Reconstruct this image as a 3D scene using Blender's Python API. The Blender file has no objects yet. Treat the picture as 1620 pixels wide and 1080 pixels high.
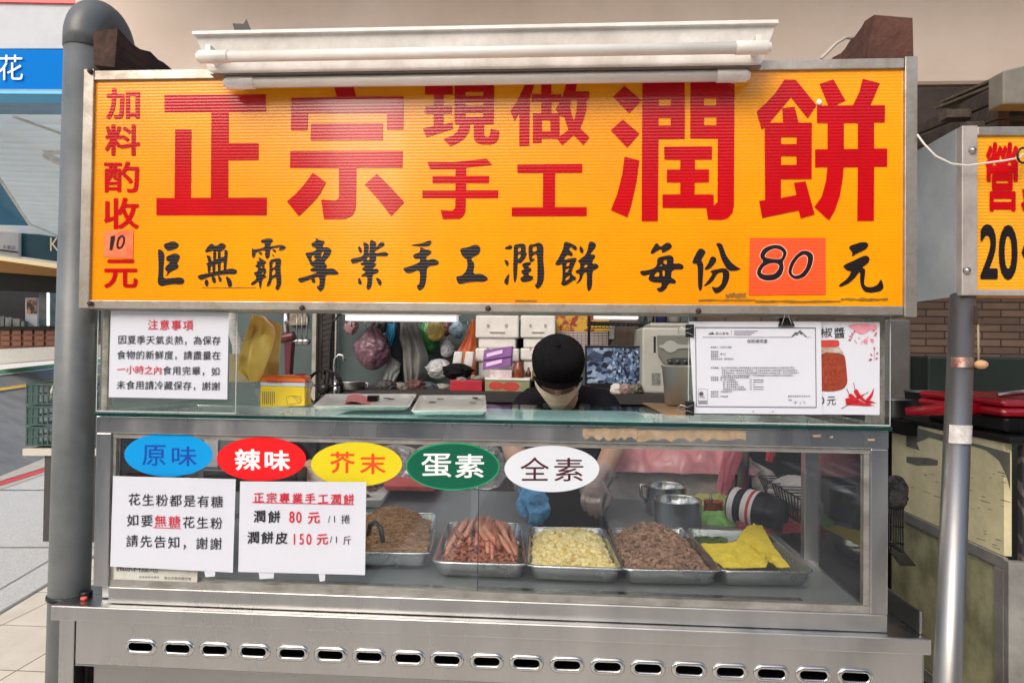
import bpy, bmesh, math, random
from mathutils import Vector, Matrix, noise
from mathutils.geometry import tessellate_polygon
random.seed(7)
S = bpy.context.scene
C = S.collection
V = Vector

# ------------------------------------------------------------------ camera
CAM = V((0.05, -1.55, 1.48))
YAW, PITCH, ROLL, FPX = 0.0662, 0.0161, 0.0121, 1080.0
_f = V((-math.sin(YAW)*math.cos(PITCH), math.cos(YAW)*math.cos(PITCH), math.sin(PITCH)))
_r = V((math.cos(YAW), math.sin(YAW), 0))
_u = _r.cross(_f)
RIGHT = math.cos(ROLL)*_r + math.sin(ROLL)*_u
UP = -math.sin(ROLL)*_r + math.cos(ROLL)*_u
FWD = _f
cd = bpy.data.cameras.new('camera'); cam = bpy.data.objects.new('camera', cd); C.objects.link(cam)
cd.sensor_width = 36; cd.lens = 24; cd.clip_start = 0.05; cd.clip_end = 500
M3 = Matrix((RIGHT, UP, -FWD)).transposed()
cam.matrix_world = Matrix.Translation(CAM) @ M3.to_4x4()
S.camera = cam

# ------------------------------------------------------------------ light
SUN_EL, SUN_AZ = math.radians(38), math.radians(203)      # azimuth clockwise from +Y (sun behind the camera, to its left)
w = bpy.data.worlds.new('World'); S.world = w; w.use_nodes = True
nt = w.node_tree; bg = nt.nodes['Background']
sky = nt.nodes.new('ShaderNodeTexSky'); sky.sky_type = 'NISHITA'; sky.sun_disc = False
sky.sun_elevation = SUN_EL; sky.sun_rotation = SUN_AZ; sky.air_density = 1.3; sky.dust_density = 4.0; sky.ozone_density = 1.0
nt.links.new(sky.outputs[0], bg.inputs[0]); bg.inputs[1].default_value = 0.15
ld = bpy.data.lights.new('sun', 'SUN'); ld.energy = 0.95; ld.angle = math.radians(40); ld.color = (1, .97, .93)
sun = bpy.data.objects.new('sun', ld); C.objects.link(sun)
sd = V((math.sin(SUN_AZ)*math.cos(SUN_EL), math.cos(SUN_AZ)*math.cos(SUN_EL), math.sin(SUN_EL)))
sun.rotation_euler = sd.to_track_quat('Z', 'Y').to_euler(); sun.location = sd*20
S.view_settings.view_transform = 'Standard'; S.view_settings.look = 'None'
S.view_settings.exposure = 0.56; S.view_settings.gamma = 1
S.cycles.max_bounces = 10; S.cycles.transparent_max_bounces = 16; S.cycles.glossy_bounces = 5
S.cycles.use_denoising = True

# ------------------------------------------------------------------ helpers
def ray(px, py):
    return FWD + (px-810)/FPX*RIGHT - (py-540)/FPX*UP
def P(px, py, Y):                       # the point on the upright plane at depth Y that stands at this place of the photograph
    d = ray(px, py); return CAM + d*((Y-CAM.y)/d.y)
def PD(px, py, dist):                   # ... at a distance from the camera
    return CAM + ray(px, py)*dist
def PX(px, py, X):
    d = ray(px, py); return CAM + d*((X-CAM.x)/d.x)
def PZ(px, py, z):
    d = ray(px, py); return CAM + d*((z-CAM.z)/d.z)

class MB:
    def __init__(s): s.v = []; s.f = []; s.m = []; s.s = []
    def add(s, vs, fs, mi=0, smooth=False):
        n = len(s.v); s.v += [V(p) for p in vs]
        for f in fs: s.f.append(tuple(i+n for i in f)); s.m.append(mi); s.s.append(smooth)
        return s
    def box(s, x0, x1, y0, y1, z0, z1, mi=0):
        return s.hexa([(x0,y0,z0),(x1,y0,z0),(x1,y1,z0),(x0,y1,z0)], [(x0,y0,z1),(x1,y0,z1),(x1,y1,z1),(x0,y1,z1)], mi)
    def hexa(s, b, t, mi=0):
        return s.add(list(b)+list(t), [(0,3,2,1),(4,5,6,7),(0,1,5,4),(1,2,6,5),(2,3,7,6),(3,0,4,7)], mi)
    def slab(s, quad, thick, mi=0):     # a quad given a thickness along a vector
        q = [V(p) for p in quad]; t = V(thick); return s.hexa(q, [p+t for p in q], mi)
    def obox(s, c, ax, ay, az, mi=0):   # box from centre and three half axes
        c, ax, ay, az = V(c), V(ax), V(ay), V(az)
        b = [c-ax-ay-az, c+ax-ay-az, c+ax+ay-az, c-ax+ay-az]
        return s.hexa(b, [p+2*az for p in b], mi)
    def tube(s, pts, r, seg=10, mi=0, smooth=True, caps=True):
        pts = [V(p) for p in pts]; n = len(pts); rs = r if isinstance(r, (list, tuple)) else [r]*n
        vs = []; fs = []; prev = None
        for i, p in enumerate(pts):
            t = (pts[min(i+1, n-1)]-pts[max(i-1, 0)]).normalized()
            a = prev if prev else (V((0,0,1)) if abs(t.z) < .9 else V((1,0,0)))
            x = (a - t*a.dot(t)).normalized(); prev = x; y = t.cross(x)
            for k in range(seg):
                an = 2*math.pi*k/seg; vs.append(p+(x*math.cos(an)+y*math.sin(an))*rs[i])
        for i in range(n-1):
            for k in range(seg):
                k2 = (k+1) % seg; fs.append((i*seg+k, i*seg+k2, (i+1)*seg+k2, (i+1)*seg+k))
        if caps: fs.append(tuple(range(seg))[::-1]); fs.append(tuple((n-1)*seg+k for k in range(seg)))
        return s.add(vs, fs, mi, smooth)
    def lathe(s, prof, c, seg=28, mi=0, smooth=True, axis=None, fn=None):   # prof: (radius, height)
        c = V(c); az = V(axis or (0,0,1)).normalized(); ax = V((1,0,0)) if abs(az.x) < .9 else V((0,1,0))
        ax = (ax-az*ax.dot(az)).normalized(); ay = az.cross(ax); vs = []; fs = []
        for j, (r, h) in enumerate(prof):
            for k in range(seg):
                a = 2*math.pi*k/seg; q = r*(fn(a, h) if fn else 1); vs.append(c+ax*(q*math.cos(a))+ay*(q*math.sin(a))+az*h)
        for j in range(len(prof)-1):
            for k in range(seg):
                k2 = (k+1) % seg; fs.append((j*seg+k, j*seg+k2, (j+1)*seg+k2, (j+1)*seg+k))
        return s.add(vs, fs, mi, smooth)
    def grid(s, fn, nu, nv, mi=0, smooth=True):
        vs = [fn(i/nu, j/nv) for j in range(nv+1) for i in range(nu+1)]
        fs = [(j*(nu+1)+i, j*(nu+1)+i+1, (j+1)*(nu+1)+i+1, (j+1)*(nu+1)+i) for j in range(nv) for i in range(nu)]
        return s.add(vs, fs, mi, smooth)
    def ball(s, c, r, seg=18, rings=12, mi=0, fn=None):
        c = V(c); r = V(r) if not isinstance(r, (int, float)) else V((r, r, r)); vs = []; fs = []
        for j in range(rings+1):
            t = math.pi*j/rings
            for k in range(seg):
                a = 2*math.pi*k/seg; d = V((math.sin(t)*math.cos(a), math.sin(t)*math.sin(a), math.cos(t)))
                q = fn(d) if fn else 1; vs.append(c+V((d.x*r.x, d.y*r.y, d.z*r.z))*q)
        for j in range(rings):
            for k in range(seg):
                k2 = (k+1) % seg; fs.append((j*seg+k, (j+1)*seg+k, (j+1)*seg+k2, j*seg+k2))
        return s.add(vs, fs, mi, True)
    def poly(s, outer, holes=(), mp=None, mi=0):    # flat polygon with holes; mp turns 2-D into a point
        loops = [[V((x, y, 0)) for x, y in outer]]+[[V((x, y, 0)) for x, y in h] for h in holes]
        tris = tessellate_polygon(loops); pts = [p for l in loops for p in l]
        return s.add([mp(p.x, p.y) for p in pts], [tuple(t) for t in tris], mi)
    def prism(s, outer, mp, back, mi=0):            # a flat outline with a thickness
        a = [mp(x, y) for x, y in outer]; b = V(back); n = len(a)
        loops = [[V((x, y, 0)) for x, y in outer]]; tris = [tuple(t) for t in tessellate_polygon(loops)]
        fs = tris+[tuple(i+n for i in t[::-1]) for t in tris]+[(i, (i+1) % n, (i+1) % n+n, i+n) for i in range(n)]
        return s.add(a+[p+b for p in a], fs, mi)
    def mesh(s, name, mats, origin=V((0,0,0))):
        me = bpy.data.meshes.new(name); me.from_pydata([p-origin for p in s.v], [], s.f)
        for m in (mats if isinstance(mats, (list, tuple)) else [mats]): me.materials.append(m)
        me.polygons.foreach_set('material_index', s.m); me.polygons.foreach_set('use_smooth', s.s); me.update()
        return me

def tag(o, label=None, cat=None, group=None, kind=None):
    if label: o['label'] = label
    if cat: o['category'] = cat
    if group: o['group'] = group
    if kind: o['kind'] = kind
    return o
def thing(name, loc, label, cat, group=None):
    o = bpy.data.objects.new(name, None); C.objects.link(o); o.empty_display_size = .05
    o.location = loc; return tag(o, label, cat, group)
def worldloc(o):
    l = V(o.location)
    while o.parent: o = o.parent; l = l+V(o.location)
    return l
def finish(o, bevel=0, fix=True):
    if fix:
        bm = bmesh.new(); bm.from_mesh(o.data); bmesh.ops.recalc_face_normals(bm, faces=bm.faces); bm.to_mesh(o.data); bm.free()
    if bevel:
        m = o.modifiers.new('bevel', 'BEVEL'); m.width = bevel; m.segments = 2; m.limit_method = 'ANGLE'; m.angle_limit = math.radians(40)
    return o
def part(name, mb, mats, parent, bevel=0, label=None, fix=True, pivot=None):
    pl = worldloc(parent); org = V(pivot) if pivot is not None else pl
    o = bpy.data.objects.new(name, mb.mesh(name, mats, org)); C.objects.link(o); o.parent = parent; o.location = org-pl
    if label: o['label'] = label
    return finish(o, bevel, fix)
def solo(name, mb, mats, label, cat, group=None, bevel=0, kind=None, fix=True):
    xs = [p.x for p in mb.v]; ys = [p.y for p in mb.v]; zs = [p.z for p in mb.v]
    org = V(((min(xs)+max(xs))/2, (min(ys)+max(ys))/2, min(zs)))
    o = bpy.data.objects.new(name, mb.mesh(name, mats, org)); C.objects.link(o); o.location = org
    tag(o, label, cat, group, kind); return finish(o, bevel, fix)
def struct(name, mb, mats, kind='structure'):
    o = bpy.data.objects.new(name, mb.mesh(name, mats)); C.objects.link(o); o['kind'] = kind; return finish(o)
def copy_tree(o, parent=None):
    c = o.copy(); C.objects.link(c)
    if parent: c.parent = parent
    for ch in list(o.children): copy_tree(ch, c)
    return c

# ------------------------------------------------------------------ materials
def lin(c): return c/12.92 if c <= .04045 else ((c+.055)/1.055)**2.4
def rgb(r, g, b): return (lin(r/255), lin(g/255), lin(b/255), 1)
def mat(name, col, rough=.6, metal=0, col2=None, scale=8, bump=0, bscale=60, stretch=(1,1,1), rvar=0, trans=0, alpha=1, spec=None, ribs=0, ribamt=.3, detail=6, coat=0, sharp=False):
    m = bpy.data.materials.new(name); m.use_nodes = True; t = m.node_tree; N = t.nodes.new; L = t.links.new
    b = t.nodes['Principled BSDF']; b.inputs['Roughness'].default_value = rough; b.inputs['Metallic'].default_value = metal
    b.inputs['Base Color'].default_value = col
    if spec is not None: b.inputs['Specular IOR Level'].default_value = spec
    if trans: b.inputs['Transmission Weight'].default_value = trans
    if coat: b.inputs['Coat Weight'].default_value = coat; b.inputs['Coat Roughness'].default_value = .08
    if alpha < 1: b.inputs['Alpha'].default_value = alpha
    tc = N('ShaderNodeTexCoord'); mp = N('ShaderNodeMapping'); mp.inputs['Scale'].default_value = stretch; L(tc.outputs['Object'], mp.inputs[0])
    if col2 or rvar:
        n = N('ShaderNodeTexNoise'); n.inputs['Scale'].default_value = scale; n.inputs['Detail'].default_value = detail; n.inputs['Roughness'].default_value = .65
        L(mp.outputs[0], n.inputs['Vector']); r = N('ShaderNodeValToRGB')
        r.color_ramp.elements[0].position = .47 if sharp else .35; r.color_ramp.elements[1].position = .53 if sharp else .65
        r.color_ramp.elements[0].color = col; r.color_ramp.elements[1].color = col2 or col
        L(n.outputs[0], r.inputs[0])
        if col2: L(r.outputs[0], b.inputs['Base Color'])
        if rvar:
            mr = N('ShaderNodeMapRange'); mr.inputs[1].default_value = .3; mr.inputs[2].default_value = .7
            mr.inputs[3].default_value = max(.03, rough-rvar); mr.inputs[4].default_value = rough+rvar
            L(n.outputs[0], mr.inputs[0]); L(mr.outputs[0], b.inputs['Roughness'])
    last = None
    if bump:
        n2 = N('ShaderNodeTexNoise'); n2.inputs['Scale'].default_value = bscale; n2.inputs['Detail'].default_value = 4; L(mp.outputs[0], n2.inputs['Vector'])
        bp = N('ShaderNodeBump'); bp.inputs['Strength'].default_value = bump; bp.inputs['Distance'].default_value = .01
        L(n2.outputs[0], bp.inputs['Height']); last = bp
    if ribs:
        geo = N('ShaderNodeNewGeometry'); sp = N('ShaderNodeSeparateXYZ'); L(geo.outputs['Position'], sp.inputs[0])
        mu = N('ShaderNodeMath'); mu.operation = 'MULTIPLY'; mu.inputs[1].default_value = 2*math.pi/ribs; L(sp.outputs['Z'], mu.inputs[0])
        si = N('ShaderNodeMath'); si.operation = 'SINE'; L(mu.outputs[0], si.inputs[0])
        bp = N('ShaderNodeBump'); bp.inputs['Strength'].default_value = ribamt; bp.inputs['Distance'].default_value = .002
        L(si.outputs[0], bp.inputs['Height'])
        if last: L(last.outputs[0], bp.inputs['Normal'])
        last = bp
    if last: L(last.outputs[0], b.inputs['Normal'])
    return m
def grainmat(name, cols, rough=.75, bump=0):
    m = mat(name, cols[0], rough, 0, None, bump=bump, bscale=160); t = m.node_tree; g = t.nodes.new('ShaderNodeNewGeometry'); r = t.nodes.new('ShaderNodeValToRGB'); r.color_ramp.interpolation = 'LINEAR'
    while len(r.color_ramp.elements) < len(cols): r.color_ramp.elements.new(.5)
    for i, c in enumerate(cols): r.color_ramp.elements[i].position = i/(len(cols)-1); r.color_ramp.elements[i].color = c
    t.links.new(g.outputs['Random Per Island'], r.inputs[0]); t.links.new(r.outputs[0], t.nodes['Principled BSDF'].inputs['Base Color']); return m
def glassmat(name, tint=(.97,.99,.98,1), strength=1.0, rough=0.02, haze=0.0):
    m = bpy.data.materials.new(name); m.use_nodes = True; t = m.node_tree; t.nodes.clear(); N = t.nodes.new; L = t.links.new
    out = N('ShaderNodeOutputMaterial'); tr = N('ShaderNodeBsdfTransparent'); tr.inputs[0].default_value = tint
    gl = N('ShaderNodeBsdfGlossy'); gl.inputs['Roughness'].default_value = rough; gl.inputs[0].default_value = (1,1,1,1)
    lw = N('ShaderNodeFresnel'); lw.inputs[0].default_value = 1.45
    mu = N('ShaderNodeMath'); mu.operation = 'MULTIPLY'; mu.inputs[1].default_value = strength; L(lw.outputs[0], mu.inputs[0])
    mx = N('ShaderNodeMixShader'); L(mu.outputs[0], mx.inputs[0]); L(tr.outputs[0], mx.inputs[1]); L(gl.outputs[0], mx.inputs[2])
    o = mx
    if haze:
        df = N('ShaderNodeBsdfDiffuse'); df.inputs[0].default_value = (.7,.72,.72,1)
        n = N('ShaderNodeTexNoise'); n.inputs['Scale'].default_value = 9; n.inputs['Detail'].default_value = 7
        tc = N('ShaderNodeTexCoord'); L(tc.outputs['Object'], n.inputs['Vector'])
        m2 = N('ShaderNodeMath'); m2.operation = 'MULTIPLY'; m2.inputs[1].default_value = haze*2; L(n.outputs[0], m2.inputs[0])
        m3 = N('ShaderNodeMixShader'); L(m2.outputs[0], m3.inputs[0]); L(mx.outputs[0], m3.inputs[1]); L(df.outputs[0], m3.inputs[2]); o = m3
    L(o.outputs[0], out.inputs[0]); return m

M = {}
M['steel'] = mat('brushed_steel_reflections', (.42,.42,.415,1), .30, 1, (.56,.56,.555,1), 1.6, 0, 70, (2.2,1,.5), .14, detail=5)  # darker vertical bands in the colour stand in for reflections
M['steel_dark'] = mat('worn_steel', (.33,.33,.33,1), .38, 1, (.38,.38,.375,1), 5, 0, 60, (.7,1,1.6), .1)
M['steel_bright'] = mat('tray_steel', (.62,.62,.61,1), .22, 1, (.5,.5,.5,1), 14, .02, 60, rvar=.07)
M['sign_frame'] = mat('weathered_aluminium', rgb(190,184,176), .42, .8, rgb(150,141,130), 14, .04, 120, rvar=.1)
M['tape_metal'] = mat('old_silver_tape', rgb(176,172,164), .5, .3, rgb(128,120,108), 30, .3, 90)
M['yellow'] = mat('yellow_corrugated_plastic', rgb(246,160,8), .19, 0, rgb(234,145,4), 3, 0, coat=.45, ribs=.0072, ribamt=.06, rvar=.04)
M['red_vinyl'] = mat('red_vinyl', rgb(196,8,18), .17, 0, rgb(178,8,22), 5, coat=.3, ribs=.0072, ribamt=.055)
M['black_vinyl'] = mat('black_vinyl', rgb(28,22,24), .3, ribs=.0072, ribamt=.08)
M['orange_sticker'] = mat('fluorescent_orange_paper', rgb(255,82,20), .5, 0, rgb(250,72,14), 6, ribs=.0072, ribamt=.1)
M['white_paint'] = mat('white_enamel', rgb(236,233,228), .35, 0, rgb(206,200,192), 12)
M['tube_white'] = mat('tube_glass_white', rgb(232,228,222), .15, 0, rgb(222,216,208), 10)
M['paper'] = mat('laminated_white_paper', rgb(212,215,225), .25, 0, rgb(206,209,219), 3, .12, 7)
M['ink'] = mat('black_ink', rgb(34,34,40), .4)
M['ink_soft'] = mat('grey_ink', rgb(88,88,94), .5)
M['red_ink'] = mat('red_ink', rgb(205,28,54), .4)
M['pvc'] = mat('grey_pvc', rgb(108,112,113), .42, 0, rgb(86,90,91), 7, .05, 40)
M['wood_dark'] = mat('old_dark_wood', rgb(84,58,46), .9, 0, rgb(40,28,24), 16, .6, 60, (1,.2,1))
M['wood_red'] = mat('red_brown_wood', rgb(92,56,44), .85, 0, rgb(66,38,30), 14, .5, 80)
M['beam'] = mat('beige_painted_concrete', rgb(216,200,188), .75, 0, rgb(200,182,168), .9, .12, 14, detail=10)
M['glass'] = glassmat('clear_glass', (.985,.99,.988,1), 1.15)
M['glass_top'] = glassmat('green_tinted_glass', (.90,.97,.95,1), .22)
M['glass_edge'] = mat('glass_edge_green', rgb(14,44,42), .15, 0, rgb(26,62,58), 20)
M['acrylic'] = glassmat('clear_acrylic', (.95,.96,.95,1), .7, haze=.025)
M['black_plastic'] = mat('black_plastic', (.010,.010,.011,1), .35, spec=.3)
M['black_cloth'] = mat('black_cloth', (.010,.010,.011,1), .9, bump=.3, bscale=300, spec=.1)
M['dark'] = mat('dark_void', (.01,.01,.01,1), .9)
# ------------------------------------------------------------------ lettering
_G = {}
def glyph(ch, bold=0.0):
    k = (ch, 0)
    if k not in _G:
        cu = bpy.data.curves.new('t', 'FONT'); cu.body = ch; cu.resolution_u = 4
        o = bpy.data.objects.new('t', cu); C.objects.link(o); bpy.context.view_layer.update()
        me = o.evaluated_get(bpy.context.evaluated_depsgraph_get()).to_mesh()
        _G[k] = ([(v.co.x, v.co.y) for v in me.vertices], [tuple(p.vertices) for p in me.polygons])
        bpy.data.objects.remove(o); bpy.data.curves.remove(cu)
    return _G[k]
def weights(bold):                       # a heavier stroke is the glyph printed several times, each a hair further out
    if not bold: return [(0, 0, 0)]
    n = 4 if bold < .012 else 8; return [(bold*math.cos(math.pi*(2*i+1)/n), bold*math.sin(math.pi*(2*i+1)/n), i*.00003) for i in range(n)]+([(0, 0, n*.00003)] if bold > .012 else [])
def gbox(mb, ch, x0, y0, x1, y1, Y, bold=0.0, slope=0, mi=0):         # fit the inked shape into a box of photo coordinates on the plane Y
    vs, fs = glyph(ch)
    if not vs: return
    ax, bx = min(v[0] for v in vs)-bold, max(v[0] for v in vs)+bold; ay, by = min(v[1] for v in vs)-bold, max(v[1] for v in vs)+bold
    for ox, oy, dy in weights(bold):
        out = []
        for x, y in vs:
            u, v_ = (x+ox-ax)/(bx-ax), (y+oy-ay)/(by-ay)
            out.append(P(x0+(x1-x0)*u, y1+(y0-y1)*v_-slope*(u-.5)*(x1-x0), Y-dy))
        mb.add(out, fs, mi)
def cell(mb, ch, cx, cy, size, Y, bold=0.0, slope=.07, sx=1, mi=0):
    vs, fs = glyph(ch)
    if not vs: return
    if ord(ch) < 256: ox = (min(v[0] for v in vs)+max(v[0] for v in vs))/2
    else: ox = .49
    for bx, by, dy in weights(bold): mb.add([P(cx+(x+bx-ox)*size*sx, cy-(y+by-.385)*size-slope*(x-ox)*size, Y-dy) for x, y in vs], fs, mi)
def line(mb, s, x0, y0, x1, y1, size, Y, bold=0.0, slope=.07, sx=1, mi=0):
    n = len(s)
    for i, ch in enumerate(s):
        if ch == ' ': continue
        t = i/max(1, n-1); cell(mb, ch, x0+(x1-x0)*t, y0+(y1-y0)*t, size, Y, bold, slope, sx, mi)
def chaikin(pts, it=1, q=.22):
    for _ in range(it):
        out = []
        for i in range(len(pts)):
            (ax, ay), (bx, by) = pts[i], pts[(i+1) % len(pts)]
            out += [(ax+(bx-ax)*q, ay+(by-ay)*q), (bx-(bx-ax)*q, by-(by-ay)*q)]
        pts = out
    return pts
def shape(mb, pts, holes, ox, oy, sc, Y, smooth=0, mi=0):
    if smooth: pts = chaikin(pts, smooth); holes = [chaikin(h, smooth) for h in holes]
    mb.poly(pts, holes, lambda x, y: P(ox+x/sc, oy+y/sc, Y), mi)
def px_quad(mb, x0, y0, x1, y1, Y, mi=0):
    mb.add([P(x0,y0,Y), P(x1,y0,Y), P(x1,y1,Y), P(x0,y1,Y)], [(0,1,2,3)], mi)
def px_poly(mb, pts, Y, mi=0, holes=()):
    mb.poly(pts, holes, lambda x, y: P(x, y, Y), mi)
def px_line(mb, pts, wd, Y, mi=0):
    for (ax, ay), (bx, by) in zip(pts, pts[1:]):
        d = math.hypot(bx-ax, by-ay) or 1; nx, ny = -(by-ay)/d*wd/2, (bx-ax)/d*wd/2
        mb.add([P(ax+nx,ay+ny,Y), P(bx+nx,by+ny,Y), P(bx-nx,by-ny,Y), P(ax-nx,ay-ny,Y)], [(0,1,2,3)], mi)
def ell(cx, cy, rx, ry, n=64): return [(cx+rx*math.cos(2*math.pi*i/n), cy+ry*math.sin(2*math.pi*i/n)) for i in range(n)]

RED = [  # (origin x, origin y, scale, [(outline, holes)])
 (0,0,3,[([(780,451),(1262,449),(1261,530),(1085,532),(1085,680),(1227,680),(1227,760),(1083,761),(1083,939),(1267,938),(1265,1022),(742,1022),(742,940),(828,940),(831,615),(908,615),(906,939),(1000,939),(1003,532),(780,533)],[])]),
 (440,130,4.6957,[([(98,118),(437,112),(405,0),(548,0),(580,108),(932,106),(930,354),(808,354),(808,230),(222,232),(217,358),(95,358)],[]),
  ([(243,308),(778,305),(776,430),(241,432)],[]),
  ([(90,512),(925,510),(922,635),(580,635),(578,900),(572,950),(550,990),(500,1015),(340,1017),(320,872),(420,880),(445,870),(452,850),(450,636),(88,636)],[]),
  ([(258,672),(355,745),(310,830),(260,890),(200,950),(153,996),(65,886),(130,830),(190,765)],[]),
  ([(733,680),(830,775),(938,892),(840,996),(750,880),(643,762)],[])]),
 (960,120,4.5,[([(125,72),(247,175),(160,268),(45,150)],[]),([(113,312),(232,412),(146,512),(28,388)],[]),
  ([(126,576),(232,602),(210,760),(175,920),(147,1007),(28,955),(75,840),(110,700)],[]),
  ([(253,20),(555,20),(555,448),(368,450),(363,1034),(248,1034)],[[(369,168),(456,166),(456,213),(369,214)],[(369,298),(455,298),(455,354),(369,355)]]),
  ([(595,20),(910,20),(905,920),(895,975),(860,1015),(820,1025),(720,1024),(708,940),(745,935),(768,918),(788,900),(790,448),(594,446)],[[(692,163),(780,162),(780,212),(692,213)],[(692,296),(780,295),(780,352),(692,352)]]),
  ([(408,505),(750,503),(748,596),(628,597),(627,667),(728,667),(727,758),(626,760),(625,845),(760,844),(762,940),(396,940),(396,845),(523,844),(523,760),(427,758),(427,668),(523,667),(523,598),(410,597)],[])]),
 (1190,110,4.32,[([(220,70),(297,70),(440,245),(380,335),(265,190),(120,362),(65,412),(30,288),(100,225),(160,160)],[]),
  ([(85,364),(408,364),(406,748),(197,750),(197,878),(303,858),(285,775),(365,765),(427,990),(332,1018),(318,962),(68,1015),(47,897),(88,893)],[[(198,462),(304,462),(304,510),(198,511)],[(198,592),(303,592),(303,652),(198,653)]]),
  ([(205,264),(290,255),(318,366),(212,366)],[]),
  ([(460,100),(555,68),(638,213),(570,247),(520,247)],[]),([(755,64),(873,95),(808,247),(688,247),(735,150)],[]),
  ([(442,247),(908,245),(907,362),(834,362),(834,541),(923,540),(923,664),(834,665),(832,1034),(718,1034),(722,667),(625,668),(620,740),(600,860),(565,965),(525,1032),(425,940),(475,870),(505,760),(513,668),(430,668),(430,546),(515,545),(515,366),(443,366)],[[(627,366),(722,366),(722,543),(627,544)]])]),
 (660,130,4.907,[([(60,10),(278,10),(278,98),(205,100),(204,186),(268,184),(270,244),(203,245),(202,330),(275,310),(276,362),(70,428),(43,360),(127,342),(128,245),(62,245),(64,186),(130,186),(130,100),(60,98)],[]),
  ([(290,10),(597,10),(593,326),(520,326),(518,405),(530,425),(555,425),(566,405),(570,362),(638,378),(630,440),(610,470),(570,483),(500,482),(460,470),(440,440),(438,326),(413,326),(400,390),(360,440),(310,475),(255,496),(203,440),(270,418),(310,385),(335,326),(290,326)],[[(375,78),(513,78),(513,107),(375,107)],[(375,156),(512,156),(512,186),(374,187)],[(373,236),(512,236),(512,269),(373,272)]]),
  ([(78,620),(300,620),(540,594),(582,644),(380,662),(380,728),(559,728),(557,784),(380,784),(380,840),(629,840),(629,900),(378,900),(375,1000),(360,1040),(330,1060),(200,1064),(182,993),(270,998),(290,985),(295,965),(297,900),(40,900),(40,842),(297,842),(297,784),(119,784),(119,729),(297,729),(297,674),(102,676)],[])]),
 (800,130,4.907,[([(155,10),(228,10),(187,130),(183,494),(105,496),(106,245),(68,302),(36,228),(90,145)],[]),
  ([(276,10),(355,10),(355,95),(433,95),(432,152),(355,152),(355,242),(418,242),(418,438),(280,438),(278,470),(210,472),(212,243),(277,243),(277,152),(203,152),(205,95),(276,95)],[[(281,295),(347,295),(347,383),(281,383)]]),
  ([(470,10),(555,10),(543,73),(648,73),(648,135),(630,137),(625,220),(605,290),(577,360),(650,427),(603,488),(527,410),(438,490),(398,436),(487,372),(455,270),(430,268),(388,210),(440,120)],[[(512,140),(555,137),(550,220),(530,302),(505,230),(500,180)]]),
  ([(90,640),(594,635),(594,702),(384,703),(383,970),(629,970),(629,1038),(47,1040),(47,973),(288,972),(290,703),(90,704)],[])])]
K = 7.3636
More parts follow.
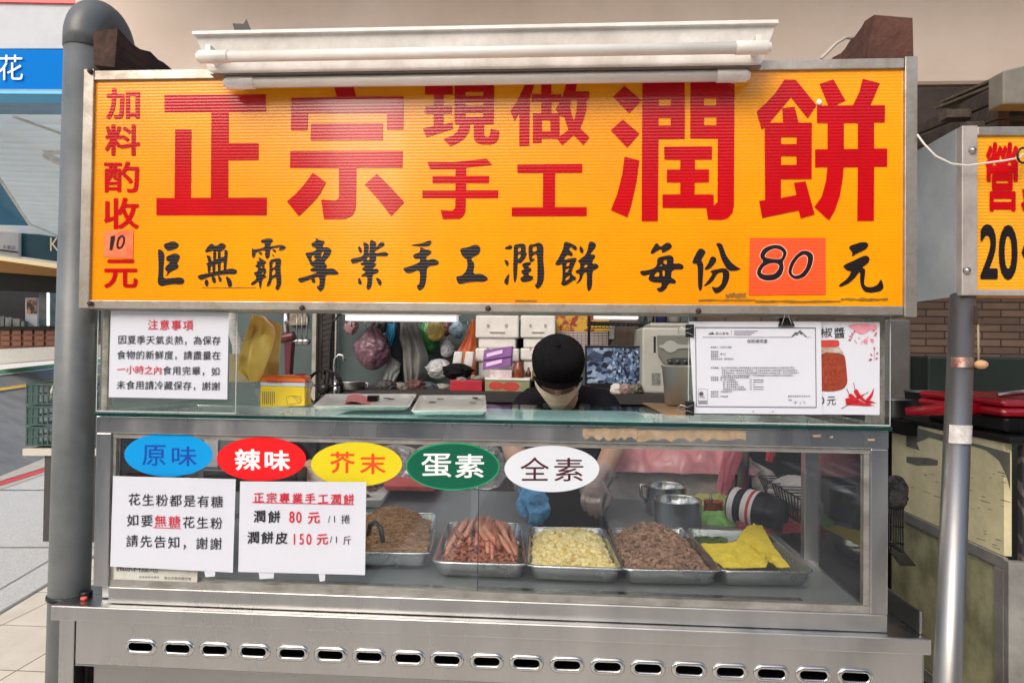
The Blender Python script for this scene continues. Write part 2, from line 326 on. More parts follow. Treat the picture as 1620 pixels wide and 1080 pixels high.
BRUSH = [
 (240,370,[([(135,120),(258,78),(322,125),(300,165),(190,203),(150,165)],[]),
  ([(70,172),(125,195),(148,235),(135,400),(130,520),(210,518),(320,505),(365,515),(382,552),(355,592),(250,582),(170,595),(110,612),(65,578),(80,450),(78,300)],[]),
  ([(162,265),(270,222),(322,245),(328,275),(290,345),(315,370),(300,405),(215,440),(160,502),(160,502),(190,440),(160,425),(155,385),(225,322),(175,318)],[]),
  ([(612,205),(690,100),(745,148),(810,102),(855,120),(860,160),(795,212),(720,190),(640,215)],[]),
  ([(632,248),(675,252),(690,290),(690,330),(665,345),(650,290)],[]),([(715,190),(755,205),(742,320),(715,320)],[]),([(770,190),(800,195),(803,290),(768,295)],[]),([(845,180),(885,195),(880,260),(865,430),(833,430),(845,280)],[]),
  ([(625,345),(720,310),(800,275),(860,262),(882,290),(860,320),(760,345),(690,375),(655,375)],[]),
  ([(645,350),(690,350),(675,455),(655,455)],[]),([(705,350),(742,345),(738,445),(708,450)],[]),([(768,330),(803,320),(798,440),(770,440)],[]),
  ([(525,485),(660,455),(860,415),(930,402),(985,415),(998,440),(975,470),(860,468),(690,490),(580,535),(555,530)],[]),
  ([(625,520),(660,545),(655,600),(640,617),(612,580)],[]),([(695,490),(735,495),(748,560),(725,578),(700,545)],[]),([(770,470),(815,520),(812,555),(785,558),(775,520)],[]),([(858,480),(920,525),(938,580),(925,615),(895,622),(875,560)],[]),
  ([(1268,70),(1380,48),(1418,75),(1385,110),(1370,150),(1500,125),(1555,140),(1560,165),(1530,190),(1470,195),(1500,155),(1440,160),(1375,175),(1375,260),(1338,300),(1318,250),(1325,185),(1210,210),(1205,265),(1175,282),(1165,240),(1165,158),(1185,185),(1315,160),(1318,105),(1275,105)],[]),
  ([(1240,205),(1285,215),(1285,245),(1255,240)],[]),([(1400,170),(1450,190),(1445,215),(1415,205)],[]),([(1395,232),(1435,255),(1420,272)],[]),
  ([(1235,262),(1285,295),(1345,330),(1310,350),(1310,385),(1340,430),(1310,480),(1345,500),(1290,520),(1275,600),(1268,652),(1250,600),(1245,545),(1175,605),(1145,578),(1230,520),(1180,450),(1230,440),(1240,400),(1200,375),(1230,350),(1220,315),(1260,320)],[[(1262,372),(1288,378),(1280,408)],[(1280,450),(1305,445),(1295,478)]]),
  ([(1365,310),(1440,285),(1495,282),(1507,310),(1495,400),(1508,500),(1505,600),(1465,665),(1435,625),(1455,600),(1450,500),(1400,520),(1385,580),(1355,615),(1335,605),(1365,520),(1372,400)],[[(1405,335),(1440,315),(1440,380),(1400,400)],[(1400,425),(1440,410),(1440,470),(1395,490)]])]),
 (460,370,[([(285,40),(345,78),(398,82),(380,120),(365,160),(430,152),(475,185),(465,230),(420,290),(385,330),(420,360),(415,395),(380,410),(490,398),(530,425),(565,462),(520,478),(400,470),(400,560),(385,630),(345,675),(320,650),(295,610),(335,605),(335,490),(230,525),(120,570),(95,555),(75,518),(200,490),(330,440),(235,438),(222,410),(300,375),(240,382),(200,290),(160,218),(230,215),(300,190),(290,160),(245,150),(240,105),(295,85)],[[(235,255),(295,232),(262,265),(298,295),(245,330)],[(358,205),(388,205),(378,240),(345,282)]]),
  ([(235,510),(285,525),(285,565),(260,572),(240,550)],[]),
  ([(785,130),(825,170),(828,215),(810,225),(785,185)],[]),
  ([(840,90),(895,110),(912,140),(898,230),(918,220),(920,60),(985,90),(998,110),(985,170),(1045,92),(1085,100),(1095,130),(1050,160),(975,200),(985,228),(1100,205),(1140,230),(1125,258),(1080,260),(985,255),(1000,300),(960,340),(1000,345),(985,375),(945,410),(1010,405),(1028,435),(1000,460),(950,470),(945,600),(905,660),(875,620),(890,590),(892,490),(830,500),(815,485),(880,440),(840,425),(825,405),(880,370),(820,365),(805,350),(855,320),(840,310),(720,352),(705,330),(690,290),(850,262),(852,150)],[[(888,270),(918,268),(914,308),(886,308)]]),
  ([(795,500),(828,560),(820,592),(790,585),(780,550)],[]),([(985,500),(1045,530),(1060,565),(1045,605),(1020,590)],[])]),
 (620,370,[([(225,128),(340,112),(445,72),(460,90),(450,130),(390,147),(230,138)],[]),
  ([(325,160),(350,158),(395,182),(440,185),(465,212),(440,240),(400,265),(403,308),(490,286),(540,318),(552,340),(520,365),(405,378),(400,530),(380,620),(320,665),(300,640),(288,600),(325,580),(328,410),(210,460),(165,455),(122,400),(200,380),(330,330),(325,285),(265,292),(238,245),(330,212)],[]),
  ([(790,170),(890,155),(965,122),(1020,140),(1034,185),(1010,240),(910,285),(968,345),(938,470),(1045,462),(1110,505),(1118,530),(1080,558),(960,555),(860,568),(795,586),(765,570),(742,495),(815,485),(860,440),(880,375),(876,295),(830,270),(805,230)],[])]),
 (780,370,[([(135,160),(205,124),(228,150),(205,180),(145,178)],[]),([(122,295),(175,315),(183,345),(165,388)],[]),([(192,445),(180,560),(165,600),(118,555)],[]),
  ([(240,130),(275,122),(345,110),(382,130),(378,215),(398,225),(370,290),(320,345),(288,335),(284,400),(275,520),(255,575),(240,540),(233,400),(240,250)],[[(288,165),(324,155),(325,202),(288,210)],[(288,238),(325,235),(320,270),(288,300)]]),
  ([(415,125),(470,122),(530,98),(575,120),(588,165),(582,300),(596,430),(590,540),(560,610),(515,642),(500,625),(482,588),(515,580),(518,400),(513,225),(455,255),(450,285),(500,292),(440,335),(420,300),(412,220)],[[(460,150),(512,145),(510,200),(460,212)]]),
  ([(335,345),(430,322),(450,345),(400,380),(450,405),(440,435),(415,450),(418,485),(465,490),(468,525),(430,550),(345,562),(325,545),(315,510),(365,490),(330,450),(330,430),(370,405),(345,385)],[]),
  ([(830,85),(900,105),(975,145),(978,180),(960,195),(920,165),(905,150),(880,180),(935,230),(915,265),(860,235),(820,305),(880,290),(955,275),(978,292),(940,370),(905,460),(965,505),(968,535),(930,540),(880,580),(825,608),(785,580),(810,545),(808,340),(770,365),(715,355),(760,290),(815,180)],[[(850,345),(893,320),(890,370),(850,378)],[(845,410),(892,395),(870,440),(840,452)],[(845,510),(905,475),(880,530),(838,547)]]),
  ([(1010,130),(1055,175),(1050,220),(1030,228),(1005,190)],[]),
  ([(1110,115),(1140,82),(1195,110),(1200,150),(1150,210),(1130,240),(1185,240),(1192,265),(1160,310),(1155,350),(1205,345),(1235,375),(1210,410),(1155,425),(1155,620),(1110,678),(1092,620),(1095,440),(1055,455),(1030,540),(975,582),(968,570),(1005,530),(1010,465),(970,460),(955,432),(1015,405),(1015,340),(980,315),(1075,250),(1105,180)],[[(1058,375),(1098,348),(1098,387),(1052,394)]])]),
 (1000,370,[([(210,215),(285,90),(330,158),(390,105),(440,102),(470,145),(440,180),(345,228),(350,185),(320,180),(230,240)],[]),
  ([(290,278),(420,248),(470,255),(488,300),(475,348),(560,342),(605,375),(590,415),(465,412),(450,510),(500,530),(515,560),(495,580),(430,570),(390,650),(320,685),(280,632),(335,625),(350,565),(240,565),(185,530),(205,480),(215,465),(140,488),(105,475),(88,430),(180,425),(270,395),(295,340)],[[(352,322),(408,290),(402,370)],[(318,378),(340,348),(354,368),(325,380)],[(248,497),(285,445),(315,440),(318,497)],[(348,430),(382,418),(380,492),(360,494)]]),
  ([(695,330),(780,160),(840,185),(858,215),(800,310),(832,345),(825,500),(815,640),(790,668),(768,620),(765,345),(715,345)],[]),
  ([(920,258),(970,270),(985,300),(960,350),(900,410),(832,418),(890,340)],[]),
  ([(975,120),(1000,103),(1045,115),(1060,150),(1100,260),(1170,350),(1268,410),(1268,410),(1200,430),(1130,430),(1085,380),(1035,280),(1005,160)],[]),
  ([(900,430),(1040,400),(1090,400),(1130,435),(1135,500),(1105,590),(1050,665),(975,698),(945,660),(922,610),(985,630),(1040,590),(1060,500),(1055,440),(990,460),(950,540),(890,590),(832,612),(832,612),(900,520),(940,465)],[])]),
 (1180,370,[([(1195,145),(1340,95),(1410,98),(1432,130),(1400,180),(1290,230),(1230,268),(1245,220),(1215,185)],[]),
  ([(1125,368),(1280,300),(1380,250),(1430,262),(1445,300),(1420,345),(1350,390),(1393,410),(1385,500),(1375,580),(1400,615),(1470,622),(1540,590),(1575,515),(1605,600),(1600,640),(1560,670),(1450,686),(1380,670),(1340,610),(1330,530),(1333,425),(1280,500),(1210,570),(1110,615),(1080,608),(1100,580),(1160,540),(1205,490),(1230,432),(1190,430),(1155,405)],[])])]
EIGHTY = [([(165,240),(200,175),(270,138),(350,125),(420,140),(468,190),(478,230),(455,290),(428,325),(445,390),(425,460),(390,510),(330,540),(240,548),(160,520),(125,460),(135,410),(170,355),(205,320),(170,280)],
  [[(215,255),(260,200),(340,168),(410,190),(440,230),(410,295),(310,292),(230,275)],[(175,435),(210,380),(280,345),(350,340),(392,365),(380,415),(330,470),(230,478),(180,460)]]),
 ([(492,430),(515,340),(580,250),(650,195),(720,195),(775,230),(788,290),(760,400),(690,500),(600,535),(540,515),(500,470)],[[(530,440),(560,350),(620,270),(680,240),(715,260),(725,300),(700,400),(640,470),(580,490),(545,475)]])]
# ------------------------------------------------------------------ ground, road, building shell
M['tile'] = mat('pavement_tile', rgb(230,219,203), .7, 0, rgb(216,205,188), 5, .1, 60)
def tile_mat():
    m = M['tile']; t = m.node_tree; N = t.nodes.new; L = t.links.new; b = t.nodes['Principled BSDF']
    src = b.inputs['Base Color'].links[0].from_socket
    g = N('ShaderNodeNewGeometry'); br = N('ShaderNodeTexBrick'); L(g.outputs['Position'], br.inputs['Vector'])
    br.offset = 0; br.inputs['Scale'].default_value = 1; br.inputs['Brick Width'].default_value = .48; br.inputs['Row Height'].default_value = .48; br.inputs['Mortar Size'].default_value = .004
    br.inputs['Color1'].default_value = (1,1,1,1); br.inputs['Color2'].default_value = (.93,.93,.93,1); br.inputs['Mortar'].default_value = (.3,.28,.26,1)
    mx = N('ShaderNodeMix'); mx.data_type = 'RGBA'; mx.blend_type = 'MULTIPLY'; mx.inputs[0].default_value = 1
    L(src, mx.inputs[6]); L(br.outputs[0], mx.inputs[7]); L(mx.outputs[2], b.inputs['Base Color'])
tile_mat()
M['asphalt'] = mat('asphalt', (.21,.21,.212,1), .9, 0, (.30,.30,.30,1), 2.2, .5, 220)
M['concrete'] = mat('aggregate_concrete', (.66,.65,.62,1), .9, 0, (.42,.42,.40,1), 90, .4, 160)
M['kerb'] = mat('kerb_stone', (.42,.38,.33,1), .9, 0, (.5,.47,.42,1), 9, .2, 90)
M['red_line'] = mat('red_road_paint', rgb(214,78,80), .8, 0, rgb(196,66,70), 30)
M['yellow_line'] = mat('yellow_road_paint', rgb(232,190,92), .8)
M['white_line'] = mat('white_road_paint', rgb(225,228,225), .8)
M['green_line'] = mat('green_road_paint', rgb(92,150,116), .8)

mb = MB(); mb.add([(-150,-150,0),(150,-150,0),(150,150,0),(-150,150,0)], [(0,1,2,3)]); struct('pavement', mb, M['tile'])
def gz(px, py, z=0): return PZ(px, py, z)
def strip(name, pts, m, fn):
    mb = MB(); mb.add([fn(*p) for p in pts], [tuple(range(len(pts)))]); return struct(name, mb, m)
strip('concrete_path', [(-500,1267),(180,859),(180,712),(-500,947)], M['concrete'], lambda x, y: gz(x, y, .004))
strip('gutter', [(-500,947),(180,712),(180,697),(-500,923)], M['kerb'], lambda x, y: gz(x, y, .008))
strip('red_kerb_line', [(-500,922),(180,712),(180,706.5),(-500,915)], M['red_line'], lambda x, y: gz(x, y, .012))
strip('kerb', [(-500,914),(180,706),(180,678),(-500,955)] if False else [(-500,914),(180,705.5),(180,679),(-500,890)], M['kerb'], lambda x, y: gz(x, y, .016))
A_, B_, C_ = PZ(0,752,.02), PZ(67,725,.02), PD(40,583,14)
RN = (B_-A_).cross(C_-A_).normalized()
def road(px, py, up=0):
    d = ray(px, py); n = RN if RN.z > 0 else -RN; a = A_+n*up; return CAM+d*((a-CAM).dot(n)/d.dot(n))
strip('road', [(-500,953),(260,648),(260,557),(-500,655)], M['asphalt'], lambda x, y: road(x, y, 0))
strip('yellow_lane_line', [(-500,693),(260,579),(260,575),(-500,687)], M['yellow_line'], lambda x, y: road(x, y, .02))
strip('white_lane_line', [(-500,650),(260,564),(260,562),(-500,647.5)], M['white_line'], lambda x, y: road(x, y, .02))
strip('green_cycle_lane', [(-500,647),(260,561.5),(260,556),(-500,640)], M['green_line'], lambda x, y: road(x, y, .03))

JN = mat('joint_dark', (.22,.22,.215,1), .95)
strip('pavement_joint', [(-500,1270),(180,861),(180,858.5),(-500,1266)], JN, lambda x, y: gz(x, y, .008))
strip('pavement_joint', [(-500,775),(180,774.6),(180,773.8),(-500,774)], JN, lambda x, y: gz(x, y, .012))
strip('pavement_joint', [(-500,866),(180,865.6),(180,864.4),(-500,864.8)], JN, lambda x, y: gz(x, y, .008))
strip('pavement_joint', [(-500,1225),(180,826),(180,825),(-500,1223)], JN, lambda x, y: gz(x, y, .008))
# the road in front of the stall, behind the camera, with its painted crossing
mb = MB(); mb.add([(-40,-16.4,.006),(40,-16.4,.006),(40,-2.45,.006),(-40,-2.45,.006)], [(0,1,2,3)]); struct('front_road', mb, mat('sunlit_worn_asphalt', (.30,.30,.30,1), .9, 0, (.36,.36,.355,1), 2, .3, 120))  # worn, and paler to stand for sunlit road that brightens the steel's reflections
for x0, x1, y0, y1 in [(-1.12,-.66,-7.5,-2.6)]+[(3.15+.31*k,3.27+.31*k,-8.14,-4.6) for k in range(7)]+[(-30,30,-12.2,-12.05)]:
    mb = MB(); mb.add([(x0,y0,.012),(x1,y0,.012),(x1+.0,y1,.012),(x0+.0,y1,.012)], [(0,1,2,3)]); struct('crossing_stripe', mb, M['white_line'])
# beige beam above the shop front, the arcade slab and the shop's own walls
M['wall_teal'] = mat('grey_green_wall', rgb(76,90,90), .7, 0, rgb(62,76,78), 3, .05, 30)
M['interior'] = mat('dark_interior_paint', rgb(104,100,96), .9, 0, rgb(88,84,80), 3)
bx0 = P(118,60,2.2).x; bz = P(1300,131,2.2).z
mb = MB(); mb.box(bx0, 8, 2.2, 2.5, bz, 4.2)
o = solo('ceiling_beam', mb, M['beam'], 'wide beige painted beam running across above the yellow sign', 'beam')
mb = MB(); mb.box(bx0, 8, 2.19, 2.23, bz-.022, bz-.004)
solo('beam_trim', mb, mat('trim', rgb(150,132,118), .7), 'thin brownish trim strip along the bottom edge of the beige beam', 'trim')
mb = MB(); mb.box(bx0, 8, 2.55, 9, 3.12, 3.3); struct('ceiling', mb, M['interior'])
mb = MB(); mb.box(bx0, 8, .7, 9, 4.25, 4.4); struct('arcade_ceiling', mb, M['beam'])
wl = P(158,600,2.75).x; wr = P(1095,600,2.75).x
mb = MB(); mb.box(wl, wr, 2.75, 2.9, 0, 3.11)
solo('shop_wall', mb, M['wall_teal'], 'grey green painted wall at the back of the stall behind the hanging coats', 'wall')

# brick wall behind the neighbouring stall
def brickmat():
    m = mat('brown_brick_wall', rgb(120,100,88), .85, 0, rgb(96,78,68), 6, .2, 80); t = m.node_tree; N = t.nodes.new; L = t.links.new; b = t.nodes['Principled BSDF']
    g = N('ShaderNodeNewGeometry'); sp = N('ShaderNodeSeparateXYZ'); cb = N('ShaderNodeCombineXYZ'); L(g.outputs['Position'], sp.inputs[0]); L(sp.outputs[0], cb.inputs[0]); L(sp.outputs[2], cb.inputs[1])
    br = N('ShaderNodeTexBrick'); L(cb.outputs[0], br.inputs['Vector']); br.inputs['Scale'].default_value = 1; br.inputs['Brick Width'].default_value = .21; br.inputs['Row Height'].default_value = .043; br.inputs['Mortar Size'].default_value = .0045
    br.inputs['Color1'].default_value = rgb(96,76,64); br.inputs['Color2'].default_value = rgb(72,56,48); br.inputs['Mortar'].default_value = rgb(34,26,24)
    n = N('ShaderNodeTexNoise'); n.inputs['Scale'].default_value = 5; n.inputs['Detail'].default_value = 8; L(g.outputs['Position'], n.inputs['Vector'])
    mx = N('ShaderNodeMix'); mx.data_type = 'RGBA'; mx.blend_type = 'OVERLAY'; mx.inputs[0].default_value = .5; L(br.outputs[0], mx.inputs[6]); L(n.outputs[0], mx.inputs[7])
    L(mx.outputs[2], b.inputs['Base Color']); return m
mb = MB(); mb.box(wr+.002, 7, 2.6, 2.9, 0, 3.1)
solo('brick_wall', mb, brickmat(), 'dark brown brick wall behind the stall on the right', 'wall')
mb = MB(); mb.box(7, 7.2, -.5, 9, 0, 4.2); struct('arcade_end', mb, M['interior'])

# the far side of the street (left)
def slabD(mb, quad, dist, thick, mi=0): return mb.slab([PD(x, y, dist) for x, y in quad], FWD*thick, mi)
M['sign_white'] = mat('white_sign_panel', rgb(192,195,202), .7, 0, rgb(182,185,192), 3, spec=.2)
M['sign_blue'] = mat('blue_sign_panel', rgb(4,112,196), .8, spec=.1)
M['sign_red'] = mat('red_sign_stripe', rgb(232,92,96), .5)
M['blue_grey'] = mat('blue_grey_soffit', rgb(120,158,184), .6, 0, rgb(108,146,172), 6)
M['cream_sheet'] = mat('cream_corrugated_sheet', rgb(212,210,198), .6, 0, rgb(196,192,178), 2)
M['teal_panel'] = mat('dark_teal_fascia', rgb(22,66,84), .4, 0, rgb(28,76,96), 2)
M['letter_cream'] = mat('cream_letter', rgb(244,226,196), .5)
t = thing('flower_shop_sign', PD(40,180,8), 'white shop sign with a red stripe and a blue band reading 花, at the left', 'sign')
mb = MB(); slabD(mb, [(-420,77),(150,77),(150,6),(-420,-4)], 8, .3); part('white_panel', mb, M['sign_white'], t)
mb = MB(); slabD(mb, [(-420,-4),(150,6),(150,-14),(-420,-26)], 7.97, .33); part('red_stripe', mb, M['sign_red'], t)
mb = MB(); slabD(mb, [(-420,141),(150,145),(150,79),(-420,75)], 7.98, .32); part('blue_band', mb, M['sign_blue'], t)
mb = MB(); slabD(mb, [(-420,146),(150,149),(150,145),(-420,141)], 7.95, .3); part('edge_strip', mb, mat('light_blue_edge', rgb(90,182,232), .4), t)
mb = MB(); mb.slab([PD(-420,147,7.96),PD(150,150,7.96),PD(150,182,9.2),PD(-420,178,9.2)], (0,0,.06)); part('soffit', mb, M['blue_grey'], t)
mb = MB()
for i in range(9): x = 6+i*6.2; mb.add([PD(x,154,8.45)-V((0,0,.02)),PD(x+4,154,8.45)-V((0,0,.02)),PD(x+20,168,8.85)-V((0,0,.02)),PD(x+16,168,8.85)-V((0,0,.02))], [(0,1,2,3)])
part('vent_grille', mb, mat('grille_dark', rgb(62,92,116), .6), t)
mb = MB(); vs, fs = glyph('花', .012); ax, bx = min(v[0] for v in vs), max(v[0] for v in vs); ay, by = min(v[1] for v in vs), max(v[1] for v in vs)
mb.add([PD(-2+38*(x-ax)/(bx-ax), 127-40*(y-ay)/(by-ay), 7.96) for x, y in vs], fs); part('lettering', mb, mat('white_letter', rgb(235,240,245), .5), t)
# covered walkway roof beyond that sign
t = thing('walkway_roof', PD(40,300,11), 'cream corrugated walkway roof seen from below beside the grey downpipe', 'roof')
mb = MB()
A1, B1, C1, D1 = PD(-420,184,9.3), PD(170,184,9.3), PD(170,392,13.4), PD(-420,352,13.4)
def roof(u, v_):
    p = A1.lerp(B1, u).lerp(D1.lerp(C1, u), v_); return p+V((0,0,.05*(math.sin(v_*math.pi*2*26))))
mb.grid(roof, 1, 208, smooth=False)
def translucent(name, col, col2, scale=4, tr=.6):
    m = mat(name, col, .6, 0, col2, scale); tt = m.node_tree; b = tt.nodes['Principled BSDF']; tl = tt.nodes.new('ShaderNodeBsdfTranslucent'); mx = tt.nodes.new('ShaderNodeMixShader'); mx.inputs[0].default_value = tr
    tt.links.new(b.inputs['Base Color'].links[0].from_socket, tl.inputs[0]); tt.links.new(b.outputs[0], mx.inputs[1]); tt.links.new(tl.outputs[0], mx.inputs[2]); tt.links.new(mx.outputs[0], tt.nodes['Material Output'].inputs[0]); return m
part('corrugated_sheet', mb, translucent('translucent_cream_sheet', rgb(255,251,238), rgb(250,244,228), 2, .9), t)
mb = MB(); mb.tube([PD(-60,178,9.28),PD(110,240,10.6)], .035, 8); mb.tube([PD(20,184,9.3),PD(110,216,9.6)], .02, 6); part('rafter', mb, M['cream_sheet'], t)
mb = MB(); slabD(mb, [(66,238),(120,238),(120,241),(70,241)], 9.6, .1); mb.tube([PD(72,246,9.55),PD(112,264,9.5)], .05, 8); part('lamp', mb, M['white_paint'], t)
mb = MB(); mb.tube([PD(-24,247,9.28), PD(46,354,10.38), PD(120,384,10.6)], .02, 6); solo('awning_trim', mb, M['white_paint'], 'thin white trim along the edge of the teal awning', 'trim')
# teal awning edge + the shop opposite
t = thing('opposite_shop', PD(40,560,14), 'dark teal fronted shop with a wooden counter across the street', 'shop')
mb = MB(); mb.slab([PD(-420,40,9.3),PD(-22,250,9.3),PD(45,357,10.4),PD(-420,345,10.4)], (0,0,.05)); part('awning', mb, mat('awning_teal', rgb(46,116,150), .6, 0, rgb(38,102,136), 3), t)
mb = MB(); slabD(mb, [(-420,360),(200,428),(200,395),(44,358),(-420,300)], 13, .1) if False else slabD(mb, [(-420,344),(200,430),(200,392),(-420,296)], 13, .4); part('fascia', mb, M['teal_panel'], t)
mb = MB(); slabD(mb, [(-420,346),(200,432),(200,429),(-420,342.5)], 12.95, .3); part('fascia_line', mb, M['white_line'], t)
mb = MB(); slabD(mb, [(-200,375),(29,406),(29,361),(-200,340)], 12.9, .08); part('white_board', mb, M['sign_white'], t)
mb = MB(); slabD(mb, [(-200,371),(28,400.5),(28,398),(-200,368.5)], 12.88, .01)
for i, ch in enumerate('永春店'):
    vs, fs = glyph(ch); mb.add([PD(4+7*i+6.5*x, 393+i*.6-6.5*y, 12.88) for x, y in vs], fs)
part('board_lettering', mb, M['ink'], t)
mb = MB(); vs, fs = glyph('K', .03); mb.add([PD(77.5+24*x, 397-31*y, 12.9) for x, y in vs], fs); part('lettering', mb, M['letter_cream'], t)
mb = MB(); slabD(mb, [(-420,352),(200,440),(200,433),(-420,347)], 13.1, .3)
me = bpy.data.materials.new('glowing_cornice'); me.use_nodes = True; e = me.node_tree.nodes['Principled BSDF']; e.inputs['Base Color'].default_value = rgb(240,220,180); e.inputs['Emission Color'].default_value = rgb(255,232,190); e.inputs['Emission Strength'].default_value = .25  # the cornice's lit look is put in as a weak glow
part('glowing_cornice', mb, me, t)
mb = MB(); slabD(mb, [(-420,398),(200,446),(200,438),(-420,354)], 13.3, .2); part('soffit', mb, mat('ochre_soffit', rgb(140,104,56), .7), t)
mb = MB(); slabD(mb, [(-420,440),(200,468),(200,444),(-420,396)], 13.35, .2); part('black_lintel', mb, M['dark'], t)
mb = MB(); slabD(mb, [(-420,560),(200,560),(200,440),(-420,400)], 15.5, .1); part('inner_wall', mb, mat('charcoal_wall', rgb(46,46,50), .7, 0, rgb(34,34,38), 1.5), t)
mb = MB(); slabD(mb, [(-420,572),(200,548),(200,520),(-420,512)], 13.4, .6); part('counter', mb, mat('red_brown_counter', rgb(112,66,48), .5, 0, rgb(94,54,40), 4, stretch=(1,1,4)), t)
mb = MB()
for i in range(-6, 10):
    for j in range(3): x = i*18+2; slabD(mb, [(x,529+9*j-x*.01),(x+13,529+9*j-x*.01),(x+13,522.5+9*j-x*.01),(x,522.5+9*j-x*.01)], 13.37, .04)
part('drawer_fronts', mb, mat('drawer_wood', rgb(124,74,54), .5), t)
mb = MB(); slabD(mb, [(-420,516),(200,523),(200,519),(-420,509)], 13.3, .8); part('counter_top', mb, M['dark'], t)
mb = MB(); slabD(mb, [(40,516),(59,516),(59,471),(40,471)], 13.6, .05); part('poster_stand', mb, M['sign_white'], t)
mb = MB(); slabD(mb, [(42,496),(57,496),(57,474),(42,474)], 13.58, .01); part('dark_poster', mb, mat('poster_print', rgb(30,24,24), .5, 0, rgb(170,120,90), 6, sharp=True), t)
mb = MB(); slabD(mb, [(62,515),(80,515),(80,462),(62,462)], 14, .4); part('lit_fridge', mb, mat('fridge_glass', rgb(110,124,134), .2, 0, rgb(70,80,90), 3), t)
mb = MB(); slabD(mb, [(74,515),(77,515),(77,463),(74,463)], 13.95, .02)
ml = bpy.data.materials.new('fridge_tube'); ml.use_nodes = True; e = ml.node_tree.nodes['Principled BSDF']; e.inputs['Emission Color'].default_value = (1,1,1,1); e.inputs['Emission Strength'].default_value = 1.2
part('fridge_lamp', mb, ml, t)
mb = MB()
for x0, x1, y0, y1 in ((8,18,502,516),(20,31,504,516),(0,6,500,516),(33,38,508,516)): slabD(mb, [(x0,y1),(x1,y1),(x1,y0),(x0,y0)], 13.45, .1)
part('menu_stand', mb, mat('grey_card', rgb(130,130,134), .6, 0, rgb(80,80,84), 6), t)
mb = MB(); slabD(mb, [(-420,592),(260,548),(260,540),(-420,572)], 13.2, .8); slabD(mb, [(-420,606),(260,556),(260,548),(-420,590)], 12.8, .6); part('step', mb, M['concrete'], t)

# green crates on a low table
M['green_plastic'] = mat('green_crate_plastic', rgb(62,88,84), .5, 0, rgb(48,72,70), 8)
M['pale_bottle'] = mat('pale_bottle_plastic', rgb(220,206,190), .4)
D0 = 5.2
def crate(y0, y1, label):
    L0, R0 = PD(40,y1,D0), PD(152,y1,D0); Wd = (R0-L0).length; H = (y1-y0)*D0/FPX; Dp = .36
    t = thing('crate', (L0+R0)/2, label, 'crate', 'stacked green crates behind the downpipe')
    ax = (R0-L0).normalized(); ay = V((-ax.y, ax.x, 0)); az = V((0,0,1))
    def bar(mb, u0, u1, v0, v1, h0, h1): mb.obox(L0+ax*(u0+u1)/2+ay*(v0+v1)/2+az*(h0+h1)/2, ax*(u1-u0)/2, ay*(v1-v0)/2, az*(h1-h0)/2)
    mb = MB()
    for h0, h1 in ((0,.012),(H*.42,H*.5),(H-.022,H-.004)):
        bar(mb,0,Wd,0,.014,h0,h1); bar(mb,0,Wd,Dp-.014,Dp,h0,h1); bar(mb,0,.014,.014,Dp-.014,h0,h1); bar(mb,Wd-.014,Wd,.014,Dp-.014,h0,h1)
    part('rim', mb, M['green_plastic'], t)
    mb = MB(); n = 13
    for i in range(n+1):
        u = (Wd-.012)*i/n; bar(mb,u,u+.012,.002,.012,.012,H-.022); bar(mb,u,u+.012,Dp-.012,Dp-.002,.012,H-.022)
    bar(mb,.015,.1,.006,.01,.012,H-.022); bar(mb,Wd-.1,Wd-.015,.006,.01,.012,H-.022)
    part('lattice', mb, M['green_plastic'], t)
    mb = MB(); bar(mb,.014,Wd-.014,.014,Dp-.014,.002,.012); part('floor', mb, M['green_plastic'], t)
    return t, L0, ax, ay, Wd, H
for k, (y0, y1, lb) in enumerate(((605,640,'green plastic crate, topmost of the stack left of the downpipe'),(641,673,'green plastic crate in the middle of the stack left of the downpipe'),(674,705,'green plastic crate, lowest of the stack on the low table'))):
    t, L0, ax, ay, Wd, H = crate(y0, y1, lb)
    if k != 1:
        for i in range(4):
            mb = MB(); c = L0+ax*(.13+.05*i)+ay*.12+V((0,0,.013)); mb.lathe([(0,0),(.02,0),(.021,H*.5),(.009,H*.68),(.009,H*.8),(0,H*.8)], c, 10)
            solo('bottle', mb, M['pale_bottle'], 'pale bottle standing inside the %s green crate' % ('topmost' if k == 0 else 'lowest'), 'bottle', 'bottles in the green crates')
t = thing('low_table', PD(96,858,D0), 'low grey table carrying the stack of green crates', 'table')
mb = MB(); a, b = PD(40,720,D0), PD(160,720,D0); ax = (b-a).normalized(); ay = V((-ax.y,ax.x,0))
mb.obox((a+b)/2+ay*.22+V((0,0,.028)), ax*(b-a).length/2, ay*.25, (0,0,.026)); part('table_top', mb, mat('grey_table', rgb(196,190,178), .6), t)
for u, v_ in ((.2,.02),(.2,.4),(.5,.02),(.5,.4)):
    mb = MB(); c = a+ax*u+ay*v_; z0 = 0; mb.box(c.x-.045, c.x+.045, c.y-.03, c.y+.03, 0, a.z+.001); part('leg', mb, mat('dark_leg', rgb(66,64,62), .7), t)
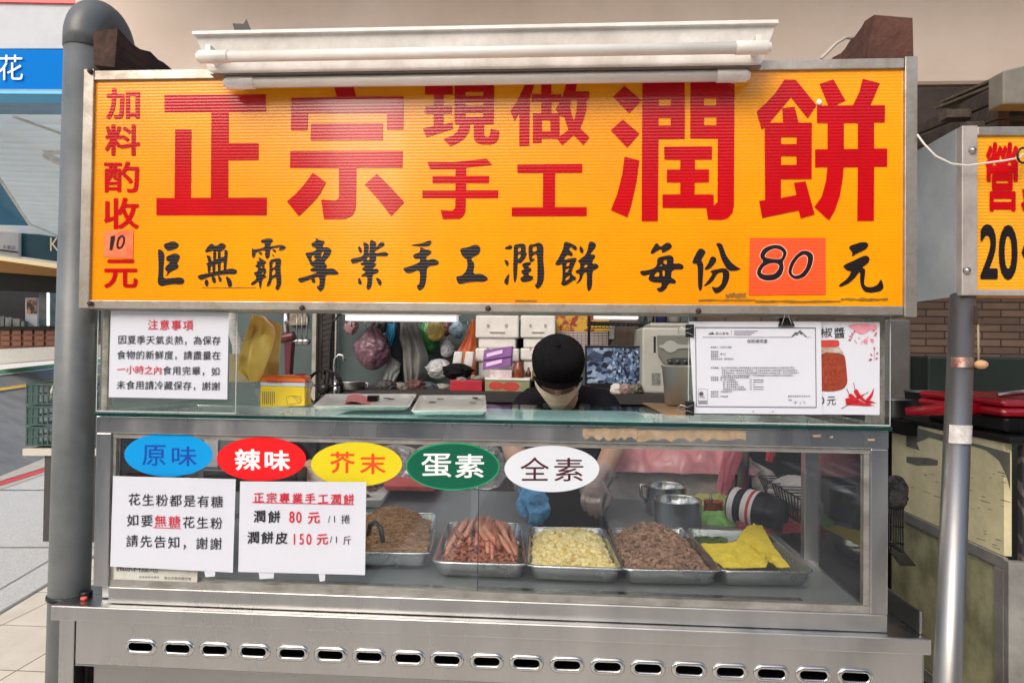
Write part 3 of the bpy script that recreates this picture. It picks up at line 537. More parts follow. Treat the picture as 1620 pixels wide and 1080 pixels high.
# ------------------------------------------------------------------ the big yellow sign
YS = -.032
SX0, SX1, SZ0, SZ1 = -1.0636, .8191, 1.5707, 2.127
t = thing('stall_sign', ((SX0+SX1)/2, .05, SZ0), 'large yellow sign with big red and black Chinese lettering above the stall window', 'sign')
mb = MB(); mb.box(SX0+.012, SX1-.012, -.024, .10, SZ0+.008, SZ1-.008); part('panel', mb, M['yellow'], t)
for a in ((SX0,SX0+.025,YS,.11,SZ0,SZ1+.004),(SX1-.026,SX1,YS-.002,.11,SZ0-.004,SZ1+.002)):
    mb = MB(); mb.box(*a); part('frame_upright', mb, M['sign_frame'], t, .0015)
mb = MB(); mb.box(SX0+.0255, SX1-.0265, YS+.001, .11, SZ1-.022, SZ1); part('frame_top_rail', mb, M['sign_frame'], t, .0015)
mb = MB(); mb.box(SX0+.0255, SX1-.0265, YS+.001, .11, SZ0, SZ0+.019); part('frame_bottom_rail', mb, M['sign_frame'], t, .0015)
for px, py in ((143,480),(143,113),(478,487),(772,488),(1105,492)):
    mb = MB(); c = P(px, py, YS-.002); mb.lathe([(0,.006),(.005,.005),(.0065,.0)], c, 12, axis=(0,-1,0)); part('screw', mb, mat('rusty_screw', rgb(70,56,48), .6, .5), t)
YL = -.0250
mb = MB(); k = 0
for ox, oy, sc, shapes in RED:
    for o_, h_ in shapes: shape(mb, o_, h_, ox, oy, sc, YL-.00012*(k % 5)); k += 1
s_ = 3.176
for ch, x0, y0, x1, y1 in (('加',55,30,225,188),('料',50,212,228,370),('酌',45,398,223,555),('收',45,580,222,738),('元',45,890,215,1035)):
    gbox(mb, ch, 150+x0/s_, 130+y0/s_, 150+x1/s_, 130+y1/s_, YL, .022)
part('red_lettering', mb, M['red_vinyl'], t)
mb = MB(); k = 0
for ox, oy, shapes in BRUSH:
    for o_, h_ in shapes: shape(mb, o_, h_, ox, oy, K, YL-.00012*(k % 5), 2); k += 1
part('black_lettering', mb, M['black_vinyl'], t)
mb = MB(); px_poly(mb, [(1186.5,376.5),(1306,376.5),(1306.5,466),(1184.5,467)], YL-.0006)
st = part('price_sticker', mb, M['orange_sticker'], t)
mb = MB()
for o_, h_ in EIGHTY:
    cx = sum(p[0] for p in o_)/len(o_); cy = sum(p[1] for p in o_)/len(o_); oo = chaikin(o_, 2); big = [(cx+(x-cx)*1.05, cy+(y-cy)*1.035) for x, y in oo]
    shape(mb, big, [], 1180, 370, K, YL-.0009, 0, 1)
    for h in h_:
        hx = sum(p[0] for p in h)/len(h); hy = sum(p[1] for p in h)/len(h); hh = chaikin(h, 2)
        shape(mb, [(hx+(x-hx)*1.0, hy+(y-hy)*1.0) for x, y in hh], [], 1180, 370, K, YL-.0013, 0, 1)
        shape(mb, [(hx+(x-hx)*.93, hy+(y-hy)*.93) for x, y in hh], [], 1180, 370, K, YL-.0015, 0, 2)
    shape(mb, oo, [chaikin(h, 2) for h in h_], 1180, 370, K, YL-.0011, 0, 0)
part('price_figures', mb, [M['black_vinyl'], mat('pale_edge', rgb(255,190,170), .5), M['orange_sticker']], st)
mb = MB(); px_poly(mb, [(165,365),(211,364),(210,409),(163,406)], YL-.0006)
st = part('small_price_sticker', mb, mat('orange_sticker_worn', rgb(255,96,48), .5, 0, rgb(250,130,80), 30), t)
mb = MB(); px_poly(mb, [(175,374),(182,372),(182,378),(178,396),(173,396)], YL-.0009)
shape(mb, [(184,384),(187,374),(194,371),(198,375),(198,384),(194,392),(188,395),(184,392)], [[(187.5,384),(190,377),(194,375),(195,380),(193,387),(190,391),(187.5,390)]], 0, 0, 1, YL-.0009, 1)
part('price_figures', mb, M['black_vinyl'], st)
mb = MB()
rnd = random.Random(3)
for x0, x1, y, th in ((1105,1195,475,4),(1195,1330,477,4),(1330,1405,474,5),(1148,1180,468,9),(815,850,476,3),(320,405,455,1.6)):
    n = 14; up = [(x0+(x1-x0)*i/n, y-th*rnd.uniform(.2,.6)) for i in range(n+1)]; dn = [(x1-(x1-x0)*i/n, y+th*rnd.uniform(.1,.5)) for i in range(n+1)]
    px_poly(mb, up+dn, YL-.0003)
part('glue_stain', mb, mat('brown_glue_stain', rgb(150,104,20), .6, 0, rgb(120,84,24), 60), t)
mb = MB(); mb.ball(P(1296,162,YL-.001), (.006,.003,.006), 10, 6, fn=lambda d: 1+.4*noise.noise(d*3)); part('torn_spot', mb, M['white_paint'], t)

# wooden beams carried on top of the frame
def block(name, label, front, m, back=1.3, seed=1):
    mb = MB(); rnd = random.Random(seed); pts = [P(x, y, -.012) for x, y in front]
    n = 40
    def fn(i, j):
        p = pts[j % 4]; jit = V((rnd.uniform(-1,1), 0, rnd.uniform(-1,1)))*.005; return p+V((0, back*i/n, 0))+jit
    vs = [fn(i, j) for i in range(n+1) for j in range(4)]; fs = [(i*4+j, i*4+(j+1) % 4, (i+1)*4+(j+1) % 4, (i+1)*4+j) for i in range(n) for j in range(4)]
    fs += [(3,2,1,0), (n*4, n*4+1, n*4+2, n*4+3)]
    mb.add(vs, fs); return solo(name, mb, m, label, 'wood beam')
block('wooden_beam', 'dark old timber beam on the left end of the yellow sign beside the pipe elbow', [(146,106),(184,104),(184,46),(146,48)], M['wood_dark'], seed=2)
block('wooden_beam', 'red brown timber beam on the right end of the yellow sign', [(1372,91),(1446,88),(1447,28),(1380,26)], M['wood_red'], 1.2, 4)

# downpipe
t = thing('drainpipe', (P(113,930,.06).x, .06, 0), 'grey plastic downpipe with an elbow at its top, left of the stall', 'pipe')
R_ = .0452; pb, pt = P(110,930,.06), P(135,60,.06); zt = pt.z; pa = pt; p0_ = pb+(pt-pb)*((.001-pb.z)/(pt.z-pb.z))
mb = MB(); mb.tube([p0_, pt], R_, 32); part('pipe', mb, M['pvc'], t)
mb = MB(); rb = .07; pts = [(pa.x,.06,zt-.03),(pa.x,.06,zt)]
for i in range(1, 11):
    a = math.pi/2*i/10; pts.append((pa.x+.02*(1-math.cos(a)), .06+rb*(1-math.cos(a)), zt+rb*math.sin(a)))
pts = [(pa.x,.06,zt-.03),(pa.x,.06,zt)]+[(pa.x+.012*(1-math.cos(a_))/2, .06+.098*(1-math.cos(a_))/2, zt+.064*math.sin(a_)) for a_ in [math.pi*i_/20 for i_ in range(1, 21)]]; ue = pts[-1]; mb.tube(pts, R_+.0025, 28); part('elbow', mb, M['pvc'], t)
mb = MB(); mb.tube([ue, (ue[0],ue[1]+.004,zt-.5)], R_, 24); part('top_run', mb, M['pvc'], t)
mb = MB(); zc = P(90,940,.06).z; mb.lathe([(R_+.001,-.006),(R_+.004,-.004),(R_+.004,.004),(R_+.001,.006)], (pb.x,.06,zc), 28); mb.ball((pb.x-R_-.004,.06,zc-.004), .008, 8, 6); part('cable_tie', mb, M['black_plastic'], t)

# twin fluorescent batten
t = thing('fluorescent_fixture', P(770,110,-.06), 'white twin tube fluorescent fixture fixed along the top of the yellow sign', 'lamp')
a, b = P(307,52,-.105), P(1230,38,-.105); c, d = P(330,111,-.088), P(1206,104,-.088)
b.z = a.z = (a.z+b.z)/2; c.z = d.z = (c.z+d.z)/2
mb = MB(); nrm = (b-a).cross(c-a).normalized(); nrm = nrm if nrm.y > 0 else -nrm
a2, b2 = a.lerp(b, .01)+V((0,.05,-.004)), a.lerp(b, .99)+V((0,.05,-.004)); c2, d2 = c.lerp(d, .02)+V((0,.035,.0)), c.lerp(d, .98)+V((0,.035,.0))
mb.hexa([a, b, d, c], [a2, b2, d2, c2]); hs = part('housing', mb, M['white_paint'], t, .003)
mb = MB(); e = (b-a).normalized(); mb.obox((a+b)/2+V((0,-.004,-.001)), e*(b-a).length/2, (0,.004,0), (0,0,.004)); part('front_lip', mb, M['white_paint'], t, .001)
mb = MB(); mb.obox((c+d)/2+V((0,.02,-.0015)), (d-c)/2, (0,.012,0), (0,0,.0012)); part('rear_lip', mb, mat('shade_painted_enamel', rgb(120,112,106), .5), t)  # shade at the housing's lower edge, put into the lip's colour
def tubes(p, q, r, nm):
    p = V(p); q = V(q); z = (p.z+q.z)/2; y = p.y; p.z = q.z = z; dx = (q-p).normalized(); L_ = (q-p).length
    mb = MB(); mb.tube([p+dx*.045, q-dx*.045], r*.86, 24); part('tube', mb, M['tube_white'], t)
    for s, s2 in ((p, dx), (q, -dx)):
        mb = MB(); mb.tube([s+s2*.002, s+s2*.066], r, 24); mb.tube([s-s2*.004, s+s2*.004], r*.7, 16); mb.obox(s+s2*.02+V((0,.02,.012)), dx*.006, (0,.022,0), (0,0,.014)); part('end_cap', mb, M['white_paint'], t, .001)
tubes(P(315,87,-.130), P(1216,79,-.130), .0138, 1)
tubes(P(358,128,-.062), P(1183,123,-.062), .0145, 2)
mb = MB(); mb.add([P(368,37,-.1),P(385,38,-.1),P(390,30,-.1),P(399,52,-.1),P(372,54,-.1)], [(0,1,2,3,4)]); mb.box(P(372,50,-.1).x, P(398,50,-.1).x, -.1, 0.02, P(385,52,-.1).z-.006, P(385,52,-.1).z); part('bracket', mb, M['black_plastic'], t)
mb = MB(); mb.tube([P(1300,92,.1), P(1322,70,.25), P(1338,60,.4), P(1360,62,.6)], .004, 6)
solo('cable', mb, mat('pale_cable', rgb(190,180,170), .5), 'pale cable running up behind the right wooden beam', 'cable')
# ------------------------------------------------------------------ steel food cart
CL, CR, CT, CB = -1.036, .7762, 1.3185, .8794
YB = .43
YLD = -.022
LX0, LX1 = P(80,950,YLD).x, P(1474,1003,YLD).x
LT = .8780; LB = P(780,1006,YLD).z; LB = P(80,981,YLD).z
cart = thing('food_cart', ((CL+CR)/2, .4, 0), 'stainless steel food cart with a glass display case and a row of oval vents', 'food cart')
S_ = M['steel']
mb = MB(); PW = .037; T = .03
mb.box(CL, CL+PW, 0, T, CB+.0385, CT-.0405); mb.box(CR-PW, CR, 0, T, CB+.0385, CT-.0405)
mb.box(CL+.001, CR-.001, YB-T, YB, CT-.04, CT-.004); mb.box(CL+.001, CL+PW, YB-T, YB, CB+.001, CT-.0405); mb.box(CR-PW, CR-.001, YB-T, YB, CB+.001, CT-.0405)
mb.box(CL+.001, CL+.03, T+.0005, YB-T-.0005, CT-.035, CT-.004); mb.box(CR-.03, CR-.001, T+.0005, YB-T-.0005, CT-.035, CT-.004)
mb.box(CL+.001, CL+.03, T+.0005, YB-T-.0005, CB+.001, CB+.036); mb.box(CR-.03, CR-.001, T+.0005, YB-T-.0005, CB+.001, CB+.036)
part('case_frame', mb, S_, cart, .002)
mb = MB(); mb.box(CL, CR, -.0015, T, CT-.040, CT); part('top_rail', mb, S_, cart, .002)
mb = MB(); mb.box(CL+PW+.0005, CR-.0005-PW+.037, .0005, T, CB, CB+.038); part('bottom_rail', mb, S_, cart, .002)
M['grime'] = mat('grimy_channel', rgb(186,184,180), .4, .7, rgb(150,146,138), 16, .1, 90, (1,1,2), detail=9)
mb = MB(); mb.box(CL+PW, CR-PW, .006, .024, CT-.052, CT-.0405); mb.box(CL+PW, CR-PW, .006, .024, CB+.0385, CB+.054)
mb.box(CL+PW+.0003, CL+PW+.008, .007, .023, CB+.055, CT-.053); mb.box(CR-PW-.012, CR-PW-.0003, .007, .023, CB+.055, CT-.053)
part('glazing_channel', mb, M['grime'], cart)
xs = P(752,800,.012).x
mb = MB(); mb.box(CL+PW+.008, xs+.006, .015, .019, CB+.05, CT-.05); part('front_pane', mb, M['glass'], cart)
mb = MB(); mb.box(xs-.012, CR-PW-.012, .009, .013, CB+.05, CT-.05); part('front_pane', mb, M['glass'], cart)
mb = MB(); mb.box(xs+.0062, xs+.0078, .0145, .0195, CB+.05, CT-.05); part('pane_edge', mb, M['glass_edge'], cart)
for x in (CL+.014, CR-.018):
    mb = MB(); mb.box(x, x+.004, T+.001, YB-T-.001, CB+.037, CT-.036); part('side_pane', mb, M['glass'], cart)
GT0, GT1 = CT+.0005, CT+.0095
gx0, gx1 = P(149,648,-.012).x, P(1412,668,-.012).x
mb = MB(); mb.box(gx0, gx1, -.010, YB+.01, GT0, GT1); part('glass_top', mb, M['glass_top'], cart)
mb = MB(); mb.box(gx0, gx1, -.0125, -.0105, GT0, GT1); part('glass_edge', mb, M['glass_edge'], cart, .0008)
mb = MB(); a, b = P(505,660,.02), P(1040,660,.02); mb.box(a.x, b.x, .035, .40, CT-.0035, CT-.0005); part('added_cyan_sheet', mb, translucent('frosted_cyan_sheet', rgb(224,242,246), rgb(212,234,240), 6, .4), cart)  # pale cyan sheet added under the glass to brighten its top
# tape residue on the top rail
RESIDUE = mat('old_tape_residue', rgb(170,150,124), .6, 0, rgb(140,120,94), 40, .2, 90)
mb = MB(); rnd = random.Random(5)
for x0, x1, y0, y1 in ((922,1010,676,697),(1008,1180,679,699)):
    mb = MB(); n = 16; up = [(x0+(x1-x0)*i/n, y0+rnd.uniform(-1,2)) for i in range(n+1)]; dn = [(x1-(x1-x0)*i/n, y1-rnd.uniform(0,7)) for i in range(n+1)]; px_poly(mb, up+dn, -.0022); part('tape_residue', mb, RESIDUE, cart)
for x, y, w_ in ((1285,688,14),(1372,694,12),(1312,690,6)): mb = MB(); px_poly(mb, [(x,y),(x+w_,y-1),(x+w_,y+3),(x+2,y+3)], -.0022); part('tape_residue', mb, RESIDUE, cart)

# slim unseen lamp, added under the top rail to light the food
mb = MB(); mb.box(CL+.06, CR-.06, .0305, .044, CT-.038, CT-.031); ADDED_GLOW = bpy.data.materials.new('added_case_glow'); ADDED_GLOW.use_nodes = True; e_ = ADDED_GLOW.node_tree.nodes['Principled BSDF']; e_.inputs['Emission Color'].default_value = (1,.98,.95,1); e_.inputs['Emission Strength'].default_value = 10.0
part('added_case_lamp', mb, ADDED_GLOW, cart)
# deck inside and work top behind
DZ = .918
mb = MB(); xl, xr = PZ(846,800,DZ).x, PZ(954,800,DZ).x; mb.box(CL+.03, CR-.03, .05, .585, DZ-.02, DZ); mb.box(CL+.03, xl, .5855, 1.22, DZ-.02, DZ); mb.box(xr, CR-.03, .5855, 1.22, DZ-.02, DZ); part('deck', mb, mat('deck_steel', (.25,.275,.285,1), .42, .5, (.31,.335,.345,1), 4, .05, 40, (.6,1,6), .1), cart, .003)
mb = MB(); mb.box(CL+.03, CR-.03, .026, .0495, CB+.02, DZ-.014); part('deck_step', mb, M['steel_dark'], cart)
mb = MB(); mb.box(CL+.05, CR-.16, .05, .075, DZ+.0005, DZ+.006); part('deck_bead', mb, M['steel_bright'], cart, .002)
# ledge and cabinet
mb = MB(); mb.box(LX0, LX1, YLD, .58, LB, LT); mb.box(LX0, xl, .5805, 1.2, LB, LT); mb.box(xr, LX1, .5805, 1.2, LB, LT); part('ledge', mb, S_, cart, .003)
mb = MB(); q0, q1 = P(1404,985,.02), P(1466,985,.02); mb.box(LX1-.014, LX1-.008, .0, .95, LT+.0005, LT+.05); part('side_lip', mb, M['steel_dark'], cart, .002)
YC = -.008
px0, px1 = P(95,1000,YC).x, P(1460,1050,YC).x
VZ0, VZ1 = P(118,1049,YC).z, LB-.0005
centers = []
for px, py in [(223,1021.7),(281.7,1023.7),(340.7,1026),(401.7,1029),(462.7,1032),(523,1035),(584,1038),(646,1040.5),(707,1043),(770,1045.7),(833,1048.2),(897,1050.8),(961,1053.4),(1025,1056),(1090,1058.7),(1155,1061.2),(1220,1063.8),(1286.7,1066.5),(1352.7,1069)]:
    p = P(px, py, YC); centers.append((p.x, p.z))
zm = sum(c[1] for c in centers)/len(centers)
def stadium(cx, cz, w_, h_, n=8):
    r = h_/2; l = w_/2-r; out = []
    for i in range(n+1): a = -math.pi/2+math.pi*i/n; out.append((cx+l+r*math.cos(a), cz+r*math.sin(a)))
    for i in range(n+1): a = math.pi/2+math.pi*i/n; out.append((cx-l+r*math.cos(a), cz+r*math.sin(a)))
    return out
vx0 = P(120,1010,YC).x
mb = MB(); holes = [stadium(x, zm, .064, .024) for x, z in centers]
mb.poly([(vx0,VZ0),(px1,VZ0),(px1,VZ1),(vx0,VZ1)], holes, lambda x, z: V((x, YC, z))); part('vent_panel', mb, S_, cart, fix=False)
mb = MB(); mb.box(vx0, px1, .12, .125, VZ0-.5, VZ1); mb.box(vx0, px1, YC+.001, .1195, VZ0+.0005, VZ0+.003); part('cabinet_shade_sheet', mb, M['dark'], cart)  # black sheets stand in for the shade inside the cabinet
first = None
for x, z in centers:
    if first is None:
        mb = MB(); path = stadium(0, 0, .066, .026, 10); n = len(path); prof = [(-.0045,.0),(-.004,-.0035),(-.001,-.005),(.003,-.0042),(.0062,-.0006),(.0066,.002)]; vs = []; fs = []
        for i, (a, b) in enumerate(path):
            p0, p1 = path[i-1], path[(i+1) % n]; tx, tz = p1[0]-p0[0], p1[1]-p0[1]; l = math.hypot(tx, tz) or 1; nx, nz = tz/l, -tx/l
            for o_, y in prof: vs.append((a+nx*o_, y, b+nz*o_))
        k = len(prof)
        for i in range(n):
            for j in range(k-1): fs.append((i*k+j, i*k+j+1, ((i+1) % n)*k+j+1, ((i+1) % n)*k+j))
        mb.add([V(v_)+V((x, YC, zm)) for v_ in vs], fs, 0, True); first = part('vent', mb, M['steel_bright'], cart, pivot=(x, YC, zm)); fx = x
    else:
        c = first.copy(); C.objects.link(c); c.parent = cart; c.location = first.location+V((x-fx, 0, 0)); c.rotation_euler = (0, math.radians(random.uniform(-.9,.9)), 0)
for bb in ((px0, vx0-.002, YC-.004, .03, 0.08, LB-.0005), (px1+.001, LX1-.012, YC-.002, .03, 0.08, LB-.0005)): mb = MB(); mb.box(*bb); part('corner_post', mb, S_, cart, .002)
mb = MB(); mb.box(vx0+.03, px1, .012, .03, .1, VZ0-.006); part('lower_door', mb, M['steel_dark'], cart, .003)
mb = MB(); mb.box(vx0, px1, YC-.001, .02, VZ0-.004, VZ0-.0005); part('panel_seam', mb, M['steel_dark'], cart)
for x, y in ((px0+.03,.05),(px1-.03,.05),(px0+.03,1.1),(px1-.03,1.1)):
    mb = MB(); mb.lathe([(0,0),(.05,0),(.055,.02),(.055,.06),(.05,.08),(0,.08)], (x,y,.002), 20); part('wheel', mb, M['black_plastic'], cart)
mb = MB(); mb.box(px0, px0+.01, .0305, 1.19, .08, LB-.0005); mb.box(LX1-.022, LX1-.012, .0305, 1.19, .08, LB-.0005); mb.box(px0+.0105, xl, 1.17, 1.19, .08, LB-.0005); mb.box(xr, LX1-.0225, 1.17, 1.19, .08, LB-.0005); part('cabinet_side', mb, M['steel_dark'], cart)
p = P(133,934,.06)
mb = MB(); mb.lathe([(0,0),(.012,0),(.014,.002),(.014,.011),(.010,.014),(0,.0142)], (P(132,936,.03).x, .04, LT+.0005), 20); solo('bottle_cap', mb, M['black_plastic'], 'small round black bottle cap lying on the steel ledge next to the downpipe', 'bottle cap')  # black bottle cap lying on the ledge
mb = MB(); mb.ball((P(140,941,.03).x, .015, LT+.005), (.009,.007,.0045), 10, 6, fn=lambda d: 1+.3*noise.noise(d*2)); solo('plastic_scrap', mb, mat('red_plastic_bit', rgb(222,90,80), .5), 'small red plastic bit on the steel ledge beside the glass case', 'plastic bit')

# ------------------------------------------------------------------ stickers and notices
OV = [('blue_flavor_sticker', (266.6,719), 70, 34.5, rgb(0,150,222), rgb(14,70,168), '原味', 'bright blue oval sticker with 原味 in darker blue', (185,680,5.31), ((212,125,410,300),(460,135,670,303)), .010),
 ('red_flavor_sticker', (413.5,725.8), 70.6, 34.8, rgb(232,24,28), rgb(248,240,240), '辣味', 'red oval sticker with 辣味 in white', (185,680,5.31), ((990,158,1208,338),(1240,170,1455,340)), .028),
 ('yellow_flavor_sticker', (564,734), 72, 35, rgb(222,204,30), rgb(226,72,28), '芥末', 'yellow oval sticker with 芥末 in orange red', (480,680,3.375), ((142,115,275,230),(302,125,440,235)), .016),
 ('green_flavor_sticker', (716.3,737.5), 74, 37.5, rgb(0,92,66), rgb(244,246,244), '蛋素', 'dark green oval sticker with 蛋素 in white', (480,680,3.375), ((630,125,790,250),(810,128,965,255)), .012),
 ('white_flavor_sticker', (873,741.3), 75, 36.7, rgb(214,220,228), rgb(70,16,30), '全素', 'white oval sticker with 全素 in dark maroon', (480,680,3.375), ((1158,145,1312,270),(1338,148,1495,273)), .004)]
for k, (nm, (cx, cy), rx, ry, c1, c2, s, lb, (ox, oy, sc), boxes, bold) in enumerate(OV):
    Y = .0045-.0004*(k % 2)
    e = ell(cx, cy, rx, ry); q = P(cx, cy+ry, Y)
    t = thing('flavor_sticker', q, lb+' on the display glass', 'sticker', 'oval flavor stickers on the display glass')
    mb = MB(); px_poly(mb, e, Y); mb.add([P(x, y, Y) for x, y in e]+[P(x, y, Y+.0006) for x, y in e], [(i, (i+1) % 64, (i+1) % 64+64, i+64) for i in range(64)])
    part('sticker', mb, mat(nm, c1, .3, 0, tuple(x*.93 for x in c1[:3])+(1,), 3, .03, 30), t)
    if nm.startswith('green'):
        mb = MB(); px_poly(mb, ell(cx, cy, rx, ry), Y-.0001, holes=[ell(cx, cy, rx-2, ry-2)]); part('rim_line', mb, mat('green_rim', rgb(30,150,96), .3), t)
    mb = MB()
    for ch, b in zip(s, boxes): gbox(mb, ch, ox+b[0]/sc, oy+b[1]/sc, ox+b[2]/sc, oy+b[3]/sc, Y-.0003, bold)
    part('lettering', mb, mat(nm+'_ink', c2, .35), t)

def sheet(name, label, cat, corners, Y, m=None, group=None, curl=.002, thick=.0008):
    a, b, c, d = [P(x, y, Y) for x, y in corners]                       # tl tr br bl
    bot = (c+d)/2; t = thing(name, bot, label, cat, group); mb = MB()
    def fn(u, v_):
        p = a.lerp(b, u).lerp(d.lerp(c, u), v_); e = max(abs(u-.5)*2, abs(v_-.5)*2); return p+V((0, -curl*max(0, e-.86)*2.5*(.3+noise.noise(V((u*3,v_*3,Y*50)))), 0))
    mb.grid(fn, 24, 18); n = 25*19; fs = len(mb.f)
    mb.v += [p+V((0,thick,0)) for p in mb.v[:n]]
    part('sheet', mb, m or M['paper'], t); return t
YN = -.0055
# notice: shelf life, on the upper left acrylic panel
def panel(px0, px1, py0, py1, Y, label):
    a, b = P(px0, py1, Y), P(px1, py0, Y); mb = MB(); mb.box(a.x, b.x, Y, Y+.003, GT1+.0005, b.z)
    t = thing('acrylic_panel', ((a.x+b.x)/2, Y, GT1), label, 'panel', 'clear acrylic guards on the glass top')
    part('sheet', mb, M['acrylic'], t)
    mb = MB(); mb.box(a.x, a.x+.0015, Y-.0008, Y-.0002, GT1+.0005, b.z); mb.box(b.x-.0015, b.x, Y-.0008, Y-.0002, GT1+.0005, b.z); mb.box(a.x+.002, b.x-.002, Y-.0008, Y-.0002, GT1+.0005, GT1+.003); part('bright_edge', mb, mat('acrylic_edge', rgb(190,200,198), .2), t)
    return t
panel(152, 376, 492, 645, .006, 'clear acrylic guard at the left end of the glass top behind the 注意事項 notice')
panel(1088, 1409, 488, 668, .006, 'clear acrylic guard at the right end of the glass top behind the insurance certificate')
mb = MB(); a, b = P(160,640,.03), P(172,495,.03); mb.box(a.x, b.x, .03, .05, GT1+.0005, SZ0-.001); solo('support_post', mb, M['tape_metal'], 'stained metal upright behind the left acrylic guard', 'post')
mb = MB(); a, b = P(1378,640,.05), P(1400,495,.05); mb.box(a.x, b.x, .05, .08, GT1+.0005, SZ0-.001); solo('support_post', mb, M['tape_metal'], 'grey metal upright behind the right acrylic guard', 'post')
t = sheet('notice', 'white notice headed 注意事項 in red about the hot summer, upper left under the yellow sign', 'notice', [(175.5,491.5),(362,494.5),(359.5,631.5),(172,628)], YN)
YT = YN-.0016
mb = MB(); line(mb, '因夏季天氣炎熱，為保存', 193, 537, 342, 538.5, 14.6, YT, .004); line(mb, '食物的新鮮度，請盡量在', 191.5, 561, 342, 562, 14.6, YT, .004); line(mb, '食用完畢，如', 264, 585.6, 340.5, 587, 14.6, YT, .004); line(mb, '未食用請冷藏保存，謝謝', 191, 608.5, 341, 610.5, 14.6, YT, .004); part('black_lettering', mb, M['ink'], t)
mb = MB(); line(mb, '注意事項', 241.5, 513.5, 297, 514.5, 17, YT, .008); line(mb, '一小時之內', 191.5, 584, 249, 585.5, 14.6, YT, .004); part('red_lettering', mb, M['red_ink'], t)
YN = -.0065; YT = YN-.0016
t = sheet('notice', 'white notice about sugar in the peanut powder, lower left on the display glass', 'notice', [(179,752.5),(373,757.5),(368.5,905),(174.5,895.5)], YN)
mb = MB(); line(mb, '花生粉都是有糖', 212, 789.5, 343, 793, 20, YT, .004); line(mb, '如要', 209.5, 822, 232, 823, 20, YT, .004); line(mb, '花生粉', 298, 825.5, 342, 827, 20, YT, .004); line(mb, '請先告知，謝謝', 208.5, 855, 341, 859.5, 20, YT, .004); part('black_lettering', mb, M['ink'], t)
mb = MB(); line(mb, '無糖', 253.5, 823.5, 275.5, 824.5, 20, YT, .004); px_line(mb, [(242,834),(286,835.5)], 1.1, YT); part('red_lettering', mb, M['red_ink'], t)
t = sheet('price_notice', 'white price notice headed 正宗專業手工潤餅 in red with prices 80 and 150, on the display glass', 'notice', [(380,761),(579.5,762),(577.5,909),(377,904)], YN-.0008)
YT = YN-.0024
mb = MB(); line(mb, '潤餅', 410.5, 816, 433.5, 817, 20, YT, .018); line(mb, '潤餅皮', 400.5, 849.5, 445, 850.5, 20, YT, .018)
line(mb, '/1', 520.5, 820, 529, 820, 15, YT, 0, 0, .9); cell(mb, '捲', 546.5, 820.5, 15, YT); line(mb, '/1', 523.5, 852.5, 532, 852.5, 15, YT, 0, 0, .9); cell(mb, '斤', 549, 854, 14.5, YT); part('black_lettering', mb, M['ink'], t)
mb = MB(); line(mb, '正宗專業手工潤餅', 409, 786.5, 551.5, 789.5, 17.5, YT, .014); px_line(mb, [(398.5,794.3),(560,797.6)], 1.1, YT); line(mb, '80', 461.5, 816.3, 472.5, 816.6, 25, YT, .012, 0, .72); cell(mb, '元', 496, 818, 20, YT, .018); line(mb, '150', 465.5, 851, 488.5, 851.5, 24, YT, .008, 0, .72); cell(mb, '元', 509.5, 852, 19, YT, .018); part('red_lettering', mb, M['red_ink'], t)
# torn origin label under the sugar notice
mb = MB(); outer = [(174,893),(313,897),(312,920),(303,926),(286,924),(279,921),(262,920),(256,923),(236,921),(215,922),(190,917),(176,915)]
Yt = .0075
t = thing('torn_label', P(240,923,Yt), 'torn white meat origin label peeking out below the sugar notice', 'label')
px_poly(mb, outer, Yt); part('label', mb, mat('worn_paper', rgb(206,208,200), .6, 0, rgb(188,186,176), 20), t)
mb = MB(); line(mb, '豬原料產地', 190, 896, 243, 898.5, 14, Yt-.0006, .012, 0); line(mb, '臺北市政府衛生局', 262, 913.5, 300, 915, 5, Yt-.0006, 0, 0); line(mb, '依食品安全衛生', 222, 912, 250, 912.8, 4, Yt-.0006, 0, 0); part('lettering', mb, M['ink_soft'], t)
for k, (x0, y0, x1, y1) in enumerate(((322,904,341,911),(408,905,434,914),(503,907,515,918))):
    mb = MB(); Yt = -.0052; px_poly(mb, [(x0,y0-6),(x1,y0-6),(x1-1,y1),(x0+3,y1+1.5)], Yt)
    solo('tape', mb, M['paper'], 'short white strip of tape under the %s' % ('sugar notice at its right corner','left half of the price notice','right half of the price notice')[k], 'tape')
# certificate and chili sauce poster
YN = -.002
t = sheet('chili_sauce_poster', 'white poster with a chili sauce jar and red chilies beside the certificate', 'poster', [(1280,508.5),(1391.7,509.5),(1391.5,656),(1282,655)], YN, curl=.001)
YT = YN-.0014; zz = 4.765
def Z(x, y): return (1080+x/zz, 500+y/zz)
mb = MB(); gbox(mb, '椒', *Z(1040,85), *Z(1128,160), YT, .003, .05); gbox(mb, '醬', *Z(1143,85), *Z(1222,165), YT, .003, .05); gbox(mb, '元', *Z(1088,605), *Z(1155,670), YT, .003, .05); gbox(mb, '0', *Z(1030,608), *Z(1068,662), YT, .003); part('lettering', mb, M['ink'], t)
mb = MB(); px_poly(mb, chaikin([Z(1010,182),Z(1165,178),Z(1182,190),Z(1180,232),Z(1010,236)], 1), YT); part('jar_lid', mb, mat('jar_lid_print', rgb(170,44,40), .5, 0, rgb(196,70,60), 30), t)
mb = MB(); px_poly(mb, chaikin([Z(1010,270),Z(1215,280),Z(1228,330),Z(1240,450),Z(1242,510),Z(1210,550),Z(1130,568),Z(1010,560)], 2), YT); part('jar_sauce', mb, mat('sauce_print', rgb(160,66,34), .5, 0, rgb(120,40,22), 160, detail=8), t)
mb = MB(); px_poly(mb, [Z(1010,237),Z(1180,233),Z(1190,250),Z(1215,279),Z(1010,269)], YT); part('jar_neck', mb, mat('jar_neck_print', rgb(196,186,176), .5, 0, rgb(150,120,104), 60), t)
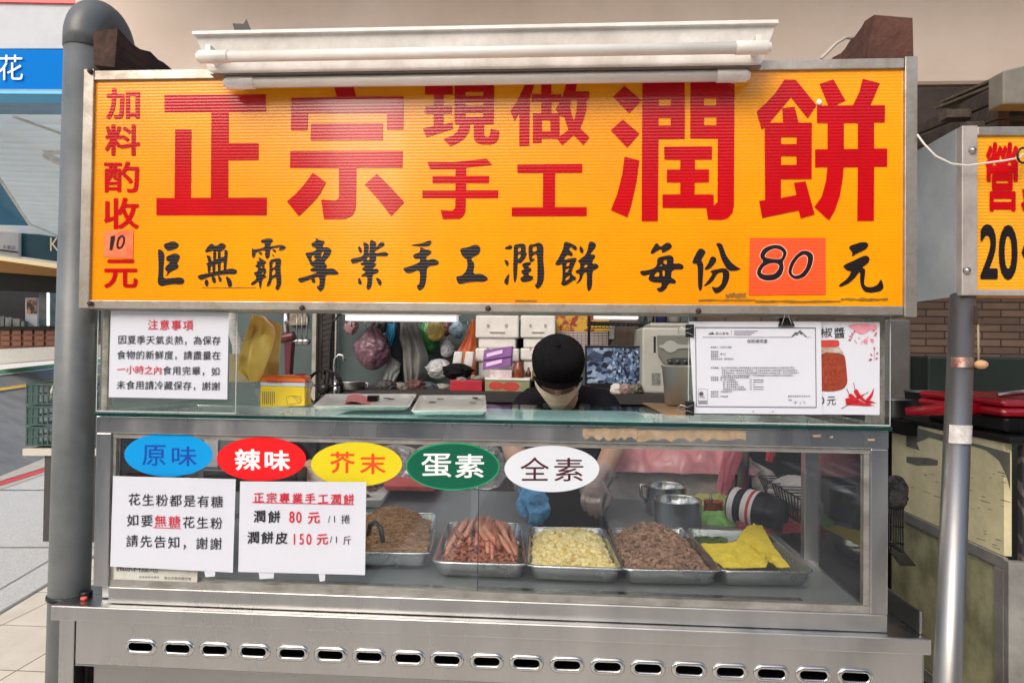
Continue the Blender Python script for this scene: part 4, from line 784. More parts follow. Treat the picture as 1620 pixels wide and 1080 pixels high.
mb = MB(); px_poly(mb, chaikin([Z(1245,60),Z(1468,58),Z(1466,100),Z(1440,110),Z(1410,100),Z(1390,125),Z(1345,138),Z(1310,120),Z(1290,100),Z(1262,90)], 2), YT)
for x, y, r in ((1300,185,6),(1330,165,7),(1355,190,5),(1395,160,6),(1420,175,7),(1345,205,6),(1310,200,5)): px_poly(mb, ell(*Z(x, y), r/zz, r/zz, 10), YT)
px_poly(mb, ell(*Z(1380,188), 16/zz, 20/zz, 16), YT); px_poly(mb, ell(*Z(1430,185), 12/zz, 16/zz, 16), YT); part('pink_ornament', mb, mat('pink_print', rgb(222,150,164), .5, 0, rgb(208,120,138), 40), t)
mb = MB()
def leaf(x, y, a, l=26, w_=8): px_poly(mb, [Z(x, y), Z(x+l*.5*math.cos(a)-w_*math.sin(a), y+l*.5*math.sin(a)+w_*math.cos(a)), Z(x+l*math.cos(a), y+l*math.sin(a)), Z(x+l*.5*math.cos(a)+w_*math.sin(a), y+l*.5*math.sin(a)-w_*math.cos(a))], YT)
for x, y, a in ((1445,255,-1.6),(1432,300,-2.4),(1458,290,-.8),(1430,330,-2.7),(1452,325,-.6),(1425,330,3.0),(1275,160,-2.6),(1285,145,-2.2),(1270,175,2.9),(1440,150,-.5),(1450,140,-.9),(1435,120,-1.2),(1290,130,-1.2)): leaf(x, y, a)
px_line(mb, [Z(1445,255),Z(1445,335)], .6, YT); px_line(mb, [Z(1265,185),Z(1295,120)], .6, YT); part('leaf_ornament', mb, mat('mauve_print', rgb(176,92,112), .5), t)
mb = MB()
def chili(pts, wd):
    n = len(pts); up = []; dn = []
    for i, (x, y) in enumerate(pts):
        x0, y0 = pts[max(0, i-1)]; x1, y1 = pts[min(n-1, i+1)]; l = math.hypot(x1-x0, y1-y0); nx, ny = -(y1-y0)/l, (x1-x0)/l; w2 = wd*(1-(i/(n-1))**1.6)*.5+.5
        up.append(Z(x+nx*w2, y+ny*w2)); dn.append(Z(x-nx*w2, y-ny*w2))
    px_poly(mb, chaikin(up+dn[::-1], 1), YT-.0001*len(mb.f) % .0004-.0001)
for pts, wd in (([(1255,590),(1300,630),(1360,660),(1450,675)],34),([(1300,555),(1325,600),(1375,640),(1420,660)],36),([(1385,640),(1415,610),(1432,575),(1442,540)],28),([(1225,630),(1300,625),(1350,600),(1380,580)],26),([(1230,650),(1310,655),(1400,668),(1435,672)],36),([(1380,650),(1420,645),(1460,655)],24),([(1245,660),(1280,640),(1330,650)],30)): chili(pts, wd)
part('chili_print', mb, mat('chili_print', rgb(206,30,40), .5, 0, rgb(170,20,34), 90), t)
mb = MB()
for a, b in (((1255,590),(1237,545)),((1300,555),(1288,500)),((1250,665),(1195,697)),((1380,585),(1398,572))): px_line(mb, [Z(*a), Z(*b)], 1, YT)
part('stem_print', mb, mat('stem_print', rgb(96,44,40), .5), t)
YN = -.006
t = sheet('insurance_certificate', 'white printed insurance certificate with a black border, clipped to the acrylic guard', 'certificate', [(1090,508.5),(1298.5,508.5),(1300.5,655.5),(1098,653.5)], YN, curl=.0015)
YT = YN-.0014
mb = MB(); px_line(mb, [Z(97,85),Z(1001,88),Z(1007,687),Z(103,680),Z(97,85)], 1.1, YT); px_line(mb, [Z(150,158),Z(815,158)], .6, YT); px_line(mb, [Z(940,158),Z(965,158)], .6, YT); px_line(mb, [Z(367,105),Z(367,145)], .4, YT)
px_poly(mb, [Z(815,158),Z(850,118),Z(862,126),Z(885,104),Z(940,158),Z(928,158),Z(905,132),Z(893,140),Z(880,122),Z(862,146),Z(850,138),Z(826,158)], YT)
px_poly(mb, [Z(192,137),Z(208,124),Z(214,128),Z(222,116),Z(242,137)], YT); px_line(mb, [Z(900,605),Z(900,605.5)], .5, YT)
line(mb, '保險證明書', *Z(500,188), *Z(625,188), 31/zz, YT, .006, 0); line(mb, '南山產物', *Z(258,130), *Z(335,130), 22/zz, YT, .01, 0)
part('frame_and_title', mb, M['ink_soft'], t)
mb = MB()
def fine(s, x, y, adv=14.5, sz=12.5):
    for i, ch in enumerate(s): cell(mb, ch, *Z(x+i*adv, y), sz/zz, YT, .016, 0)
fine('被保險人：正宗手工潤餅', 218, 233); fine('保單號碼：', 218, 267); fine('營業處所：臺北市', 218, 285); fine('保險期間：', 218, 303); fine('承保商品名稱：潤餅捲食品', 218, 321)
fine('承保範圍：本公司對於被保險人因被保險產品之缺陷在保險期間內或追溯日之後發生意外事故，', 218, 388, 15.4)
fine('致第三人遭受身體傷害或財物損失，依法應由被保險人負賠償責任且在保險期間內', 300, 408, 15.9); fine('受賠償請求時，本公司在保險金額範圍內對被保險人負賠償之責，但本公司對追溯日', 300, 427, 15.9); fine('以前已發生之意外事故或被保險人不在保險期間內所受之賠償請求不負賠償責任。', 300, 446, 15.4)
fine('保險條款：產品責任保險基本條款及附加條款', 218, 461); fine('保險金額：每一個人身體傷亡', 218, 479); fine('每一意外事故傷亡', 310, 496); fine('每一意外事故財損', 310, 514); fine('每一意外事故傷亡及財損', 310, 532); fine('保險期間內之累計賠償金額', 310, 550)
for y in (479,496,514,532,550): fine('NT', 510, y, 9); px_line(mb, [Z(532,y),Z(610 if y != 514 else 545,y)], .9, YT)
fine('準據法律：中華民國法律', 218, 568); fine('保險公司：', 218, 586); fine('簽發日期：中華民國', 218, 604); fine('產物保險股份有限公司', 800, 602, 17); fine('總經理', 802, 631, 10, 9)
for y in (113,127,140): px_line(mb, [Z(388,y),Z(568-(140-113 if y == 127 else 50 if y == 140 else 0),y)], .8, YT)
px_line(mb, [Z(118,550),Z(186,550),Z(186,660),Z(118,660),Z(118,550)], .4, YT); px_poly(mb, chaikin([Z(122,580),Z(140,565),Z(160,580),Z(150,600),Z(125,598)], 2), YT); fine('CO₂', 132, 608, 18, 20); px_line(mb, [Z(120,640),Z(184,640)], 1.2, YT); px_line(mb, [Z(120,652),Z(184,652)], 1.2, YT)
px_line(mb, [Z(835,655),Z(852,640),Z(848,662),Z(862,645)], .6, YT); px_line(mb, [Z(880,645),Z(892,655),Z(884,662)], .6, YT); px_line(mb, [Z(905,640),Z(925,650),Z(912,662)], .6, YT)
for x in (532, 680): px_line(mb, [Z(x-8,718),Z(x+8,718)], .9, YT)
part('fine_print', mb, M['ink_soft'], t)
# binder clips
def clip(cx, cy, w_, h_, label, side):
    t = thing('binder_clip', P(cx, cy+h_/2, -.008), label, 'clip', 'black binder clips on the certificate')
    a, b = P(cx-w_/2, cy+h_/2, -.012), P(cx+w_/2, cy-h_/2, -.012); mb = MB()
    if side == 'top': mb.hexa([(a.x-.003,-.013,a.z),(b.x+.003,-.013,a.z),(b.x+.003,.012,a.z),(a.x-.003,.012,a.z)], [(a.x+.004,-.003,b.z),(b.x-.004,-.003,b.z),(b.x-.004,.004,b.z),(a.x+.004,.004,b.z)])
    else: mb.hexa([(a.x,-.003,a.z),(b.x,-.013,a.z),(b.x,.012,a.z),(a.x,.004,a.z)], [(a.x,-.003,b.z),(b.x,-.013,b.z),(b.x,.012,b.z),(a.x,.004,b.z)])
    part('clip_body', mb, M['black_plastic'], t, .001)
    mb = MB(); c = (a+b)/2
    if side == 'top': pts = [(c.x-.012,-.014,a.z+.002),(c.x-.006,-.016,b.z+.004),(c.x-.010,-.018,b.z+.013),(c.x+.004,-.018,b.z+.014),(c.x+.002,-.016,b.z+.003),(c.x+.010,-.014,a.z+.003)]
    else: pts = [(b.x-.002,-.014,c.z-.010),(a.x+.002,-.016,c.z-.004),(a.x-.012,-.014,c.z-.009),(a.x-.018,-.014,c.z-.004),(a.x-.018,-.014,c.z+.003),(a.x-.012,-.014,c.z+.008),(a.x+.002,-.016,c.z+.003),(b.x-.002,-.014,c.z+.009)]
    mb.tube([V(p) for p in pts], .0009, 6); part('wire_handle', mb, M['steel_bright'], t)
clip(1245,509,22,13,'black binder clip on the top edge of the certificate','top')
clip(1092,523,12,20,'black binder clip at the upper left edge of the certificate','left')
clip(1092,646,13,22,'black binder clip at the lower left edge of the certificate','left')
# ------------------------------------------------------------------ trays of filling
RZ = .962
def roundpoly(q, r=.025, n=5):
    out = []
    for i in range(4):
        p, a, b = q[i], q[i-1], q[(i+1) % 4]; u = (a-p).normalized()*r; v_ = (b-p).normalized()*r
        for k in range(n+1):
            s = k/n; out.append((p+u)*(1-s)**2+p*2*s*(1-s)+(p+v_)*s**2)
    return out
def tray(corners, label, z=RZ, depth=.042):
    q = [PZ(x, y, z) for x, y in corners]                 # back-left, back-right, front-right, front-left
    c = sum(q, V((0,0,0)))/4; t = thing('food_tray', (c.x, c.y, z-depth), label, 'tray', 'steel trays of filling in the display case')
    ring = roundpoly(q); n = len(ring); mb = MB(); levels = []
    def lv(off, dz): return [p+(V((p.x-c.x, p.y-c.y, 0)).normalized())*off+V((0,0,dz)) for p in ring]
    for off, dz in ((.009,-.004),(.009,0),(.006,.0018),(.001,.0018),(-.002,-.002),(-.014,-depth+.008),(-.022,-depth+.001)): levels.append(lv(off, dz))
    vs = [p for l in levels for p in l]; fs = []
    for j in range(len(levels)-1):
        for i in range(n): i2 = (i+1) % n; fs.append((j*n+i, j*n+i2, (j+1)*n+i2, (j+1)*n+i))
    fs.append(tuple((len(levels)-1)*n+i for i in range(n))); mb.add(vs, fs, 0, True)
    o = part('tray_body', mb, M['steel_bright'], t); m = o.modifiers.new('wall', 'SOLIDIFY'); m.thickness = .0012; m.offset = -1
    return t, q, c
def inq(q, u, v_): return q[0].lerp(q[1], u).lerp(q[3].lerp(q[2], u), v_)
T1 = tray([(548,812),(691,812),(679,874),(520,872)], 'steel tray of brown pork floss, leftmost in the case', RZ+.004)
T2 = tray([(709,826),(822,828),(832,892),(686,887)], 'steel tray of fried sausage strips')
T3 = tray([(838,834),(954,836),(984,899),(835,893)], 'steel tray of pale yellow chopped egg')
T4 = tray([(963,836),(1081,835),(1139,902),(987,899)], 'steel tray of brown minced meat')
T5 = tray([(1084,835),(1210,840),(1286,903),(1143,902)], 'steel tray with a bright yellow sheet, rightmost in the case')
M['floss'] = grainmat('pork_floss', [rgb(120,78,44), rgb(188,138,92), rgb(216,172,124), rgb(150,100,60)], .85)
M['sausage'] = mat('sausage_skin', rgb(230,170,144), .34, 0, rgb(202,122,96), 30, .15, 70)
M['sausage_dark'] = mat('fried_sausage', rgb(186,112,86), .36, 0, rgb(146,80,60), 40, .2, 70)
M['egg'] = grainmat('chopped_egg', [rgb(216,184,104), rgb(242,226,164), rgb(248,236,186), rgb(226,200,120)], .45)
M['mince'] = grainmat('minced_meat', [rgb(92,66,54), rgb(156,122,100), rgb(182,146,122), rgb(124,94,76)], .5, .3)
M['yellow_cloth'] = mat('yellow_terry_cloth', rgb(246,222,74), .9, 0, rgb(236,206,44), 50, .6, 220)
def heap(T, name, label, m, hfn, grain, count, gsize, seed, flat=.75):
    t, q, c = T; z0 = q[0].z-.034; rnd = random.Random(seed); mb = MB()
    def top(u, v_):
        p = inq(q, .06+.88*u, .05+.9*v_); e = min(1, min(u, 1-u, v_, 1-v_)*6); h = hfn(u, v_)*e
        return V((p.x, p.y, z0+.012+h+.006*noise.noise(V((u*9,v_*9,seed)))*e))
    mb.grid(top, 30, 30)
    for k in range(count):
        u, v_ = rnd.random(), rnd.random(); p = top(u, v_); a = rnd.uniform(0, 6.28); s = gsize*rnd.uniform(.6, 1.3); p = p+V((0,0,rnd.uniform(-.1,.6)*s))
        if grain == 'shred':
            d = V((math.cos(a), math.sin(a), rnd.uniform(-.3,.5)))*s; mb.tube([p-d, p+V((rnd.uniform(-.3,.3)*s, rnd.uniform(-.3,.3)*s, .2*s)), p+d], s*.14, 4, smooth=False)
        else:
            ax = V((math.cos(a), math.sin(a), rnd.uniform(-.4,.4))).normalized(); ay = V((-ax.y, ax.x, rnd.uniform(-.4,.4))).normalized(); az = ax.cross(ay)
            pts = [p+ax*(x*s*rnd.uniform(.6,1.2))+ay*(y*s*.8*rnd.uniform(.6,1.2))+az*(zz_*s*flat*rnd.uniform(.6,1.2)) for zz_ in (-.5,.5) for x, y in ((-.6,-.6),(.6,-.6),(.6,.6),(-.6,.6))]
            mb.hexa(pts[:4], pts[4:])
    return solo(name, mb, m, label, 'food', kind='stuff')
heap(T1, 'pork_floss', 'heap of brown shredded pork floss in the leftmost steel tray', M['floss'], lambda u, v_: .045*math.exp(-((u-.55)**2/.1+(v_-.3)**2/.12))+.02, 'shred', 5200, .0078, 11)
heap(T3, 'chopped_egg', 'heap of pale yellow chopped egg in a steel tray', M['egg'], lambda u, v_: .024+.018*math.exp(-((u-.5)**2+(v_-.5)**2)/.12), 'chunk', 2300, .0095, 12, .7)
heap(T4, 'minced_meat', 'heap of brown minced meat in a steel tray', M['mince'], lambda u, v_: .022+.040*math.exp(-((u-.45)**2/.10+(v_-.4)**2/.18)), 'chunk', 4200, .0092, 13, .6)
# sausage strips
t, q, c = T2; rnd = random.Random(21); mb = MB()
def bed(u, v_):
    p = inq(q, .07+.86*u, .05+.9*v_); e = min(1, min(u, 1-u, v_, 1-v_)*5); return V((p.x, p.y, RZ-.03+(.022+.02*math.sin(u*3.14))*e))
mb.grid(bed, 20, 20)
for k in range(420):
    u, v_ = rnd.random(), .25+.75*rnd.random(); p = bed(u, v_)+V((0,0,.004)); a = rnd.uniform(0, 6.28); d = V((math.cos(a), math.sin(a), rnd.uniform(-.4,.6)))*rnd.uniform(.006,.012); mb.tube([p-d, p+V((0,0,.003)), p+d], .0036, 6)
solo('sausage_bits', mb, M['sausage_dark'], 'small reddish sausage ends filling the bottom of the sausage tray', 'food', kind='stuff')
for k in range(34):
    u0 = .10+.80*(k % 12)/11+rnd.uniform(-.05,.05); v0 = rnd.uniform(.02,.12) if k < 24 else rnd.uniform(.3,.6); L_ = rnd.uniform(.5,.85) if k < 20 else rnd.uniform(.25,.45); bend = (u0-.5)*rnd.uniform(.2,.9)+rnd.uniform(-.42,.42)
    lay = .006+.007*(k//12); mb = MB(); pts = []
    for i in range(7):
        s = i/6; u = min(.97, max(.03, u0+bend*.5*s*s)); v_ = min(.97, v0+L_*s); p = bed(u, v_); p.z += lay+.02*(1-s)*math.sin(min(1, v_*3)*1.57)*(.6+.4*rnd.random()); pts.append(p)
    r = rnd.uniform(.0075,.0095); mb.tube(pts, [r*.7, r, r*1.02, r, r*.98, r*.9, r*.55], 10)
    solo('sausage_strip', mb, M['sausage'] if k % 4 else M['sausage_dark'], 'long curved pink brown sausage strip heaped in the second steel tray', 'sausage strip', 'sausage strips in the second tray')
# yellow cloth-like egg sheet draped over the rightmost tray
t, q, c = T5; mb = MB()
out2 = [(1108,862),(1140,862),(1165,860),(1172,846),(1182,834),(1205,832),(1213,846),(1224,866),(1238,884),(1250,899),(1228,898),(1218,886),(1212,898),(1180,899),(1146,899),(1128,886)]
zc = RZ+.004; pts = [PZ(x, y, zc) for x, y in out2]; cc = sum(pts, V((0,0,0)))/len(pts); n = len(pts); rings = 44; vs = []; fs = []
dense = []
for i in range(n):
    for k in range(14): dense.append(pts[i].lerp(pts[(i+1) % n], k/14))
n = len(dense)
for j in range(rings+1):
    s = j/rings
    for p in dense:
        b = cc.lerp(p, s); f0, f1 = PZ(1192,836,zc), PZ(1152,886,zc); ab = f1-f0; tt_ = max(0, min(1, (b-f0).dot(ab)/ab.dot(ab))); dd = (b-f0-ab*tt_); sd2 = dd.x; h = .011*math.exp(-(dd.length/.014)**2)*(1 if sd2 > 0 else .55)+.006*(1-s**4)*(1+1.6*noise.noise(V((b.x*24, b.y*18, 3))))+.0022*noise.noise(V((b.x*120, b.y*120, 7)))+.0014*noise.noise(V((b.x*420, b.y*420, 7))); edge = .003*noise.noise(p*260)*s; v_ = (cc.y-b.y); vs.append(V((b.x+edge, b.y+edge, b.z+h+.004)))
for j in range(rings):
    for i in range(n): i2 = (i+1) % n; fs.append((j*n+i, j*n+i2, (j+1)*n+i2, (j+1)*n+i))
mb.add(vs, fs, 0, True); o = solo('yellow_sheet', mb, M['yellow_cloth'], 'bright yellow crumpled egg sheet lying across the rightmost steel tray', 'egg sheet'); m = o.modifiers.new('thick', 'SOLIDIFY'); m.thickness = .004
mb = MB(); rnd = random.Random(5)
for k in range(260):
    p = PZ(rnd.uniform(1100,1150), rnd.uniform(849,864), RZ-.022); a = rnd.uniform(0, 6.28); d = V((math.cos(a), math.sin(a), .3))*.006; mb.tube([p-d, p+V((0,0,.003)), p+d], .0016, 4)
solo('green_herbs', mb, mat('green_herb', rgb(80,112,44), .6, 0, rgb(54,84,30), 60), 'chopped green herbs at the back of the rightmost tray beside the yellow sheet', 'food', kind='stuff')
# tongs in the floss
mb = MB(); a, b1, b2 = PZ(594,825,RZ+.06), PZ(606,858,RZ+.012), PZ(582,846,RZ+.012); mb.tube([a, a.lerp(b1,.5)+V((.004,0,.01)), b1], [.005,.007,.006], 8); mb.tube([a, a.lerp(b2,.5)+V((-.004,0,.01)), b2], [.005,.007,.006], 8)
solo('tongs', mb, mat('dark_tongs', rgb(60,58,56), .35, .4), 'dark tongs stuck into the brown pork floss', 'tongs')
# ------------------------------------------------------------------ things on the glass top
def ripple(p, s, k): return noise.noise(V(p)*s+V((k*3.1, k*1.7, k)))
def cloth(name, label, cat, px, Y, m, thick=.05, folds=5, seed=1, group=None, tilt=0, nu=26, nv=26, dest=None):
    """hanging cloth or sheet: an outline in the photograph (left side, right side as lists top to bottom) with folds and depth"""
    L_, R__ = px; mb = MB()
    def side(S_, v_):
        k = v_*(len(S_)-1); i = min(int(k), len(S_)-2); f = k-i; return (S_[i][0]*(1-f)+S_[i+1][0]*f, S_[i][1]*(1-f)+S_[i+1][1]*f)
    def fn(sgn):
        def g(u, v_):
            a, b = side(L_, v_), side(R__, v_); x, y = a[0]*(1-u)+b[0]*u, a[1]*(1-u)+b[1]*u; e = math.sqrt(max(0, 1-(2*u-1)**2))
            fo = .32*math.sin(u*folds*6.28+ripple((u*2,v_*2,0),1,seed)*5)*min(1, .25+v_)+.5*ripple((u*4,v_*3,0),1,seed+2)
            return P(x, y, Y)+V((0, -sgn*thick*e*(.6+fo*.7)+tilt*v_, 0))
        return g
    mb.grid(fn(1), nu, nv); mb.grid(fn(-.5), nu, nv)
    return part(name, mb, m, dest) if dest else solo(name, mb, m, label, cat, group)
def bag(name, label, c, r, m, seed, cat='plastic bag', group=None, neck=True):
    c = V(c); mb = MB()
    def fn(d):
        return 1.02+.22*ripple(d, 2.0, seed)+.26*(abs(ripple(d, 3.4, seed+3))-.2)+.16*(abs(ripple(d, 7.5, seed+5))-.2)+.05*ripple(d, 17, seed)
    n, k = 56, 42; vs = []; fs = []
    for j in range(k+1):
        s = j/k; z = 1-2*s
        rad = math.sqrt(max(0, 1-z*z)) if not neck or z < .15 else (.12+.88*((1-z)/.85)**.8)*.99
        for i in range(n):
            a = 2*math.pi*i/n; d = V((rad*math.cos(a), rad*math.sin(a), z)); fold = 1+.12*math.sin(a*7+seed)*max(0, z)+.04*math.sin(a*13); q = fn(d)*fold; vs.append(c+V((d.x*r[0]*q, d.y*r[1]*q, d.z*r[2])))
    for j in range(k):
        for i in range(n): i2 = (i+1) % n; fs.append((j*n+i, (j+1)*n+i, (j+1)*n+i2, j*n+i2))
    mb.add(vs, fs, 0, True)
    if neck: mb.tube([c+V((0,0,r[2]*.98)), c+V((.006,0,r[2]*1.22))], [r[0]*.1, r[0]*.16], 8)
    return solo(name, mb, m, label, cat, group)
def draped(name, label, x0, x1, Y0, Y1, z0, h, m, seed, crumple=1.0, cat=None):
    mb = MB(); f_ = crumple
    def fn(u, v_):
        e = (1-abs(2*u-1)**3)*(1-abs(2*v_-1)**3); x = x0+(x1-x0)*u; y = Y0+(Y1-Y0)*v_; q = V((x*6, y*6, seed))
        return V((x+.02*f_*noise.noise(q*2), y+.02*f_*noise.noise(q*2+V((5,5,5))), z0+h*e**.6*(.75+.5*noise.noise(q))+f_*h*.35*(abs(noise.noise(q*2.3))-.2)*e**.4+f_*h*.2*(abs(noise.noise(q*6))-.2)*e**.3))
    mb.grid(fn, 70, 40); return solo(name, mb, m, label, cat or 'bag')
def boxpx(mb, x0, y0, x1, y1, Y, dep, mi=0):
    a, b = P(x0, y1, Y), P(x1, y0, Y); mb.box(a.x, b.x, Y, Y+dep, a.z, b.z, mi); return a, b
def plain(n, c, r=.6, c2=None, s=12, **k): return mat(n, rgb(*c), r, 0, rgb(*c2) if c2 else None, s, **k)
GZ = GT1+.0006
# tissue box
M['box_yellow'] = plain('tissue_box_yellow', (246,206,40), .45, (238,192,24), 6)
t = thing('tissue_pack', PZ(450,646,GZ), 'yellow and orange pack of napkins in clear wrapping on the glass top', 'napkin pack')
def quadpx(mb, pts, Y, dep, lean=0):
    a = [P(x, y, Y) for x, y in pts]; mb.hexa([a[0], a[1], a[1]+V((0,dep,0)), a[0]+V((0,dep,0))], [a[3]+V((0,lean,0)), a[2]+V((0,lean,0)), a[2]+V((0,dep,0)), a[3]+V((0,dep,0))])
yt = (PZ(450,645,GZ)).y
mb = MB(); quadpx(mb, [(411,644),(482,642),(482,612),(412,610)], yt, .05); part('yellow_front', mb, M['box_yellow'], t, .002)
mb = MB(); quadpx(mb, [(412,609.5),(482,611.5),(482,605.5),(412,604)], yt+.001, .048); part('white_band', mb, M['paper'], t)
mb = MB(); quadpx(mb, [(411,603.6),(483,605),(481,598),(413,596)], yt+.003, .05, .004); part('orange_flap', mb, plain('tissue_box_orange', (242,120,44), .45, (236,84,30), 5), t, .002)
mb = MB(); quadpx(mb, [(412,596),(482,598),(478,594),(420,594)], yt+.006, .05, .01); part('red_top', mb, plain('tissue_box_red', (216,60,36), .45, (236,150,40), 40), t)
mb = MB()
for (p0, p1, p2) in (((410,640),(400,608),(411,600)),((483,640),(494,606),(483,600))): a, b, c = P(*p0, yt+.01), P(*p1, yt+.02), P(*p2, yt+.01); mb.slab([a, b, c, c+V((0,.02,0))], (0,.012,0))
part('plastic_wrap', mb, glassmat('wrap_film', (.86,.88,.9,1), 1.5, .15, .35), t)
mb = MB()
for i in range(7): x = 415.5+i*3.1; px_line(mb, [(x,619),(x,619+rnd.uniform(14,22))], 1, yt-.0015)
px_line(mb, [(453,628),(462,626),(476,627),(476,637),(455,640),(453,628)], .6, yt-.0015); px_line(mb, [(462,626),(474,637)], .6, yt-.0015); px_line(mb, [(465,626),(478,634)], .6, yt-.0015); part('line_print', mb, M['ink_soft'], t)
mb = MB(); line(mb, '巧拭舒適', 425, 604.4-.6, 444, 604.8-.6, 5.5, yt-.0012, .01, 0); part('lettering', mb, plain('orange_ink', (190,60,20)), t)
# money trays
M['tray_white'] = plain('white_melamine', (226,226,218), .3, (206,208,196), 30)
def moneytray(x0, x1, y0, y1, xb0, xb1, label):
    q = [PZ(xb0,y0,GZ+.012), PZ(xb1,y0,GZ+.012), PZ(x1,y1,GZ+.012), PZ(x0,y1,GZ+.012)]; c = sum(q, V((0,0,0)))/4
    t = thing('money_tray', (c.x, c.y, GZ), label, 'tray', 'white money trays on the glass top'); ring = roundpoly(q, .012, 3); n = len(ring); mb = MB(); vs = []; fs = []; L5 = ((.90,-.0115),(.985,-.002),(1,0),(.97,.001),(.88,-.0085),(0.0,-.0085))
    for s, dz in L5:
        for p in ring: vs.append(V((c.x+(p.x-c.x)*s, c.y+(p.y-c.y)*s, p.z+dz)))
    for j in range(len(L5)-1):
        for i in range(n): i2 = (i+1) % n; fs.append((j*n+i, j*n+i2, (j+1)*n+i2, (j+1)*n+i))
    fs.append(tuple(range(n))[::-1]); mb.add(vs, fs); part('tray_body', mb, M['tray_white'], t, .0008); return c
c1 = moneytray(494, 648, 623, 643, 515, 660, 'white money tray with a pink banknote, left one on the glass top')
c2 = moneytray(650, 770, 625, 650, 664, 768, 'white money tray with coins, right one on the glass top')
mb = MB(); zz2 = GZ+.005
def note(u, v_): p = PZ(551+40*u-6*v_, 625+14*v_, zz2); return p+V((0,0,.004*math.sin(u*5)+.003))
mb.grid(note, 10, 6); o = solo('banknote', mb, plain('pink_note', (224,140,138), .6, (206,110,112), 40), 'pink banknote lying in the left white money tray', 'banknote')
mb = MB(); a = PZ(582,634,zz2); mb.box(a.x, a.x+.03, a.y-.01, a.y+.02, zz2, zz2+.016); solo('black_box', mb, M['black_plastic'], 'small black box standing in the left white money tray', 'box', bevel=.002)
for k, (x, y) in enumerate(((612,630),(619,631),(690,628),(697,631),(684,636),(752,629),(757,632),(748,637))):
    mb = MB(); mb.lathe([(0,0),(.0105,0),(.0105,.0018),(0,.0018)], PZ(x, y, zz2-.0005+.0004*k), 18, smooth=False); solo('coin', mb, mat('coin_metal', rgb(120,108,92), .35, .8), 'dull metal coin lying in the %s white money tray' % ('left' if k < 2 else 'right'), 'coin', 'coins in the money trays')
# cardboard and steel cup at the right of the glass top
mb = MB(); q = [PZ(1016,638,GZ), PZ(1092,641,GZ), PZ(1092,658,GZ), PZ(1056,658,GZ)]; mb.hexa(q, [p+V((0,0,.003)) for p in q]); solo('cardboard', mb, plain('brown_cardboard', (176,142,104), .8, (160,126,90), 30), 'brown cardboard sheet under the steel bucket at the right of the glass top', 'cardboard')
pc = PZ(1080,641,GZ+.004); sc = (pc.y+1.55)/FPX
mb = MB(); mb.lathe([(0,0),(24*sc,0),(27*sc,3*sc),(32*sc,58*sc),(34*sc,60*sc),(34.5*sc,61.5*sc),(33*sc,62*sc),(31*sc,58*sc),(26*sc,5*sc),(0,4*sc)], pc, 36); solo('steel_bucket', mb, mat('bucket_steel', (.62,.62,.60,1), .42, .85), 'tall tapered steel bucket behind the certificate on the glass top', 'bucket')
# hanging yellow paper bag behind the left panel
M['yellow_bag'] = plain('yellow_paper_bag', (232,194,96), .45, (214,172,76), 6, bump=.8, bscale=11)
cloth('paper_bag', 'crumpled yellow paper bag hanging beside the left acrylic guard', 'paper bag', ([(401,499),(390,530),(380,565),(378,590),(402,603)],[(418,500),(434,516),(436,530),(428,560),(412,602)]), .2, M['yellow_bag'], .05, 2.2, 4)
mb = MB(); px_poly(mb, [(414,500),(446,514),(440,602),(404,604)], .245); solo('yellow_sheet_paper', mb, plain('pale_yellow_paper', (216,190,122), .6, (206,178,108), 8), 'flat pale yellow paper sheet behind the crumpled yellow bag', 'paper')
bpy.data.objects[-1] if False else None
mb = MB(); mb.tube([P(365,495,.9),P(368,520,.9),P(376,545,.9),P(378,590,.9)], .02, 12); solo('white_hose', mb, plain('white_ribbed_hose', (190,190,186), .5, (150,150,148), 60, stretch=(1,1,3)), 'pale ribbed hose hanging behind the left acrylic guard', 'hose')

# ------------------------------------------------------------------ person
SK = mat('skin', rgb(206,170,146), .5, 0, rgb(196,154,130), 8, .05, 120)
SHIRT = mat('black_shirt', (.010,.010,.014,1), .85, 0, (.015,.014,.018,1), 20, .4, 160, spec=.1)
def remeshed(mb, name, m, parent, vox, smooth_it=4):
    me = mb.mesh('tmp', m); o = bpy.data.objects.new('tmp', me); C.objects.link(o)
    r = o.modifiers.new('r', 'REMESH'); r.mode = 'VOXEL'; r.voxel_size = vox; r.use_smooth_shade = True
    s = o.modifiers.new('s', 'SMOOTH'); s.factor = .5; s.iterations = smooth_it
    bpy.context.view_layer.update(); me2 = bpy.data.meshes.new_from_object(o.evaluated_get(bpy.context.evaluated_depsgraph_get()))
    bpy.data.objects.remove(o); me2.name = name; pl = worldloc(parent); me2.transform(Matrix.Translation(-pl)); me2.materials.clear(); me2.materials.append(m)
    p = bpy.data.objects.new(name, me2); C.objects.link(p); p.parent = parent; me2.polygons.foreach_set('use_smooth', [True]*len(me2.polygons)); return p
HC = P(883,583,1.02)                                  # head centre
per = thing('person', (HC.x, 1.45, 0), 'person in black cap, pale face mask and black shirt bending over the food trays', 'person')
shL, shR = P(838,641,1.22), P(954,643,1.22); elL, elR = P(806,694,1.05), P(978,696,1.05); wrL, wrR = P(838,776,.80), P(943,768,.86); hdL, hdR = P(856,806,.70), P(932,797,.72)
chest = (shL+shR)/2+V((0,.06,-.06)); pelvis = V((chest.x, 1.5, .86)); neckb = (shL+shR)/2+V((0,.02,.03))
def arm(mb, s, e, wv, k=1): mb.tube([s, s.lerp(e,.5), e, e.lerp(wv,.3), wv], [.05*k,.045*k,.041*k,.042*k,.029*k], 16); mb.ball(s, .056*k, 14, 10); mb.ball(e, .0425*k, 14, 10)
